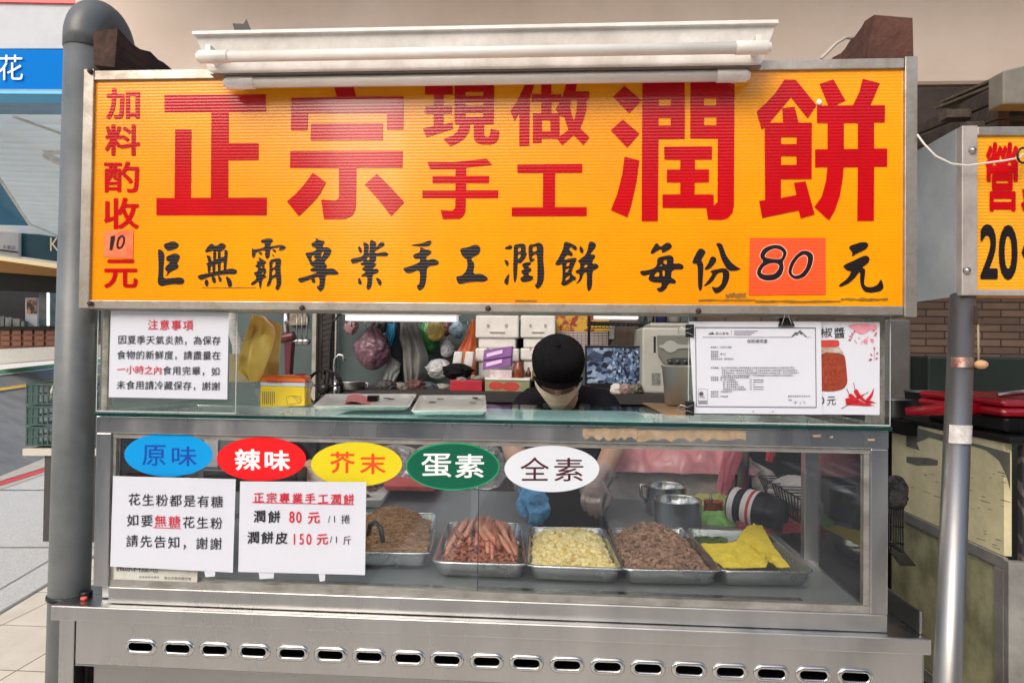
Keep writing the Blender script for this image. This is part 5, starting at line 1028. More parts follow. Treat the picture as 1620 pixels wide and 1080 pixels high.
def hand(mb, wv, hd, side, g=1.0, curl=.5):
    d = (hd-wv).normalized(); sd_ = V((1,0,0)); sd_ = (sd_-d*sd_.dot(d)).normalized(); up = sd_.cross(d)*(-1 if sd_.cross(d).z < 0 else 1)
    L_ = .085; kn = wv+d*L_; mb.tube([wv-d*.01, wv+d*.02, wv+d*.055, kn], [.029*g,.032*g,.036*g,.03*g], 14)
    mb.ball(wv+d*.05, (.042*g,.042*g,.022*g), 14, 10)
    for i, l in enumerate((.068,.078,.073,.056)):
        o_ = (i-1.5)*.019*side; b = kn+sd_*o_-d*.008; a1 = (d*(1-curl*.4)-up*curl*.7).normalized(); a2 = (d*(.5-curl*.6)-up*(.5+curl)+sd_*side*-.25).normalized(); m1 = b+a1*l*.5; m2 = m1+a2*l*.32; m3 = m2+(a2*.7-d*.5*curl).normalized()*l*.26
        mb.tube([b-d*.02, b, m1, m2, m3], [.0095*g,.0098*g,.0092*g,.0084*g,.0066*g], 10); mb.ball(m3, .0068*g, 8, 6)
    tb = wv+d*.025-sd_*side*.03; t1 = tb+(d*.6-sd_*side*.6-up*.3).normalized()*.036; t2 = t1+(d*.8+sd_*side*.15-up*.55).normalized()*.03; t3 = t2+(d*.6+sd_*side*.5-up*.5).normalized()*.02
    mb.tube([wv+d*.02-sd_*side*.012, tb, t1, t2, t3], [.015*g,.0145*g,.0118*g,.0105*g,.008*g], 10)
tilt = Matrix.Rotation(math.radians(38), 3, 'X')       # head bowed towards the camera
def H_(x, y, z): return HC+tilt @ V((x, y, z))
mb = MB(); mb.ball((0,0,-.008), (.078,.098,.100), 24, 18)
hv = [H_(*p) for p in mb.v]; hf = mb.f; mb = MB(); mb.add(hv, hf)
mb.ball(H_(0,-.045,-.055), (.058,.06,.062), 16, 12); mb.tube([H_(0,-.092,.012), H_(0,-.112,-.02), H_(0,-.104,-.034)], [.008,.013,.012], 10); mb.ball(H_(0,-.082,-.062), (.026,.014,.01), 10, 8)
for s in (-1, 1): mb.ball(H_(s*.079,.006,-.012), (.012,.02,.03), 12, 8); mb.ball(H_(s*.032,-.085,.012), (.017,.012,.012), 10, 8)
mb.tube([H_(0,.03,-.06), neckb.lerp(H_(0,.03,-.06),.5), neckb-V((0,0,.06))], [.054,.052,.06], 16)
mb.tube([neckb-V((0,0,.05)), chest, chest.lerp(pelvis,.55), pelvis], [.09,.135,.125,.14], 20); mb.tube([shL, neckb, shR], [.055,.065,.055], 14)
for s in (-1, 1): mb.tube([pelvis+V((s*.08,0,0)), pelvis+V((s*.09,-.01,-.4)), pelvis+V((s*.09,.02,-.8))], [.09,.06,.04], 14); mb.tube([pelvis+V((s*.09,.05,-.83)), pelvis+V((s*.09,-.12,-.84))], [.035,.028], 10)
for s, e, wv, hd, sg in ((shL, elL, wrL, hdL, 1), (shR, elR, wrR, hdR, -1)):
    arm(mb, s, e, wv); hand(mb, wv, hd, sg)
remeshed(mb, 'body', SK, per, .0045, 3)
for s in (-1, 1):
    mb = MB(); mb.ball(H_(s*.033,-.092,.014), (.012,.01,.007), 10, 8); part('eye', mb, mat('closed_eye', rgb(96,70,60), .4), per)
# shirt, trousers
mb = MB(); mb.tube([neckb-V((0,-.005,.015)), neckb-V((0,0,.05)), chest, chest.lerp(pelvis,.55), pelvis+V((0,0,-.02))], [.075,.105,.155,.148,.158], 24); mb.tube([shL+V((-.01,0,.004)), neckb+V((0,.012,-.01)), shR+V((.01,0,.004))], [.066,.076,.066], 16)
for s, e in ((shL, elL), (shR, elR)): mb.tube([s.lerp(e,-.1), s, s.lerp(e,.62)], [.06,.066,.064], 18)
remeshed(mb, 'shirt', SHIRT, per, .007, 4)
mb = MB(); mb.tube([pelvis+V((0,0,.05)), pelvis-V((0,0,.05))], [.15,.16], 22)
for s in (-1, 1): mb.tube([pelvis+V((s*.075,0,-.02)), pelvis+V((s*.09,-.01,-.4)), pelvis+V((s*.09,.02,-.79))], [.1,.078,.062], 16)
remeshed(mb, 'trousers', SHIRT, per, .012, 3)
mb = MB()
for s, sh in ((-1, shL), (1, shR)):
    p0 = sh.lerp(neckb,.45); mb.slab([p0+V((-.02,.06,.062)), p0+V((.02,.06,.062)), p0+V((.02-s*.01,-.09,-.02)), p0+V((-.02-s*.01,-.09,-.02))], (0,0,.006))
mb.slab([chest+V((-.12,-.165,.02)), chest+V((.12,-.165,.02)), V((pelvis.x+.16,pelvis.y-.18,.62)), V((pelvis.x-.16,pelvis.y-.18,.62))], (0,-.005,0)); part('apron', mb, mat('dark_apron', (.03,.026,.026,1), .8), per)
# cap
mb = MB(); vs = []; n = 40; fs = []
prof = [(1.05,.006),(1.09,.024),(1.10,.048),(1.05,.070),(.90,.088),(.62,.100),(.30,.1055),(.02,.106)]
for j, (r, z) in enumerate(prof):
    for i in range(n):
        a = 2*math.pi*i/n; seam = 1-.012*(abs(math.cos(3*a)) < .12); b = 1+.02*ripple((math.cos(a), math.sin(a), z*12), 1.5, 3); vs.append(H_(.090*r*math.cos(a)*seam*b, .110*r*math.sin(a)*seam*b+.004, z))
for j in range(len(prof)-1):
    for i in range(n): i2 = (i+1) % n; fs.append((j*n+i, j*n+i2, (j+1)*n+i2, (j+1)*n+i))
fs.append(tuple((len(prof)-1)*n+i for i in range(n))); mb.add(vs, fs, 0, True)
def brim(u, v_):
    a = -math.pi*(.14+.72*u); r = 1+.14*v_*math.sin(-a)**.7 if math.sin(-a) > 0 else 1; return H_(.097*math.cos(a)*(1+.05*v_), .118*math.sin(a)*r,   .026-.014*v_-.020*(2*u-1)**2*(1-.3*v_))
mb.grid(brim, 26, 8); mb.ball(H_(0,0,.107), .009, 10, 6)
CAPM = mat('black_cap_cloth', (.007,.007,.008,1), .9, 0, (.011,.011,.012,1), 30, .5, 320, spec=.08); o = part('cap', mb, CAPM, per); m = o.modifiers.new('t', 'SOLIDIFY'); m.thickness = .003
# mask
mb = MB()
def mask(u, v_):
    a = math.pi*(1.13+.74*u); z = -.018-.010*math.sin(u*math.pi)-.092*v_; b = .094+.014*math.sin(u*math.pi)*math.sin(v_*math.pi*.9+.3); sh = 1-.72*max(0, v_-.3); x = .092*math.cos(a)*sh; y = b*math.sin(a)*(1.12-.16*max(0, v_-.6))-.006*math.sin(u*math.pi)-.003*abs(math.sin(v_*9.4))*math.sin(u*math.pi)
    return H_(x, y, z+.022*abs(2*u-1)**2*(v_-.3)*1.2)
mb.grid(mask, 30, 22); o = part('face_mask', mb, mat('pale_mask', rgb(238,228,204), .8, 0, rgb(230,218,190), 10, .1, 90), per); m = o.modifiers.new('t', 'SOLIDIFY'); m.thickness = .0018
mb = MB()
for s in (-1, 1): mb.tube([H_(s*.084,-.046,.0), H_(s*.091,-.01,.008), H_(s*.092,.012,-.006), H_(s*.084,-.04,-.05)], .0014, 6)
part('ear_loop', mb, M['paper'], per)
mb = MB()
def hair(u, v_):
    a = math.pi*(-.16+1.32*u); return H_(.083*math.cos(a)*(1+.03*noise.noise(V((u*60,v_*2,1)))), .103*math.sin(a)+.004, .012-.075*v_*(1-.35*abs(math.cos(a))))
mb.grid(hair, 60, 8); part('hair', mb, mat('black_hair', (.012,.010,.009,1), .5, bump=.6, bscale=240, stretch=(1,1,.1)), per)
# gloves
mb = MB(); hand(mb, wrL, hdL, 1, 1.18); mb.tube([wrL.lerp(elL,.06), wrL+(hdL-wrL)*.2], [.04,.036], 18)
remeshed(mb, 'blue_glove', mat('blue_nitrile', rgb(112,182,224), .4, 0, rgb(76,146,200), 26, .9, 60), per, .004, 3)
mb = MB(); hand(mb, wrR, hdR, -1, 1.22); FILM = glassmat('clear_glove_film', (.93,.93,.94,1), 1.8, .14, .22)
g = remeshed(mb, 'clear_glove', FILM, per, .004, 2)
for wv, e, hd in ((wrL, elL, hdL), (wrR, elR, hdR)):
    mb = MB(); d = (e-wv).normalized(); ax = V((1,0,0)); ay = d.cross(ax).normalized()
    def cuff(u, v_):
        a = u*6.283; r = .035+.016*v_+.007*math.sin(a*5+v_*3)*v_+.004*math.sin(a*11); return wv+d*(-.03+.085*v_+.008*math.sin(a*4)*v_)+(ax*math.cos(a)+ay*math.sin(a))*r
    mb.grid(cuff, 30, 8); part('glove_cuff', mb, FILM, per)

# ------------------------------------------------------------------ the inside of the stall, seen over the glass top
YW = 2.74
glowm = bpy.data.materials.new('strip_glow'); glowm.use_nodes = True; e = glowm.node_tree.nodes['Principled BSDF']; e.inputs['Emission Color'].default_value = (1,.98,.94,1); e.inputs['Emission Strength'].default_value = .28  # white strips with a weak glow of their own
def stripl(x0, x1, y0, y1, Y, label):
    t = thing('glow_strip', P((x0+x1)/2, y1, Y), label, 'lamp'); mb = MB(); boxpx(mb, x0, y0, x1, y1, Y, .09); part('strip_face', mb, glowm, t, .004)
    mb = MB(); a, b = P(x0-4, y0, Y), P(x1+4, y0-8, Y); mb.box(a.x, b.x, Y-.01, Y+.1, a.z+.0005, b.z); part('housing', mb, M['white_paint'], t)
stripl(546, 722, 497, 507, 2.3, 'faintly glowing white strip above the hanging coats at the back of the stall')
stripl(940, 1010, 496, 504.5, 2.35, 'faintly glowing white strip behind the dark shelf at the right')
# unseen tube lamp added behind the sign to light the work top
t = thing('added_work_lamp', (-.15,.8,1.93), 'unseen white tube lamp added behind the yellow sign to light the work top', 'lamp')
mb = MB(); mb.box(-.75,.45,.76,.84,1.955,1.985); part('housing', mb, M['white_paint'], t)
wl_ = glowm.copy(); wl_.name = 'added_work_glow'; wl_.node_tree.nodes['Principled BSDF'].inputs['Emission Strength'].default_value = 5.5
for y in (.775,.825): mb = MB(); mb.tube([(-.74,y,1.94),(.44,y,1.94)], .014, 12); part('tube', mb, wl_, t)
# coats and bags on the back wall
Yb = 2.6
cloth('grey_jacket', 'grey hooded jacket hanging on the back wall', 'jacket', ([(634,508),(632,535),(637,552),(638,585),(641,608)],[(658,506),(668,530),(678,565),(676,592),(668,606)]), Yb-.06, plain('grey_jacket_cloth', (112,112,110), .9, (94,94,92), 10, bump=.3, bscale=120), .07, 3, 3)
cloth('grey_jacket_sleeve', 'pale grey cloth hanging below the dark jacket', 'cloth', ([(617,563),(608,590),(600,622)],[(634,575),(632,590),(618,622)]), Yb-.03, plain('light_grey_cloth', (132,134,132), .9, (112,114,114), 10), .04, 2, 6)
cloth('dark_jacket', 'dark navy jacket hanging between the purple bag and the grey jacket', 'jacket', ([(607,508),(610,545),(612,580),(600,622)],[(632,506),(636,540),(640,590),(634,622)]), Yb+.04, plain('navy_cloth', (44,52,66), .9), .05, 3, 5)
cloth('blue_towel', 'bright blue cloth hanging in front of the navy jacket', 'towel', ([(612,511),(611,530),(617,548)],[(627,512),(625,530),(620,548)]), Yb-.02, plain('blue_cloth', (48,130,170), .8, (38,110,150), 12), .025, 2, 8)
def bagpx(name, label, x0, y0, x1, y1, Y, m, seed, **k):
    c = P((x0+x1)/2, (y0+y1)/2, Y); s = (Y+1.55)/FPX; return bag(name, label, c, ((x1-x0)/2*s, (x1-x0)/2*s*.7, (y1-y0)/2*s), m, seed, **k)
def pbag(n, c, c2): return plain(n, c, .35, c2, 7, bump=.5, bscale=24)
bagpx('plastic_bag', 'dark purple plastic bag hanging full on the back wall', 563, 514, 616, 586, Yb-.1, pbag('purple_bag', (112,78,92), (78,56,66)), 1)
bagpx('plastic_bag', 'green plastic bag hanging behind the grey jacket', 660, 500, 694, 562, Yb+.02, pbag('green_bag', (56,132,72), (40,104,56)), 2)
bagpx('plastic_bag', 'small yellow plastic bag hanging beside the green bag', 675, 505, 704, 540, Yb-.1, pbag('yellow_plastic', (190,168,92), (168,144,72)), 3)
bagpx('plastic_bag', 'small maroon plastic bag behind the yellow bag', 698, 504, 714, 532, Yb-.02, pbag('maroon_plastic', (112,60,70), (88,44,54)), 4)
bagpx('plastic_bag', 'clear plastic bag with blue and white things beside the red bag', 711, 506, 736, 536, Yb-.05, pbag('clear_bag', (150,170,182), (96,126,148)), 5)
cloth('plastic_bag', 'red and orange plastic bag hanging left of the white foam boxes', 'plastic bag', ([(747,505),(735,535),(722,558),(714,578)],[(752,505),(754,535),(754,570),(752,600)]), Yb-.12, pbag('red_bag', (178,66,52), (196,120,48)), .05, 2, 9)
# foam boxes
FOAM = plain('white_foam', (214,212,206), .8, (198,196,190), 14, bump=.15, bscale=160)
def foam(x0, x1, y0, ym, y1, Y, label):
    t = thing('foam_box', P((x0+x1)/2, y1, Y), label, 'foam box', 'white foam boxes at the back of the stall'); mb = MB(); boxpx(mb, x0+5, ym, x1-5, y1, Y+.015, .28); part('box_body', mb, FOAM, t, .008)
    mb = MB(); boxpx(mb, x0, y0, x1, ym-.2, Y, .31); part('lid', mb, FOAM, t, .01)
    mb = MB(); w_ = (x1-x0); ly = ym-9; boxpx(mb, x0+w_*.32, ly-.8, x1-w_*.32, ly+.8, Y-.006, .007); boxpx(mb, x0+w_*.26, ly-13, x0+w_*.32, ly-8, Y-.004, .005); boxpx(mb, x1-w_*.32, ly-13, x1-w_*.26, ly-8, Y-.004, .005); part('grip', mb, plain('foam_painted_shade', (150,146,140), .8), t)  # darker colour puts the shade of the grip slots on raised bars
foam(752, 821, 499, 534.5, 550, 2.4, 'white foam box with lid, upper one left of the black post')
foam(823, 879, 499, 534.5, 550, 2.42, 'white foam box with lid, upper one partly behind the black cap')
foam(752, 821, 551, 572, 602, 2.4, 'white foam box, lower one behind the purple glove boxes')
foam(823, 879, 551, 570, 602, 2.42, 'white foam box, lower one behind the black cap')
# back counter and its clutter
cz = P(800,619,2.1)
mb = MB(); a, b = P(540,622,2.0), P(1100,622,2.0); mb.box(a.x, b.x, 2.0, 2.72, cz.z-.05, cz.z); mb.box(a.x, b.x, 2.05, 2.7, .0, cz.z-.0505); solo('back_counter', mb, plain('dark_counter', (52,48,46), .6, (38,34,34), 5), 'dark back counter carrying boxes, monitor and machine behind the person', 'counter')
CZ = cz.z+.001
def onback(name, label, cat, x0, x1, y0, dep, Y, m, bevel=.004, group=None, y1=None, yaw=0):
    a, b = P(x0, y0, Y), P(x1, y0, Y); z0 = CZ if y1 is None else P((x0+x1)/2, y1, Y).z; mb = MB(); mb.box(a.x, b.x, Y, Y+dep, z0, a.z); return solo(name, mb, m, label, cat, group, bevel)
onback('red_box', 'red rectangular box on the back counter left of the fruit box', 'box', 712, 763, 601, .15, 2.1, plain('red_carton', (176,30,46), .5, (160,22,40), 6), y1=618.5)
t = thing('fruit_carton', P(800,619,2.1), 'carton with a printed red fruit picture beside the red box on the back counter', 'carton'); mb = MB(); boxpx(mb, 767, 601, 838, 618.5, 2.1, .2); part('carton_body', mb, plain('carton_side', (150,140,110), .6, (104,120,80), 9), t, .003)
mb = MB(); px_poly(mb, ell(808,611,14,7,24), 2.098); px_poly(mb, ell(785,610,12,6.5,20), 2.0985); part('fruit_print', mb, plain('fruit_red', (186,58,48), .5, (150,60,40), 8), t)
mb = MB(); boxpx(mb, 767, 598.5, 838, 600.5, 2.095, .21); part('white_lip', mb, M['white_paint'], t)
def glovebox(y0, y1, dx, label):
    t = thing('glove_box', P(785, y1, 2.2), label, 'box', 'purple glove boxes'); a, b = P(763+dx, y1, 2.2), P(808+dx, y1-6, 2.2); h = (y1-y0)*3.75/FPX; mb = MB(); mb.hexa([a, b, b+V((0,.12,0)), a+V((0,.12,0))], [a+V((.004,.01,h)), b+V((.004,.01,h)), b+V((.004,.12,h)), a+V((.004,.12,h))]); part('box_body', mb, plain('purple_carton', (116,62,136), .5, (96,48,120), 20), t, .003)
    mb = MB(); a2, b2 = a+V((.02,-.002,h*.3)), b+V((-.05,-.002,h*.3)); mb.add([a2, b2, b2+V((0,.008,h*.35)), a2+V((0,.008,h*.35))], [(0,1,2,3)]); part('pale_print', mb, plain('lilac_print', (190,160,200), .5), t)
glovebox(568, 585, 0, 'purple glove box, lower of the two tilted on the back counter'); glovebox(553, 570, 1, 'purple glove box, upper of the two tilted on the back counter')
onback('tissue_carton', 'white tissue carton below the purple glove boxes', 'tissue box', 775, 810, 585, .1, 2.15, plain('white_carton', (206,200,198), .6, (176,150,160), 20), y1=600)
mb = MB(); c = P(820,601,2.18); s = 3.73/FPX; mb.lathe([(0,0),(8*s,0),(9*s,4*s),(9*s,20*s),(7*s,24*s),(7*s,30*s),(0,30*s)], c, 18); solo('brown_jar', mb, plain('brown_jar_glass', (120,60,36), .2, (90,40,26), 20), 'brown jar standing right of the tissue carton', 'jar')
bagpx('black_pouch', 'black bag lying left of the foam boxes on the back counter', 702, 574, 746, 601, 2.25, M['black_cloth'], 11, cat='bag', neck=False)
bagpx('clear_bag_bundle', 'pale clear plastic bundle on the back counter left of the black bag', 676, 567, 714, 601, 2.35, pbag('pale_bundle', (178,180,180), (128,130,130)), 12, cat='plastic bag', neck=False)
for k, x in enumerate((715, 733)):
    mb = MB(); a, b = P(x, 580, 2.3), P(x+17, 556, 2.3); mb.hexa([(a.x,2.3,a.z),(b.x-.01,2.3,a.z),(b.x-.01,2.36,a.z),(a.x,2.36,a.z)], [(a.x+.012,2.3,b.z),(b.x,2.3,b.z),(b.x,2.36,b.z),(a.x+.012,2.36,b.z)]); solo('napkin_packet', mb, plain('napkin_white', (208,208,204), .6, (180,180,176), 16), '%s white napkin packet below the red plastic bag' % ('left' if k == 0 else 'right'), 'napkin packet', bevel=.006)
for k, (x0, x1, y0) in enumerate(((745,752,592),(722,738,596),(750,766,594))): bagpx('rag', 'small crumpled rag on the back counter, %s' % ('beside the black bag','in front of the black bag','above the red box')[k], x0, y0, x1, y0+9, 2.12, plain('rag', (150,140,120), .9, (100,96,110), 20), 30+k, cat='rag', neck=False)
# more of the clutter
bagpx('plastic_bag', 'small black plastic bag hanging above the grey jacket sleeve', 596, 500, 612, 528, Yb-.06, pbag('black_bag', (40,38,42), (24,24,28)), 6)
bagpx('plastic_bag', 'small white plastic bag hanging below the clear bag', 697, 536, 717, 566, Yb-.04, pbag('white_bag', (190,192,194), (150,154,160)), 7)
bagpx('plastic_bag', 'dull pink plastic bag hanging against the wall right of the tap', 545, 500, 566, 530, Yb+.02, pbag('dull_pink_bag', (150,112,116), (120,86,94)), 8)
for k, (x, h, c_, lb) in enumerate(((836,20,(92,48,34),'brown'),(846,24,(150,120,60),'amber'),(829,16,(70,84,52),'green'))):
    c = P(x, 601, 2.34); s = 3.9/FPX; mb = MB(); mb.lathe([(0,0),(4.2*s,0),(4.4*s,h*.6*s),(1.8*s,h*.8*s),(1.8*s,h*s),(0,h*s)], c, 14); solo('sauce_bottle', mb, plain(lb+'_bottle', c_, .2), 'small %s sauce bottle beside the brown jar' % lb, 'bottle')
for k, (x0, x1, y0, c_, c2_, lb) in enumerate(((592,626,600,(60,56,58),(40,38,40),'dark grey'),(618,648,604,(120,110,100),(92,84,78),'dull beige'),(640,672,599,(92,52,50),(66,38,38),'dark maroon'),(662,692,603,(70,76,82),(48,52,58),'slate grey'),(684,716,606,(150,146,140),(112,108,104),'pale grey'))): bagpx('bundle', lb+' crumpled bundle on the back counter below the hanging jackets', x0, y0, x1, 624, 2.15+.04*k, plain('bundle_'+lb.replace(' ','_'), c_, .6, c2_, 12, bump=.6, bscale=40), 100+k, cat='bundle', neck=False)
for k, x in enumerate((470,478,486)):
    mb = MB(); p = P(x, 494, 2.55); mb.tube([p, p+V((0,0,-.16))], .004, 6); mb.ball(p+V((0,-.01,-.18)), (.03,.02,.022), 12, 8); solo('ladle', mb, M['steel_dark'], 'steel ladle hanging behind the maroon stand, %s of three' % ('left','middle','right')[k], 'ladle')
t = thing('hanger_rail', P(650,509,Yb), 'thin steel rail holding the jackets and bags on the back wall', 'rail'); mb = MB(); a, b = P(545,500,Yb), P(752,502,Yb); a.z = b.z = P(650,509,Yb).z; mb.tube([a, b], .006, 8); part('bar', mb, M['steel_dark'], t)
for k in range(9): mb = MB(); p = a.lerp(b, (k+.5)/9); mb.tube([p+V((0,0,.012)), p+V((0,-.015,0)), p+V((0,-.012,-.03)), p+V((0,.01,-.035))], .0025, 6); part('hook', mb, M['steel_dark'], t)
# poster, calendar and shelving on the right
t = thing('wall_poster', P(920,545,YW-.03), 'yellow and red picture poster with a calendar grid below, behind the black cap', 'poster')
mb = MB(); px_quad(mb, 879, 497, 964, 524, YW-.02); part('picture', mb, plain('poster_picture', (190,150,40), .5, (140,40,28), 14, sharp=True), t)
mb = MB(); px_quad(mb, 879, 524.3, 962, 566, YW-.02); part('calendar_sheet', mb, plain('calendar_paper', (170,160,156), .6), t)
mb = MB()
for i in range(9): px_quad(mb, 879, 526+i*4.4, 962, 527.2+i*4.4, YW-.0205)
for i in range(13): px_quad(mb, 880+i*6.6, 526, 881+i*6.6, 564, YW-.0207)
part('grid_print', mb, plain('calendar_grid', (112,96,104), .6), t)
t = thing('wire_shelf', P(1010,620,2.3), 'black wire shelf frame behind the monitor', 'shelf'); mb = MB(); 
for x in (932, 1100): a = P(x, 500, 2.36); mb.tube([(a.x,2.36,CZ),(a.x,2.36,a.z+.4)], .008, 8)
part('post', mb, M['black_plastic'], t); mb = MB(); a, b = P(932,509,2.36), P(1110,512,2.36); a.z = b.z
mb.tube([a, b], .008, 8); mb.tube([a+V((0,.3,0)), b+V((0,.3,0))], .006, 8)
for i in range(24): p = a.lerp(b, i/23); mb.tube([p, p+V((0,.3,0))], .003, 5)
for i in range(30): p = a.lerp(b, i/30); q = a.lerp(b, (i+.5)/30); mb.tube([p+V((0,-.006,0)), q+V((0,-.006,-.03))], .002, 4)
mb.tube([a+V((0,-.006,-.03)), b+V((0,-.006,-.03))], .003, 5); part('shelf_grid', mb, M['black_plastic'], t)
for k, (x0, x1, y0, m_, lb) in enumerate(((1018,1036,497,M['steel_bright'],'steel pot on the wire shelf above the machine'),(1038,1056,496,plain('blue_tin', (40,44,96), .4),'dark blue tin on the wire shelf above the machine'),(1058,1078,498,plain('grey_tin', (140,138,132), .5),'grey tin on the wire shelf right of the blue tin'))):
    c = P((x0+x1)/2, 508, 2.45); s = 4/FPX; r = (x1-x0)/2*s; mb = MB(); mb.lathe([(0,.006),(r,.006),(r,.11),(r*.93,.112),(r*.9,.02),(0,.02)], (c.x, c.y+.02, a.z), 20); solo('tin', mb, m_, lb, 'tin')
# door leaf strips between the poster and the machine
mb = MB(); boxpx(mb, 966, 480, 1012, 620, YW-.02, .015); solo('brown_door', mb, plain('brown_door_wood', (96,80,72), .6, (72,58,52), 7, stretch=(6,1,.5)), 'brown wooden door behind the monitor', 'door')
mb = MB(); boxpx(mb, 964, 514, 972, 536, YW-.03, .012); solo('switch_box', mb, plain('grey_switch', (150,150,146), .5), 'small grey switch box above the monitor', 'switch')
# monitor
def screenmat():
    m = bpy.data.materials.new('cctv_screen'); m.use_nodes = True; t = m.node_tree; b = t.nodes['Principled BSDF']; N = t.nodes.new; L = t.links.new
    tc = N('ShaderNodeTexCoord'); mp = N('ShaderNodeMapping'); mp.inputs['Scale'].default_value = (90, 1, 70); mp.inputs['Rotation'].default_value = (0,.5,0); L(tc.outputs['Object'], mp.inputs[0])
    vo = N('ShaderNodeTexVoronoi'); vo.distance = 'CHEBYCHEV'; vo.inputs['Scale'].default_value = 1.0; L(mp.outputs[0], vo.inputs['Vector'])
    r = N('ShaderNodeValToRGB'); r.color_ramp.elements[0].color = rgb(24,26,40); r.color_ramp.elements[1].color = rgb(190,200,216)
    e1 = r.color_ramp.elements.new(.35); e1.color = rgb(34,38,52); e2 = r.color_ramp.elements.new(.62); e2.color = rgb(96,118,150); L(vo.outputs['Color'], r.inputs[0])
    n = N('ShaderNodeTexNoise'); n.inputs['Scale'].default_value = 3; L(mp.outputs[0], n.inputs['Vector']); mx = N('ShaderNodeMix'); mx.data_type = 'RGBA'; mx.blend_type = 'MULTIPLY'; mx.inputs[0].default_value = .7; L(r.outputs[0], mx.inputs[6]); L(n.outputs[0], mx.inputs[7])
    b.inputs['Base Color'].default_value = (0.01,.01,.01,1); b.inputs['Roughness'].default_value = .2; L(mx.outputs[2], b.inputs['Emission Color']); b.inputs['Emission Strength'].default_value = .9; return m
t = thing('monitor', P(970,624,2.2), 'black flat monitor showing two camera views, right of the black cap', 'monitor')
mb = MB(); boxpx(mb, 925, 547, 1016, 612, 2.2, .03); part('bezel', mb, M['black_plastic'], t, .003)
mb = MB(); px_quad(mb, 928.5, 550.5, 1012, 606, 2.198); part('screen', mb, screenmat(), t)
mb = MB(); px_poly(mb, [(928.5,550.5),(969,550.5),(969,606),(928.5,606)], 2.1975)
ms = screenmat(); ms.node_tree.nodes['Mapping'].inputs['Scale'].default_value = (30,1,44); ms.node_tree.nodes['Mapping'].inputs['Rotation'].default_value = (0,-.6,0); part('left_view', mb, ms, t)
mb = MB(); a = P(970,612,2.21); mb.box(a.x-.02, a.x+.02, 2.215, 2.235, CZ+.011, a.z); mb.box(a.x-.09, a.x+.09, 2.15, 2.3, CZ, CZ+.0105); part('stand', mb, M['black_plastic'], t)
for k, (x0, x1, m_) in enumerate(((966,984,plain('white_scrap', (190,186,180), .7)),(978,1000,plain('pinkish_bag', (140,120,116), .5, (110,92,90), 10)),(994,1016,plain('olive_bag', (92,88,72), .5, (66,62,52), 10)))): bagpx('crumpled_bag', '%s crumpled bag lying under the monitor' % ('white','pinkish','olive')[k], x0, 606, x1, 626, 2.08, m_, 40+k, cat='bag', neck=False)
# the grey machine
t = thing('sealing_machine', P(1050,625,2.1), 'pale grey counter machine with a dark grey front panel, right of the monitor', 'machine')
mb = MB(); a, b = P(1015,625,2.1), P(1100,518,2.1); mb.box(a.x, b.x, 2.1, 2.5, CZ, b.z); part('machine_body', mb, plain('grey_plastic_case', (164,164,156), .5, (148,148,140), 4), t, .012)
mb = MB(); mb.prism([(1040,530),(1098,530),(1098,580),(1054,580),(1042,562)], lambda x, y: P(x, y, 2.075), (0,.0245,0)); part('front_panel', mb, plain('dark_grey_plate', (104,106,100), .4), t, .004)
mb = MB(); mb.prism(chaikin([(1043,546),(1050,545),(1054,540),(1061,538),(1068,540),(1072,545),(1098,545),(1098,551),(1072,551),(1068,556),(1061,558),(1054,556),(1050,551),(1043,550)], 1), lambda x, y: P(x, y, 2.07), (0,.0045,0)); part('emblem', mb, plain('grey_emblem', (150,152,146), .4), t)
mb = MB(); mb.prism(chaikin([(1054,566),(1098,566),(1098,578),(1058,578)], 1), lambda x, y: P(x, y, 2.07), (0,.0045,0))
for x in (1060,1072,1084): mb.lathe([(0,0),(.012,0),(.012,.006),(0,.006)], P(x,572,2.068), 12, axis=(0,-1,0))
part('control_strip', mb, plain('control_dark', (56,58,56), .4), t)
mb = MB(); px_quad(mb, 1031, 590, 1045, 609, 2.0985); part('label_plate', mb, plain('label_plate', (130,134,130), .5, (70,74,72), 60), t)
mb = MB(); px_quad(mb, 1034, 532, 1037.5, 558, 2.0985); part('side_slot', mb, M['dark'], t)
mb = MB(); a, b = P(1028,518,2.15), P(1098,511,2.15); mb.box(a.x, b.x, 2.14, 2.45, a.z+.001, b.z); part('top_tray', mb, plain('grey_top', (150,148,142), .5), t, .01)

# left inside: door frame, cable tray, stand, fan, mug, tap
mb = MB()
for x0, x1 in ((492,501),(528,533)): boxpx(mb, x0, 470, x1, 640, 2.7, .03)
boxpx(mb, 501.3, 470, 527.7, 640, 2.73, .005, 1); solo('door_frame', mb, [plain('pale_frame', (168,164,154), .6, (140,136,128), 10), plain('dark_gap', (52,46,44), .8)], 'pale door frame with a dark gap behind the napkin pack', 'door frame')
mb = MB(); a, b = P(510,490,2.6), P(524,600,2.6); mb.tube([a, (a.x,2.6,b.z)], .004, 6); mb.tube([(b.x,2.6,a.z), b], .004, 6)
for i in range(14): z = a.z+(b.z-a.z)*i/13; mb.tube([(a.x,2.6,z), (b.x,2.6,z+.02)], .003, 5)
solo('cable_ladder', mb, M['black_plastic'], 'narrow black wire ladder hanging in the pale door frame', 'wire ladder')
mb = MB(); mb.tube([P(540,494,2.4),P(526,510,2.4),P(523,540,2.4),P(522,580,2.4),P(518,610,2.4),P(521,640,2.4)], .007, 8); solo('black_hose', mb, M['black_plastic'], 'black cable hanging down in front of the pale door frame', 'cable')
mb = MB(); mb.tube([P(453,490,2.0),P(453,530,2.0)], .016, 14); solo('steel_tube', mb, M['steel_bright'], 'short steel tube hanging above the maroon stand', 'tube')
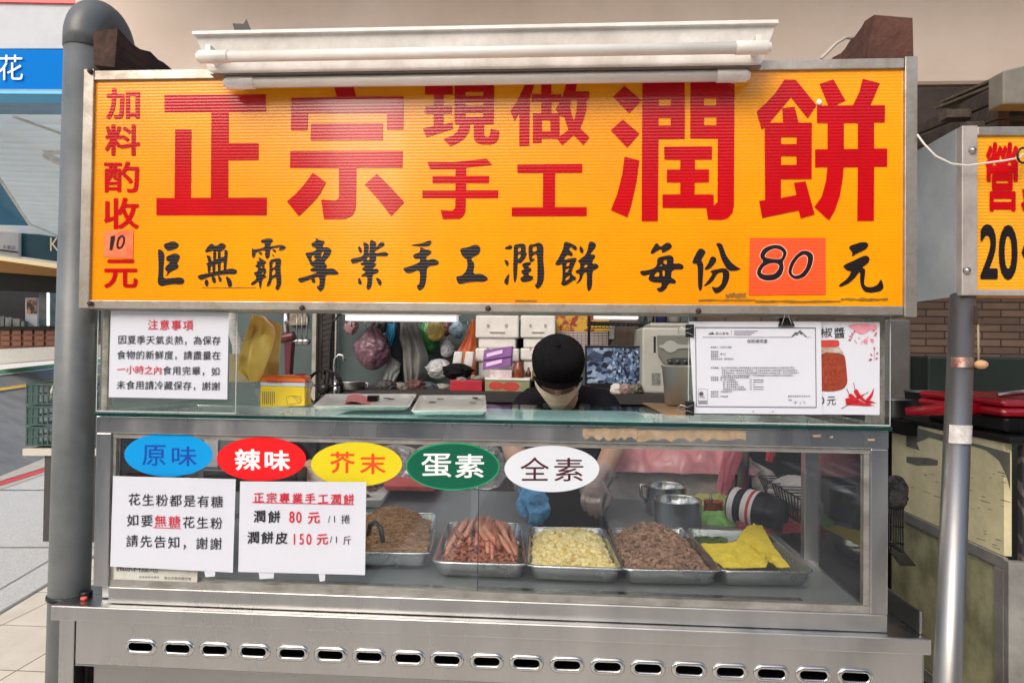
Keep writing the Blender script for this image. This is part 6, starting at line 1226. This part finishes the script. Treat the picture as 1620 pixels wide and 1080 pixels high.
mb = MB(); m_ = plain('maroon_metal', (92,34,42), .4, (74,26,34), 8); mb.tube([P(444,536,2.0),P(466,531,2.0)], .026, 14); mb.slab([P(449,540,1.99),P(462,540,1.99),P(458,595,1.99),P(450,595,1.99)], (0,.05,0)); mb.slab([P(438,604,1.97),P(474,604,1.97),P(468,592,1.97),P(442,592,1.97)], (0,.14,0)); mb.tube([P(456,604,2.03), V((P(456,604,2.03).x,2.03,.0))], .03, 12); solo('maroon_press_stand', mb, m_, 'dark maroon metal press stand behind the napkin pack', 'press', bevel=.004)
mb = MB(); c = P(513,615,2.0); s = 3.55/FPX; mb.lathe([(29*s,-.03),(31*s,-.02),(31*s,.02),(29*s,.03)], c, 36, axis=(0,1,0)); mb.lathe([(0,-.02),(9*s,-.02),(9*s,.04),(0,.04)], c, 20, axis=(0,1,0))
for i in range(5): a_ = i*1.257+.3; mb.tube([c, c+V((math.cos(a_)*29*s, 0, math.sin(a_)*29*s))], .006, 6)
mb.box(c.x-.05, c.x+.05, c.y-.05, c.y+.05, 0, c.z-30*s); solo('fan', mb, M['black_plastic'], 'round black wheel shaped fan behind the left money tray', 'fan')
mb = MB(); c = P(556,622,2.05); c.z = CZ-.0; s = 3.6/FPX; h = P(556,603,2.05).z-c.z; mb.lathe([(0,0),(20*s,0),(21*s,h*.9),(21.5*s,h),(20*s,h),(19.5*s,h*.1),(0,h*.08)], c, 28); mb.tube([c+V((21*s,0,h*.85)),c+V((27*s,0,h*.75)),c+V((27*s,0,h*.3)),c+V((20*s,0,h*.2))], .007, 8); solo('steel_mug', mb, M['steel_dark'], 'dark steel mug with a handle on the back counter left of the coats', 'mug')
mb = MB(); pts = [P(531,600,2.3),P(529,580,2.3),P(530,568,2.3),P(536,561,2.3),P(542,562,2.3),P(545,570,2.3)]; mb.tube(pts, .008, 10); mb.tube([pts[0], V((pts[0].x,2.3,CZ-.1))], .012, 10); solo('gooseneck_tap', mb, M['steel_bright'], 'gooseneck steel tap right of the pale door frame', 'tap')
mb = MB(); boxpx(mb, 458, 494, 484, 514, YW-.02, .012); solo('wall_box', mb, plain('beige_box', (150,138,120), .7, (96,84,72), 30), 'small framed box on the back wall above the maroon stand', 'box')
mb = MB(); boxpx(mb, 362, 560, 402, 604, .5, .01); solo('beige_board', mb, plain('beige_card', (190,176,140), .7, (176,160,124), 12), 'beige card behind the left acrylic guard, left of the yellow bag', 'card')

# ------------------------------------------------------------------ the inside seen through the display glass
Dz = DZ+.0006
mb = MB(); a, b = PZ(600,774,Dz), PZ(640,774,Dz)
t = thing('meat_tray', PZ(596,800,Dz), 'white foam tray of dark sliced meat behind the price notice', 'meat tray'); q = [PZ(560,770,Dz), PZ(628,775,Dz), PZ(604,806,Dz), PZ(556,806,Dz)]; c = sum(q, V((0,0,0)))/4; mb = MB()
mb.hexa([c.lerp(p,.85)+V((0,0,0)) for p in (q[3],q[2],q[1],q[0])], [p+V((0,0,.035)) for p in (q[3],q[2],q[1],q[0])]); part('foam_tray', mb, FOAM, t, .006)
mb = MB(); rnd = random.Random(8)
for k in range(26): p = c.lerp(inq([q[0],q[1],q[2],q[3]], rnd.random(), rnd.random()), .8)+V((0,0,.04+rnd.uniform(0,.025))); mb.ball(p, (rnd.uniform(.012,.026), rnd.uniform(.01,.02), .006), 10, 6, fn=lambda d: 1+.3*ripple(d, 2, k))
part('meat_slices', mb, plain('dark_meat', (128,84,78), .4, (92,54,54), 40), t)
RP = plain('red_plastic_tray', (206,86,80), .4, (190,70,66), 10)
for k in range(3):
    mb = MB(); z0 = Dz+.001+.021*k; q = [PZ(612,760,z0), PZ(700,764,z0), PZ(692,778,z0), PZ(606,776,z0)]; c = sum(q, V((0,0,0)))/4; mb.hexa([c.lerp(p,.9) for p in (q[3],q[2],q[1],q[0])], [p+V((0,0,.02)) for p in (q[3],q[2],q[1],q[0])]); solo('red_tray', mb, RP, 'red plastic tray, %s of the stack behind the green oval sticker' % ('lowest','middle','topmost')[k], 'tray', 'red plastic trays', bevel=.004)
CLEAR = glassmat('crinkled_film', (.86,.86,.87,1), 2.0, .12, .22)
for k, (x0, x1, y0, y1, Y) in enumerate(((590,660,702,760,1.25),(650,740,700,766,1.3),(735,800,702,775,1.25))): bagpx('clear_bag', 'crinkled clear plastic bag, %s behind the display glass' % ('left one behind the yellow oval','middle one behind the green oval','right one beside the bare arm')[k], x0, y0, x1, y1, Y, CLEAR, 50+k, neck=False)
# board and dark boxes at the left of the case interior
mb = MB(); boxpx(mb, 180, 690, 345, 772, .95, .02); solo('grey_board', mb, plain('grey_board', (150,154,158), .6, (132,136,142), 4), 'grey flat board behind the blue oval sticker', 'board')
mb = MB(); boxpx(mb, 300, 745, 470, 776, .9, .12); solo('dark_case', mb, M['black_plastic'], 'dark case behind the red oval sticker', 'case', bevel=.006)
mb = MB(); boxpx(mb, 470, 735, 520, 776, 1.0, .12); solo('wooden_box', mb, plain('pale_wood_box', (188,150,120), .7, (214,196,176), 6, sharp=True), 'pale brown box between the red and the yellow oval stickers', 'box', bevel=.004)
mb = MB(); boxpx(mb, 462, 700, 500, 733, 1.15, .05); solo('black_crate', mb, M['black_plastic'], 'black box above the red oval sticker at the back', 'box')
# towel block with pink bag
TW = plain('grey_towel', (188,184,178), .9, (164,160,156), 12, bump=.6, bscale=50)
a, b = P(958,780,1.12), P(1140,748,1.12)
mb = MB()
def tw(u, v_):
    x = a.x+(b.x-a.x)*u; s = v_*2; 
    if s < 1: p = V((x, 1.12, Dz+(b.z-Dz)*s))
    else: p = V((x, 1.12+.3*(s-1), b.z))
    return p+V((0, -.006*ripple((u*14,v_*6,0),1,3), .006*ripple((u*12,v_*9,0),1,5)))
mb.grid(tw, 50, 20); mb.box(a.x+.01, b.x-.01, 1.14, 1.4, Dz, b.z-.012); solo('towel_covered_box', mb, TW, 'box covered with a grey white towel under the pink plastic bag', 'towel')
draped('pink_bag', 'large pink plastic bag lying on the towel covered box', a.x-.01, b.x+.16, 1.09, 1.55, b.z+.001, .15, plain('pink_film', (222,160,162), .3, (204,132,138), 6, bump=.4, bscale=16), 61, 1.2, 'plastic bag')
cloth('pink_strip', 'pink plastic strip hanging left of the steel post', 'plastic strip', ([(1148,696),(1140,735),(1132,776)],[(1184,696),(1170,735),(1150,784)]), .95, plain('pink_strip', (214,126,136), .35, (202,112,124), 8), .012, 1, 5)
cloth('red_strip', 'short red plastic strip hanging right of the steel post', 'plastic strip', ([(1214,697),(1212,715),(1211,728)],[(1232,697),(1228,712),(1222,732)]), .9, plain('red_strip', (186,60,72), .35), .012, 2, 7)
mb = MB(); c = P(1176,690,1.05); mb.tube([(c.x,1.05,Dz),(c.x,1.05,c.z+.12)], .022, 16); solo('steel_post', mb, M['steel_dark'], 'dark steel post behind the pink strip', 'post')
def pot(name, label, cx, cyb, w_, h_, rim=True, m=None, handle=False):
    c = PZ(cx, cyb, Dz); s = (c.y+1.55)/FPX; r = w_/2*s; h = h_*s*1.0; mb = MB(); mb.lathe([(0,.0),(r*.95,0),(r,.004),(r,h-.003),(r*1.03,h),(r*.98,h+.001),(r*.96,h-.004),(r*.95,.006),(0,.006)], c, 36)
    if handle: mb.tube([c+V((-r*.98,0,h*.96)), c+V((-r*1.28,0,h*1.0)), c+V((-r*1.25,0,h*.6)), c+V((-r*.98,0,h*.35))], .006, 8)
    return solo(name, mb, m or M['steel_bright'], label, 'pot'), c, r, h
pot('steel_mug', 'tall steel mug with a handle, behind the wider steel pot', 1054, 812, 62, 44, handle=True)
pot('steel_pot', 'wide round steel pot in front of the steel mug', 1072, 836, 72, 46)
c = PZ(1128,816,Dz); mb = MB(); mb.lathe([(0,0),(.03,0),(.032,.004),(.032,.05),(.034,.052),(.031,.052),(.03,.045),(0,.045)], c, 28); mb.tube([c+V((-.005,0,.04)),c+V((-.008,.01,.075))], .005, 6, 1); solo('sauce_jar', mb, [plain('red_sauce', (176,84,48), .25, (140,50,30), 30), M['steel_dark']], 'open jar of red sauce with a small spoon beside the steel pots', 'jar')
pg_ = PZ(1144,830,Dz); draped('green_bag', 'bright green plastic bag lying in front of the sauce jar', pg_.x-.055, pg_.x+.06, pg_.y-.01, pg_.y+.09, Dz, .045, plain('bright_green_film', (146,200,104), .3, (112,170,76), 30, bump=.5, bscale=40), 71, 1.3)
pg_ = PZ(1130,800,Dz); draped('green_cloth', 'pale yellow green cloth behind the sauce jar', pg_.x-.07, pg_.x+.09, pg_.y, pg_.y+.16, Dz, .05, plain('yellow_green_cloth', (196,198,122), .8, (172,178,100), 12, bump=.5, bscale=60), 72, 1.2, 'cloth')
a, b = P(1182,795,.78), P(1222,806,.66); ax = (b-a).normalized(); s = 2.3/FPX; mb = MB(); L_ = (b-a).length
t = thing('black_jar', ((a+b)/2-V((0,0,.06))), 'black jar with a white and red label lying on its side', 'jar')
prof = [(0,-.045),(.05,-.045),(.058,-.04),(.058,-.012),(.054,-.008),(.06,-.004),(.062,.0),(.062,.08),(.055,.09),(.05,.1),(.05,.125),(0,.125)]
cc = P(1192,797,.72); cc.z = Dz+.0625; axv = V((.72,-.66,-.06)); mb.lathe(prof, cc-axv*.03, 32, axis=axv); part('jar_body', mb, M['black_plastic'], t)
mb = MB(); mb.lathe([(.0628,.012),(.0628,.05)], cc-axv*.03, 32, axis=axv); mb.lathe([(.0588,-.036),(.0588,-.016)], cc-axv*.03, 32, axis=axv); part('white_label', mb, plain('jar_label', (226,220,216), .5), t)
mb = MB(); mb.lathe([(.0631,.030),(.0631,.040)], cc-axv*.03, 32, axis=axv); part('red_band', mb, plain('jar_red', (196,40,44), .5), t)
mb = MB(); q = [PZ(1150,800,Dz), PZ(1262,806,Dz), PZ(1268,842,Dz), PZ(1172,846,Dz)]
for i in range(4): p, p2 = q[i], q[(i+1) % 4]; d = (p2-p).normalized(); nrm = V((-d.y, d.x, 0)); mb.hexa([p-nrm*.004, p2-nrm*.004, p2+nrm*.004, p+nrm*.004], [p-nrm*.004+V((0,0,.03)), p2-nrm*.004+V((0,0,.03)), p2+nrm*.006+V((0,0,.03)), p+nrm*.006+V((0,0,.03))])
mb.hexa([p+V((0,0,.0002)) for p in q], [p+V((0,0,.004)) for p in q]); solo('red_basket', mb, plain('dark_red_plastic', (160,56,58), .4, (140,44,48), 10), 'dark red plastic tray under the lying black jar', 'tray', bevel=.002)
# wire basket
t = thing('wire_basket', P(1240,820,.85), 'black wire basket with a pale cloth at the right of the case', 'basket'); mb = MB(); A0, B0 = P(1200,752,1.05), P(1268,790,.62); A1, B1 = P(1222,800,1.05), P(1266,826,.62)
for i in range(15): u = i/14; mb.tube([A0.lerp(B0,u), A1.lerp(B1,u)], .0024, 5)
for v_ in (0,.5,1): mb.tube([A0.lerp(A1,v_), B0.lerp(B1,v_)], .0032, 6)
for i in range(9): u = i/8; p = A0.lerp(B0,u); mb.tube([p, p+V((.16,0,.0))], .002, 5)
mb.tube([A0+V((.16,0,0)), B0+V((.16,0,0))], .0032, 6); mb.tube([A1, A1+V((.16,0,0)), B1+V((.16,0,0)), B1], .0032, 6)
part('wire_frame', mb, M['black_plastic'], t)
bagpx('basket_cloth', 'pale grey cloth lying in the black wire basket', 1222, 752, 1290, 806, .92, TW, 81, cat='cloth', neck=False)
cloth('white_rag', 'pale cloth draped behind the steel post', 'cloth', ([(1184,725),(1188,745),(1190,770)],[(1222,745),(1236,765),(1240,790)]), 1.1, TW, .03, 2, 13)
mb = MB(); boxpx(mb, 1180, 690, 1330, 770, 1.5, .3); solo('dark_box', mb, plain('dark_clutter', (54,48,46), .8, (36,32,32), 9, bump=.5, bscale=20), 'dark bulky box behind the wire basket', 'box', bevel=.02)
# ------------------------------------------------------------------ the stall on the right
YN2 = -.03
t = thing('neighbor_sign', P(1575,462,YN2), 'smaller yellow sign with red 營 and black 20, cut off at the right edge', 'sign')
a, b = P(1546,459,YN2+.006), P(1900,212,YN2+.006); mb = MB(); mb.box(a.x, b.x, YN2+.006, YN2+.2, a.z, b.z)
part('panel', mb, mat('yellow_panel_aged', rgb(236,164,12), .4, 0, rgb(220,148,8), 4, ribs=.0072, ribamt=.2), t)
l, r = P(1521,330,YN2).x, P(1546,330,YN2).x
mb = MB(); mb.box(l, r, YN2-.002, YN2+.02, a.z-.012, b.z+.02); SILV = mat('silver_angle', rgb(186,178,172), .4, .3, rgb(160,150,146), 12); part('frame_upright', mb, SILV, t, .002)
mb = MB(); mb.box(r+.0005, b.x, YN2, YN2+.02, a.z-.012, a.z+.001); part('frame_bottom_rail', mb, SILV, t, .002)
mb = MB(); mb.box(r+.0005, b.x, YN2, YN2+.02, b.z-.001, b.z+.018); part('frame_top_rail', mb, M['sign_frame'], t, .002)
mb = MB(); mb.box(l, l+.004, YN2+.0205, YN2+.42, a.z-.012, b.z+.02); part('side_plate', mb, mat('galvanised_side', rgb(186,194,200), .45, .3, rgb(160,168,176), 5), t)
for px, py in ((1538,238),(1529,428)): mb = MB(); mb.lathe([(0,.008),(.006,.006),(.008,0)], P(px, py, YN2-.0022), 12, axis=(0,-1,0)); part('screw', mb, M['steel_dark'], t)
s4 = 4.0
def Z4(x, y): return 1520+x/s4, 200+y/s4
mb = MB(); x0, y0 = Z4(155,100); x1, y1 = Z4(365,540); gbox(mb, '營', x0, y0, x1, y1, YN2+.0048, .028); px_poly(mb, [Z4(388,400),Z4(440,380),Z4(440,530),Z4(395,535),Z4(380,490),Z4(400,470)], YN2+.0046); part('red_lettering', mb, M['red_vinyl'], t)
mb = MB(); x0, y0 = Z4(122,618); x1, y1 = Z4(235,968); gbox(mb, '2', x0, y0, x1, y1, YN2+.0048, .03); x0, y0 = Z4(240,622); x1, y1 = Z4(360,972); gbox(mb, '0', x0, y0, x1, y1, YN2+.0046, .03); px_poly(mb, [Z4(385,800),Z4(400,750),Z4(440,740),Z4(440,860),Z4(398,830)], YN2+.0048); part('black_lettering', mb, M['black_vinyl'], t)
# roof timbers over that sign
mb = MB()
def plank(mb, p0, p1, yh, back, base): mb.obox((V(p0)+V(p1))/2, (V(p1)-V(p0))/2, (0,.02,0), (0,0,yh/2))
a = PD(1595,150,1.5); q = PD(1440,215,2.5)
for dz, h in ((0,.04),(-.043,.041),(-.082,.034)):
    p0, p1 = PD(1588,146,1.62)+V((0,0,dz)), PD(1452,206,2.9)+V((0,0,dz*1.3)); d = (p1-p0).normalized(); sx = V((-d.y, d.x, 0)).normalized(); mb.obox((p0+p1)/2, d*(p1-p0).length/2, sx*.012, (0,0,h/2))
mb.obox(PD(1610,182,1.9)+V((.3,0,0)), (.5,0,0), (0,.02,0), (0,0,.012)); mb.obox(PD(1620,200,1.75)+V((.3,0,0)), (.45,0,0), (0,.015,0), (0,0,.01))
solo('roof_timbers', mb, mat('grey_brown_timber', rgb(92,78,68), .85, 0, rgb(62,52,46), 14, .4, 60, (1,.3,1)), 'grey brown timbers running back above the right yellow sign', 'timber', bevel=.002)
mb = MB(); q = [PD(1587,112,1.55), PD(1700,85,1.55), PD(1700,165,1.55), PD(1587,165,1.55)]; mb.slab(q, FWD*.05); q2 = [PD(1596,112,1.552), PD(1596,165,1.552)]
solo('roof_box', mb, mat('beige_grey_case', rgb(128,124,114), .7, 0, rgb(104,100,92), 8), 'grey boxy end of the roof at the top right edge', 'roof end', bevel=.004)
mb = MB()
for dz, x in ((0,0),(-.018,10)):
    p0, p1 = PD(1592,118+x,1.62), PD(1488-x,163+x,2.3); d = (p1-p0); sx = V((-d.y, d.x, 0)).normalized(); mb.slab([p0, p1, p1+sx*-.3, p0+sx*-.3], (0,0,.007))
solo('roof_cardboard', mb, mat('damp_cardboard', rgb(126,112,92), .9, 0, rgb(96,84,68), 16, .6, 120), 'layers of old cardboard lying on the roof timbers', 'cardboard')
mb = MB(); a, b = PD(1440,160,3.3), PD(1700,240,3.3); mb.box(a.x, b.x+1, 1.95, 2.0, b.z, a.z+.1); solo('wooden_partition', mb, mat('dark_brown_panel', rgb(56,44,40), .8, 0, rgb(38,30,28), 6), 'dark brown partition under the beige beam behind the roof timbers', 'partition')
pts = [P(1451,213,-.04),P(1462,228,-.05),P(1480,247,-.055),P(1505,259,-.06),P(1530,262,-.06),P(1560,258,-.06),P(1590,254,-.06),P(1612,250,-.06),P(1622,240,-.055),P(1640,225,-.05)]
mb = MB(); mb.tube(pts, .0021, 8); solo('white_cable', mb, plain('white_cable', (214,208,200), .5), 'white cable sagging between the two yellow signs', 'cable')
mb = MB(); c = P(1619,246,-.062); mb.tube([c+V((.012*math.cos(i*.5), 0, .016*math.sin(i*.5))) for i in range(14)], .0025, 6); solo('wire_coil', mb, M['black_plastic'], 'small black wire loop on the white cable at the right edge', 'wire')
# steel pole
t = thing('steel_pole', P(1497,1080,-.16), 'round steel pole standing between the two stalls', 'pole')
p0, p1 = P(1523,468,.0), P(1499,1080,-.17); dn = (p1-p0); p2 = p0+dn*(p0.z/(p0.z-p1.z)); mb = MB(); mb.tube([p0, p2+V((0,0,.002))], .0247, 32); part('pole', mb, mat('pole_steel', (.34,.335,.33,1), .42, .95, (.29,.285,.28,1), 8, .03, 40, (1,1,.4), .06), t)
def onpole(py): k = (py-468)/(1080-468); return p0.lerp(p1, k*.0+((P(1510,py,-.08).z-p0.z)/(p1.z-p0.z)))
c = onpole(686); mb = MB(); d = (p0-p1).normalized()
def wrap(u, v_): an = math.radians(205+130*u); return c+d*((v_-.5)*.038)+V((math.cos(an)*.0256, math.sin(an)*.0272, 0))
mb.grid(wrap, 14, 2); part('paper_label', mb, plain('worn_label', (206,202,198), .6, (160,156,152), 60), t)
c2 = onpole(573); mb = MB()
def wrap2(u, v_): an = math.radians(200+140*u); return c2+d*((v_-.5)*.022)+V((math.cos(an)*.0255, math.sin(an)*.0268, 0))
mb.grid(wrap2, 14, 2); part('rust_tape', mb, mat('clear_old_tape', rgb(150,134,124), .4, .5, rgb(110,60,46), 60), t)
c3 = onpole(500); mb = MB(); mb.slab([c3+V((.010,-.026,.024)), c3+V((.018,-.024,.024)), c3+V((.018,-.024,-.014)), c3+V((.010,-.026,-.014))], (0,-.003,0)); mb.tube([c3+V((.014,-.03,-.012)),c3+V((.024,-.03,-.016)),c3+V((.026,-.028,-.004))], .0018, 6); part('rusty_latch', mb, mat('rusty_latch', rgb(70,54,46), .7, .3), t)
mb = MB(); a = c3+V((.018,-.027,-.012)); b = c2+V((.026,-.02,.004)); mb.tube([a, b], .0022, 6); part('cord', mb, plain('beige_cord', (150,140,112), .8), t)
mb = MB(); mb.ball(c2+V((.030,-.022,-.004)), (.014,.01,.0095), 14, 10); part('wooden_bead', mb, plain('wood_bead', (206,164,120), .5, (186,140,98), 20), t)
# side cabinet of the right stall
Xc = 1.27
def px_at(px, py): return PX(px, py, Xc)
t = thing('neighbor_cart', px_at(1590,1060), 'right stall cart with scratched cream side panels in steel frames', 'cart')
f = px_at(1596,893); bk = px_at(1412,800); zt_ = px_at(1420,664).z; ztf = px_at(1598,705).z; zm_ = px_at(1593,893).z
ztop = (zt_+ztf)/2; Yf, Ybk = f.y, px_at(1411,760).y
SILV2 = mat('dull_steel_rail', rgb(160,160,158), .45, .35, rgb(128,128,124), 9); CREAM = mat('scratched_cream_panel', rgb(232,224,184), .5, 0, rgb(206,198,158), 7, .1, 60); OLIVE = mat('dirty_green_panel', rgb(184,182,146), .5, 0, rgb(128,130,102), 9, .1, 30)
mb = MB(); mb.box(Xc, Xc+.02, Yf+.02, Ybk, zm_+.02, ztop); part('upper_panel', mb, CREAM, t)
mb = MB(); mb.box(Xc, Xc+.02, Yf+.02, Ybk, zm_-.46, zm_-.001); part('lower_panel', mb, OLIVE, t)
mb = MB(); mb.box(Xc-.012, Xc-.0005, Yf, Ybk+.02, zm_-.012, zm_+.0195); part('middle_rail', mb, SILV2, t, .002)
mb = MB(); mb.box(Xc-.014, Xc+.03, Yf-.022, Yf-.0005, zm_-.7, zm_+.016); mb.box(Xc-.014, Xc-.0005, Yf, Yf+.04, zm_-.46, zm_-.013); part('corner_post', mb, SILV2, t, .002)
mb = MB(); mb.box(Xc-.01, Xc-.0005, Yf+.01, Ybk, zm_-.50, zm_-.461); part('bottom_rail', mb, SILV2, t, .002)
mb = MB(); rnd = random.Random(4); GP = mat('grey_tape_patch', rgb(120,120,112), .6, 0, rgb(96,96,90), 12)
def patch(pts): mb.poly(pts, [], lambda x, y: PX(x, y, Xc-.001))
patch([(1433,672),(1598,716),(1598,775),(1592,752),(1580,728),(1560,712),(1540,706),(1500,700),(1470,692),(1450,700),(1455,712),(1434,706)]); patch([(1434,722),(1470,724),(1484,728),(1483,736),(1450,736),(1434,731)]); part('tape_patch', mb, GP, t)
mb = MB()
for k in range(36):
    x, y = rnd.uniform(1436,1585), rnd.uniform(735,870); 
    if y > 800+(x-1433)*.55-10: continue
    l_ = rnd.uniform(2,16); mb.poly([(x,y),(x+l_,y+l_*.3),(x+l_,y+l_*.3+rnd.uniform(.5,1.2)),(x,y+rnd.uniform(.5,1.5))], [], lambda x, y: PX(x, y, Xc-.0008))
part('scratches', mb, plain('scratch_dark', (96,88,66), .7), t)
mb = MB()
for py in (747,762): c = PX(1527,py,Xc-.001); mb.tube([c, c+V((-.012,-.004,0))], .004, 10)
part('peg', mb, mat('brass_peg', rgb(170,150,110), .3, .9), t)
# its worktop and the patterned front
mb = MB(); mb.box(Xc-.01, 2.6, Yf-.02, Ybk+.3, ztop+.001, ztop+.02); part('worktop', mb, M['black_plastic'], t, .003)
def damask():
    m = mat('damask_cloth', rgb(44,42,48), .8); tt = m.node_tree; N = tt.nodes.new; L = tt.links.new; b = tt.nodes['Principled BSDF']; g = N('ShaderNodeNewGeometry')
    mp = N('ShaderNodeMapping'); mp.inputs['Scale'].default_value = (12,12,9); L(g.outputs['Position'], mp.inputs[0])
    wv = N('ShaderNodeTexWave'); wv.wave_type = 'RINGS'; wv.rings_direction = 'Y'; wv.inputs['Scale'].default_value = .8; wv.inputs['Distortion'].default_value = 9; wv.inputs['Detail'].default_value = 2.5; wv.inputs['Detail Scale'].default_value = 1.2; L(mp.outputs[0], wv.inputs['Vector'])
    r = N('ShaderNodeValToRGB'); r.color_ramp.elements[0].position = .74; r.color_ramp.elements[1].position = .8; r.color_ramp.elements[0].color = rgb(40,38,44); r.color_ramp.elements[1].color = rgb(92,86,88); L(wv.outputs[0], r.inputs[0]); L(r.outputs[0], b.inputs['Base Color']); return m
mb = MB(); mb.box(Xc+.032, 2.6, Yf-.004, Yf+.015, .02, ztop); part('patterned_front', mb, damask(), t)
# things on that worktop
WZ = ztop+.0206
RM = plain('glossy_red_enamel', (196,24,44), .2, (176,16,36), 3)
t2 = thing('red_griddle', PD(1570,672,2.1), 'glossy red electric griddle with a black base on the right worktop', 'griddle')
ca = PZ(1480,664,WZ); gx0, gx1 = PD(1538,640,2.02).x, PD(1760,640,2.02).x; gy = .42
zr0, zr1 = P(1560,656,gy).z, P(1560,631,gy).z
mb = MB(); mb.box(gx0+.02, gx1, gy+.02, gy+.42, WZ, zr0-.006); part('black_base', mb, M['black_plastic'], t2, .01)
mb = MB(); mb.box(gx0, gx1, gy, gy+.45, zr0-.005, (zr0+zr1)/2-.002); part('lower_shell', mb, RM, t2, .012)
mb = MB(); mb.box(gx0+.004, gx1, gy+.004, gy+.45, (zr0+zr1)/2, zr1); part('lid', mb, RM, t2, .012)
mb = MB(); mb.tube([V((gx0-.16,gy+.2,zr0-.01)),V((gx0-.05,gy+.14,zr0+.006)),V((gx0+.03,gy+.12,zr0+.01))], [.012,.02,.02], 14); part('handle', mb, RM, t2)
mb = MB(); mb.tube([V((gx0+.05,gy+.1,zr1+.006)),V((gx0+.2,gy+.08,zr1+.03)),V((gx1,gy+.08,zr1+.034))], .008, 10); part('steel_bar', mb, M['steel_bright'], t2)
for k, (x, y, w_, lb) in enumerate(((1414,662,46,'dark pot left of the steel pole, partly behind the acrylic guard'),(1468,658,62,'wide steel pot just left of the steel pole'))):
    Y = 1.0+.1*k; c = P(x, y, Y); s = (Y+1.55)/FPX; r = w_/2*s; h = (38 if k else 30)*s; mb = MB(); mb.lathe([(0,0),(r*.92,0),(r*.98,h*.2),(r,h*.94),(r*1.06,h*.97),(r*1.06,h),(r*.97,h),(r*.94,h*.1),(0,h*.1)], c, 32); solo('cooking_pot', mb, M['steel_dark'], lb, 'pot', 'cooking pots on the right stall')
a, b = P(1398,668,1.0), P(1520,668,1.0); mb = MB(); mb.box(a.x, b.x+.1, .85, 1.6, P(1440,664,1.0).z-.04, P(1440,660,1.0).z-.004); mb.box(a.x+.1, b.x, .95, 1.5, 0, P(1440,664,1.0).z-.0405); solo('side_table', mb, M['black_plastic'], 'dark side table carrying the cooking pots between the stalls', 'table')
mb = MB(); c = P(1560,640,1.75); a, b = P(1468,640,1.75), P(1720,566,1.75); mb.box(a.x, b.x, 1.75, 2.1, .0, b.z); solo('dark_green_cabinet', mb, plain('dark_green_metal', (26,40,36), .5, (18,30,26), 4), 'dark green cabinet against the brick wall behind the steel pole', 'cabinet', bevel=.01)
mb = MB(); a, b = P(1400,640,1.9), P(1442,505,1.9); mb.box(a.x, b.x, 1.9, 2.2, .9, b.z); solo('grey_cupboard', mb, plain('grey_cupboard', (96,94,92), .6, (78,76,74), 5), 'grey cupboard edge behind the right acrylic guard', 'cupboard', bevel=.01)
# things in the gap between the carts
t = thing('wire_rack', P(1420,860,.5), 'black wire rack with dark cloths in the gap between the two carts', 'rack'); mb = MB()
for i in range(7): a = P(1407+i*3.6, 800, .55); mb.tube([a, a+V((0,0,-.13)), a+V((.01,-.05,-.16))], .0024, 5)
for py in (800,830,856): mb.tube([P(1404,py,.55),P(1430,py+4,.55)], .003, 6)
mb.tube([P(1405,858,.5),P(1428,872,.42)], .005, 8); part('wire_frame', mb, M['black_plastic'], t)
bagpx('dark_cloth_bundle', 'dark striped cloth bundle above the wire rack between the carts', 1400, 752, 1434, 806, .62, plain('dark_stripe_cloth', (70,68,72), .9, (38,36,40), 26, sharp=True), 91, cat='cloth', neck=False)
mb = MB(); mb.box(CR+.03, Xc-.02, 1.35, 1.4, 0, 1.32); solo('dark_backboard', mb, M['dark'], 'dark board closing the gap between the two carts', 'board')
# the buildings across the road, behind the camera: they shade the street and show in the glass and the steel
M['facade'] = plain('pale_facade', (150,140,130), .8, (128,118,108), 1)
M['facade_dark'] = plain('brown_tiled_facade', (104,92,84), .7, (84,74,68), 3)
M['window_glass'] = plain('dark_window_glass', (40,46,52), .12)
for x0, x1, h, m_, lb in ((-22,-7.6,9.5,M['facade'],'pale apartment building across the road, left of the gap'),(-7.55,-4.25,5.0,M['facade_dark'],'low brown shop building across the road'),(-4.2,6.2,8.4,M['facade_dark'],'brown tiled apartment building across the road'),(6.25,22,9.5,M['facade_dark'],'tall brown apartment building across the road')):
    t = thing('apartment_building', ((x0+x1)/2,-17,0), lb, 'building'); mb = MB(); mb.box(x0, x1, -21, -16.5, 0, h); part('wall', mb, m_, t)
    nx = max(1, int((x1-x0)/2.2))
    for fl in range(1, int(h/3)):
        for i in range(nx):
            cx = x0+(i+.5)*(x1-x0)/nx; mb = MB(); mb.box(cx-.6, cx+.6, -16.51, -16.45, fl*3+.9, fl*3+2.3); w_ = part('window', mb, M['window_glass'], t)
    mb = MB(); mb.box(x0+.4, x1-.4, -16.51, -16.46, .1, 2.6); part('shop_front', mb, M['window_glass'], t); mb = MB(); mb.box(x0+.1, x1-.1, -16.52, -15.6, 2.9, 3.1); part('canopy', mb, m_, t)
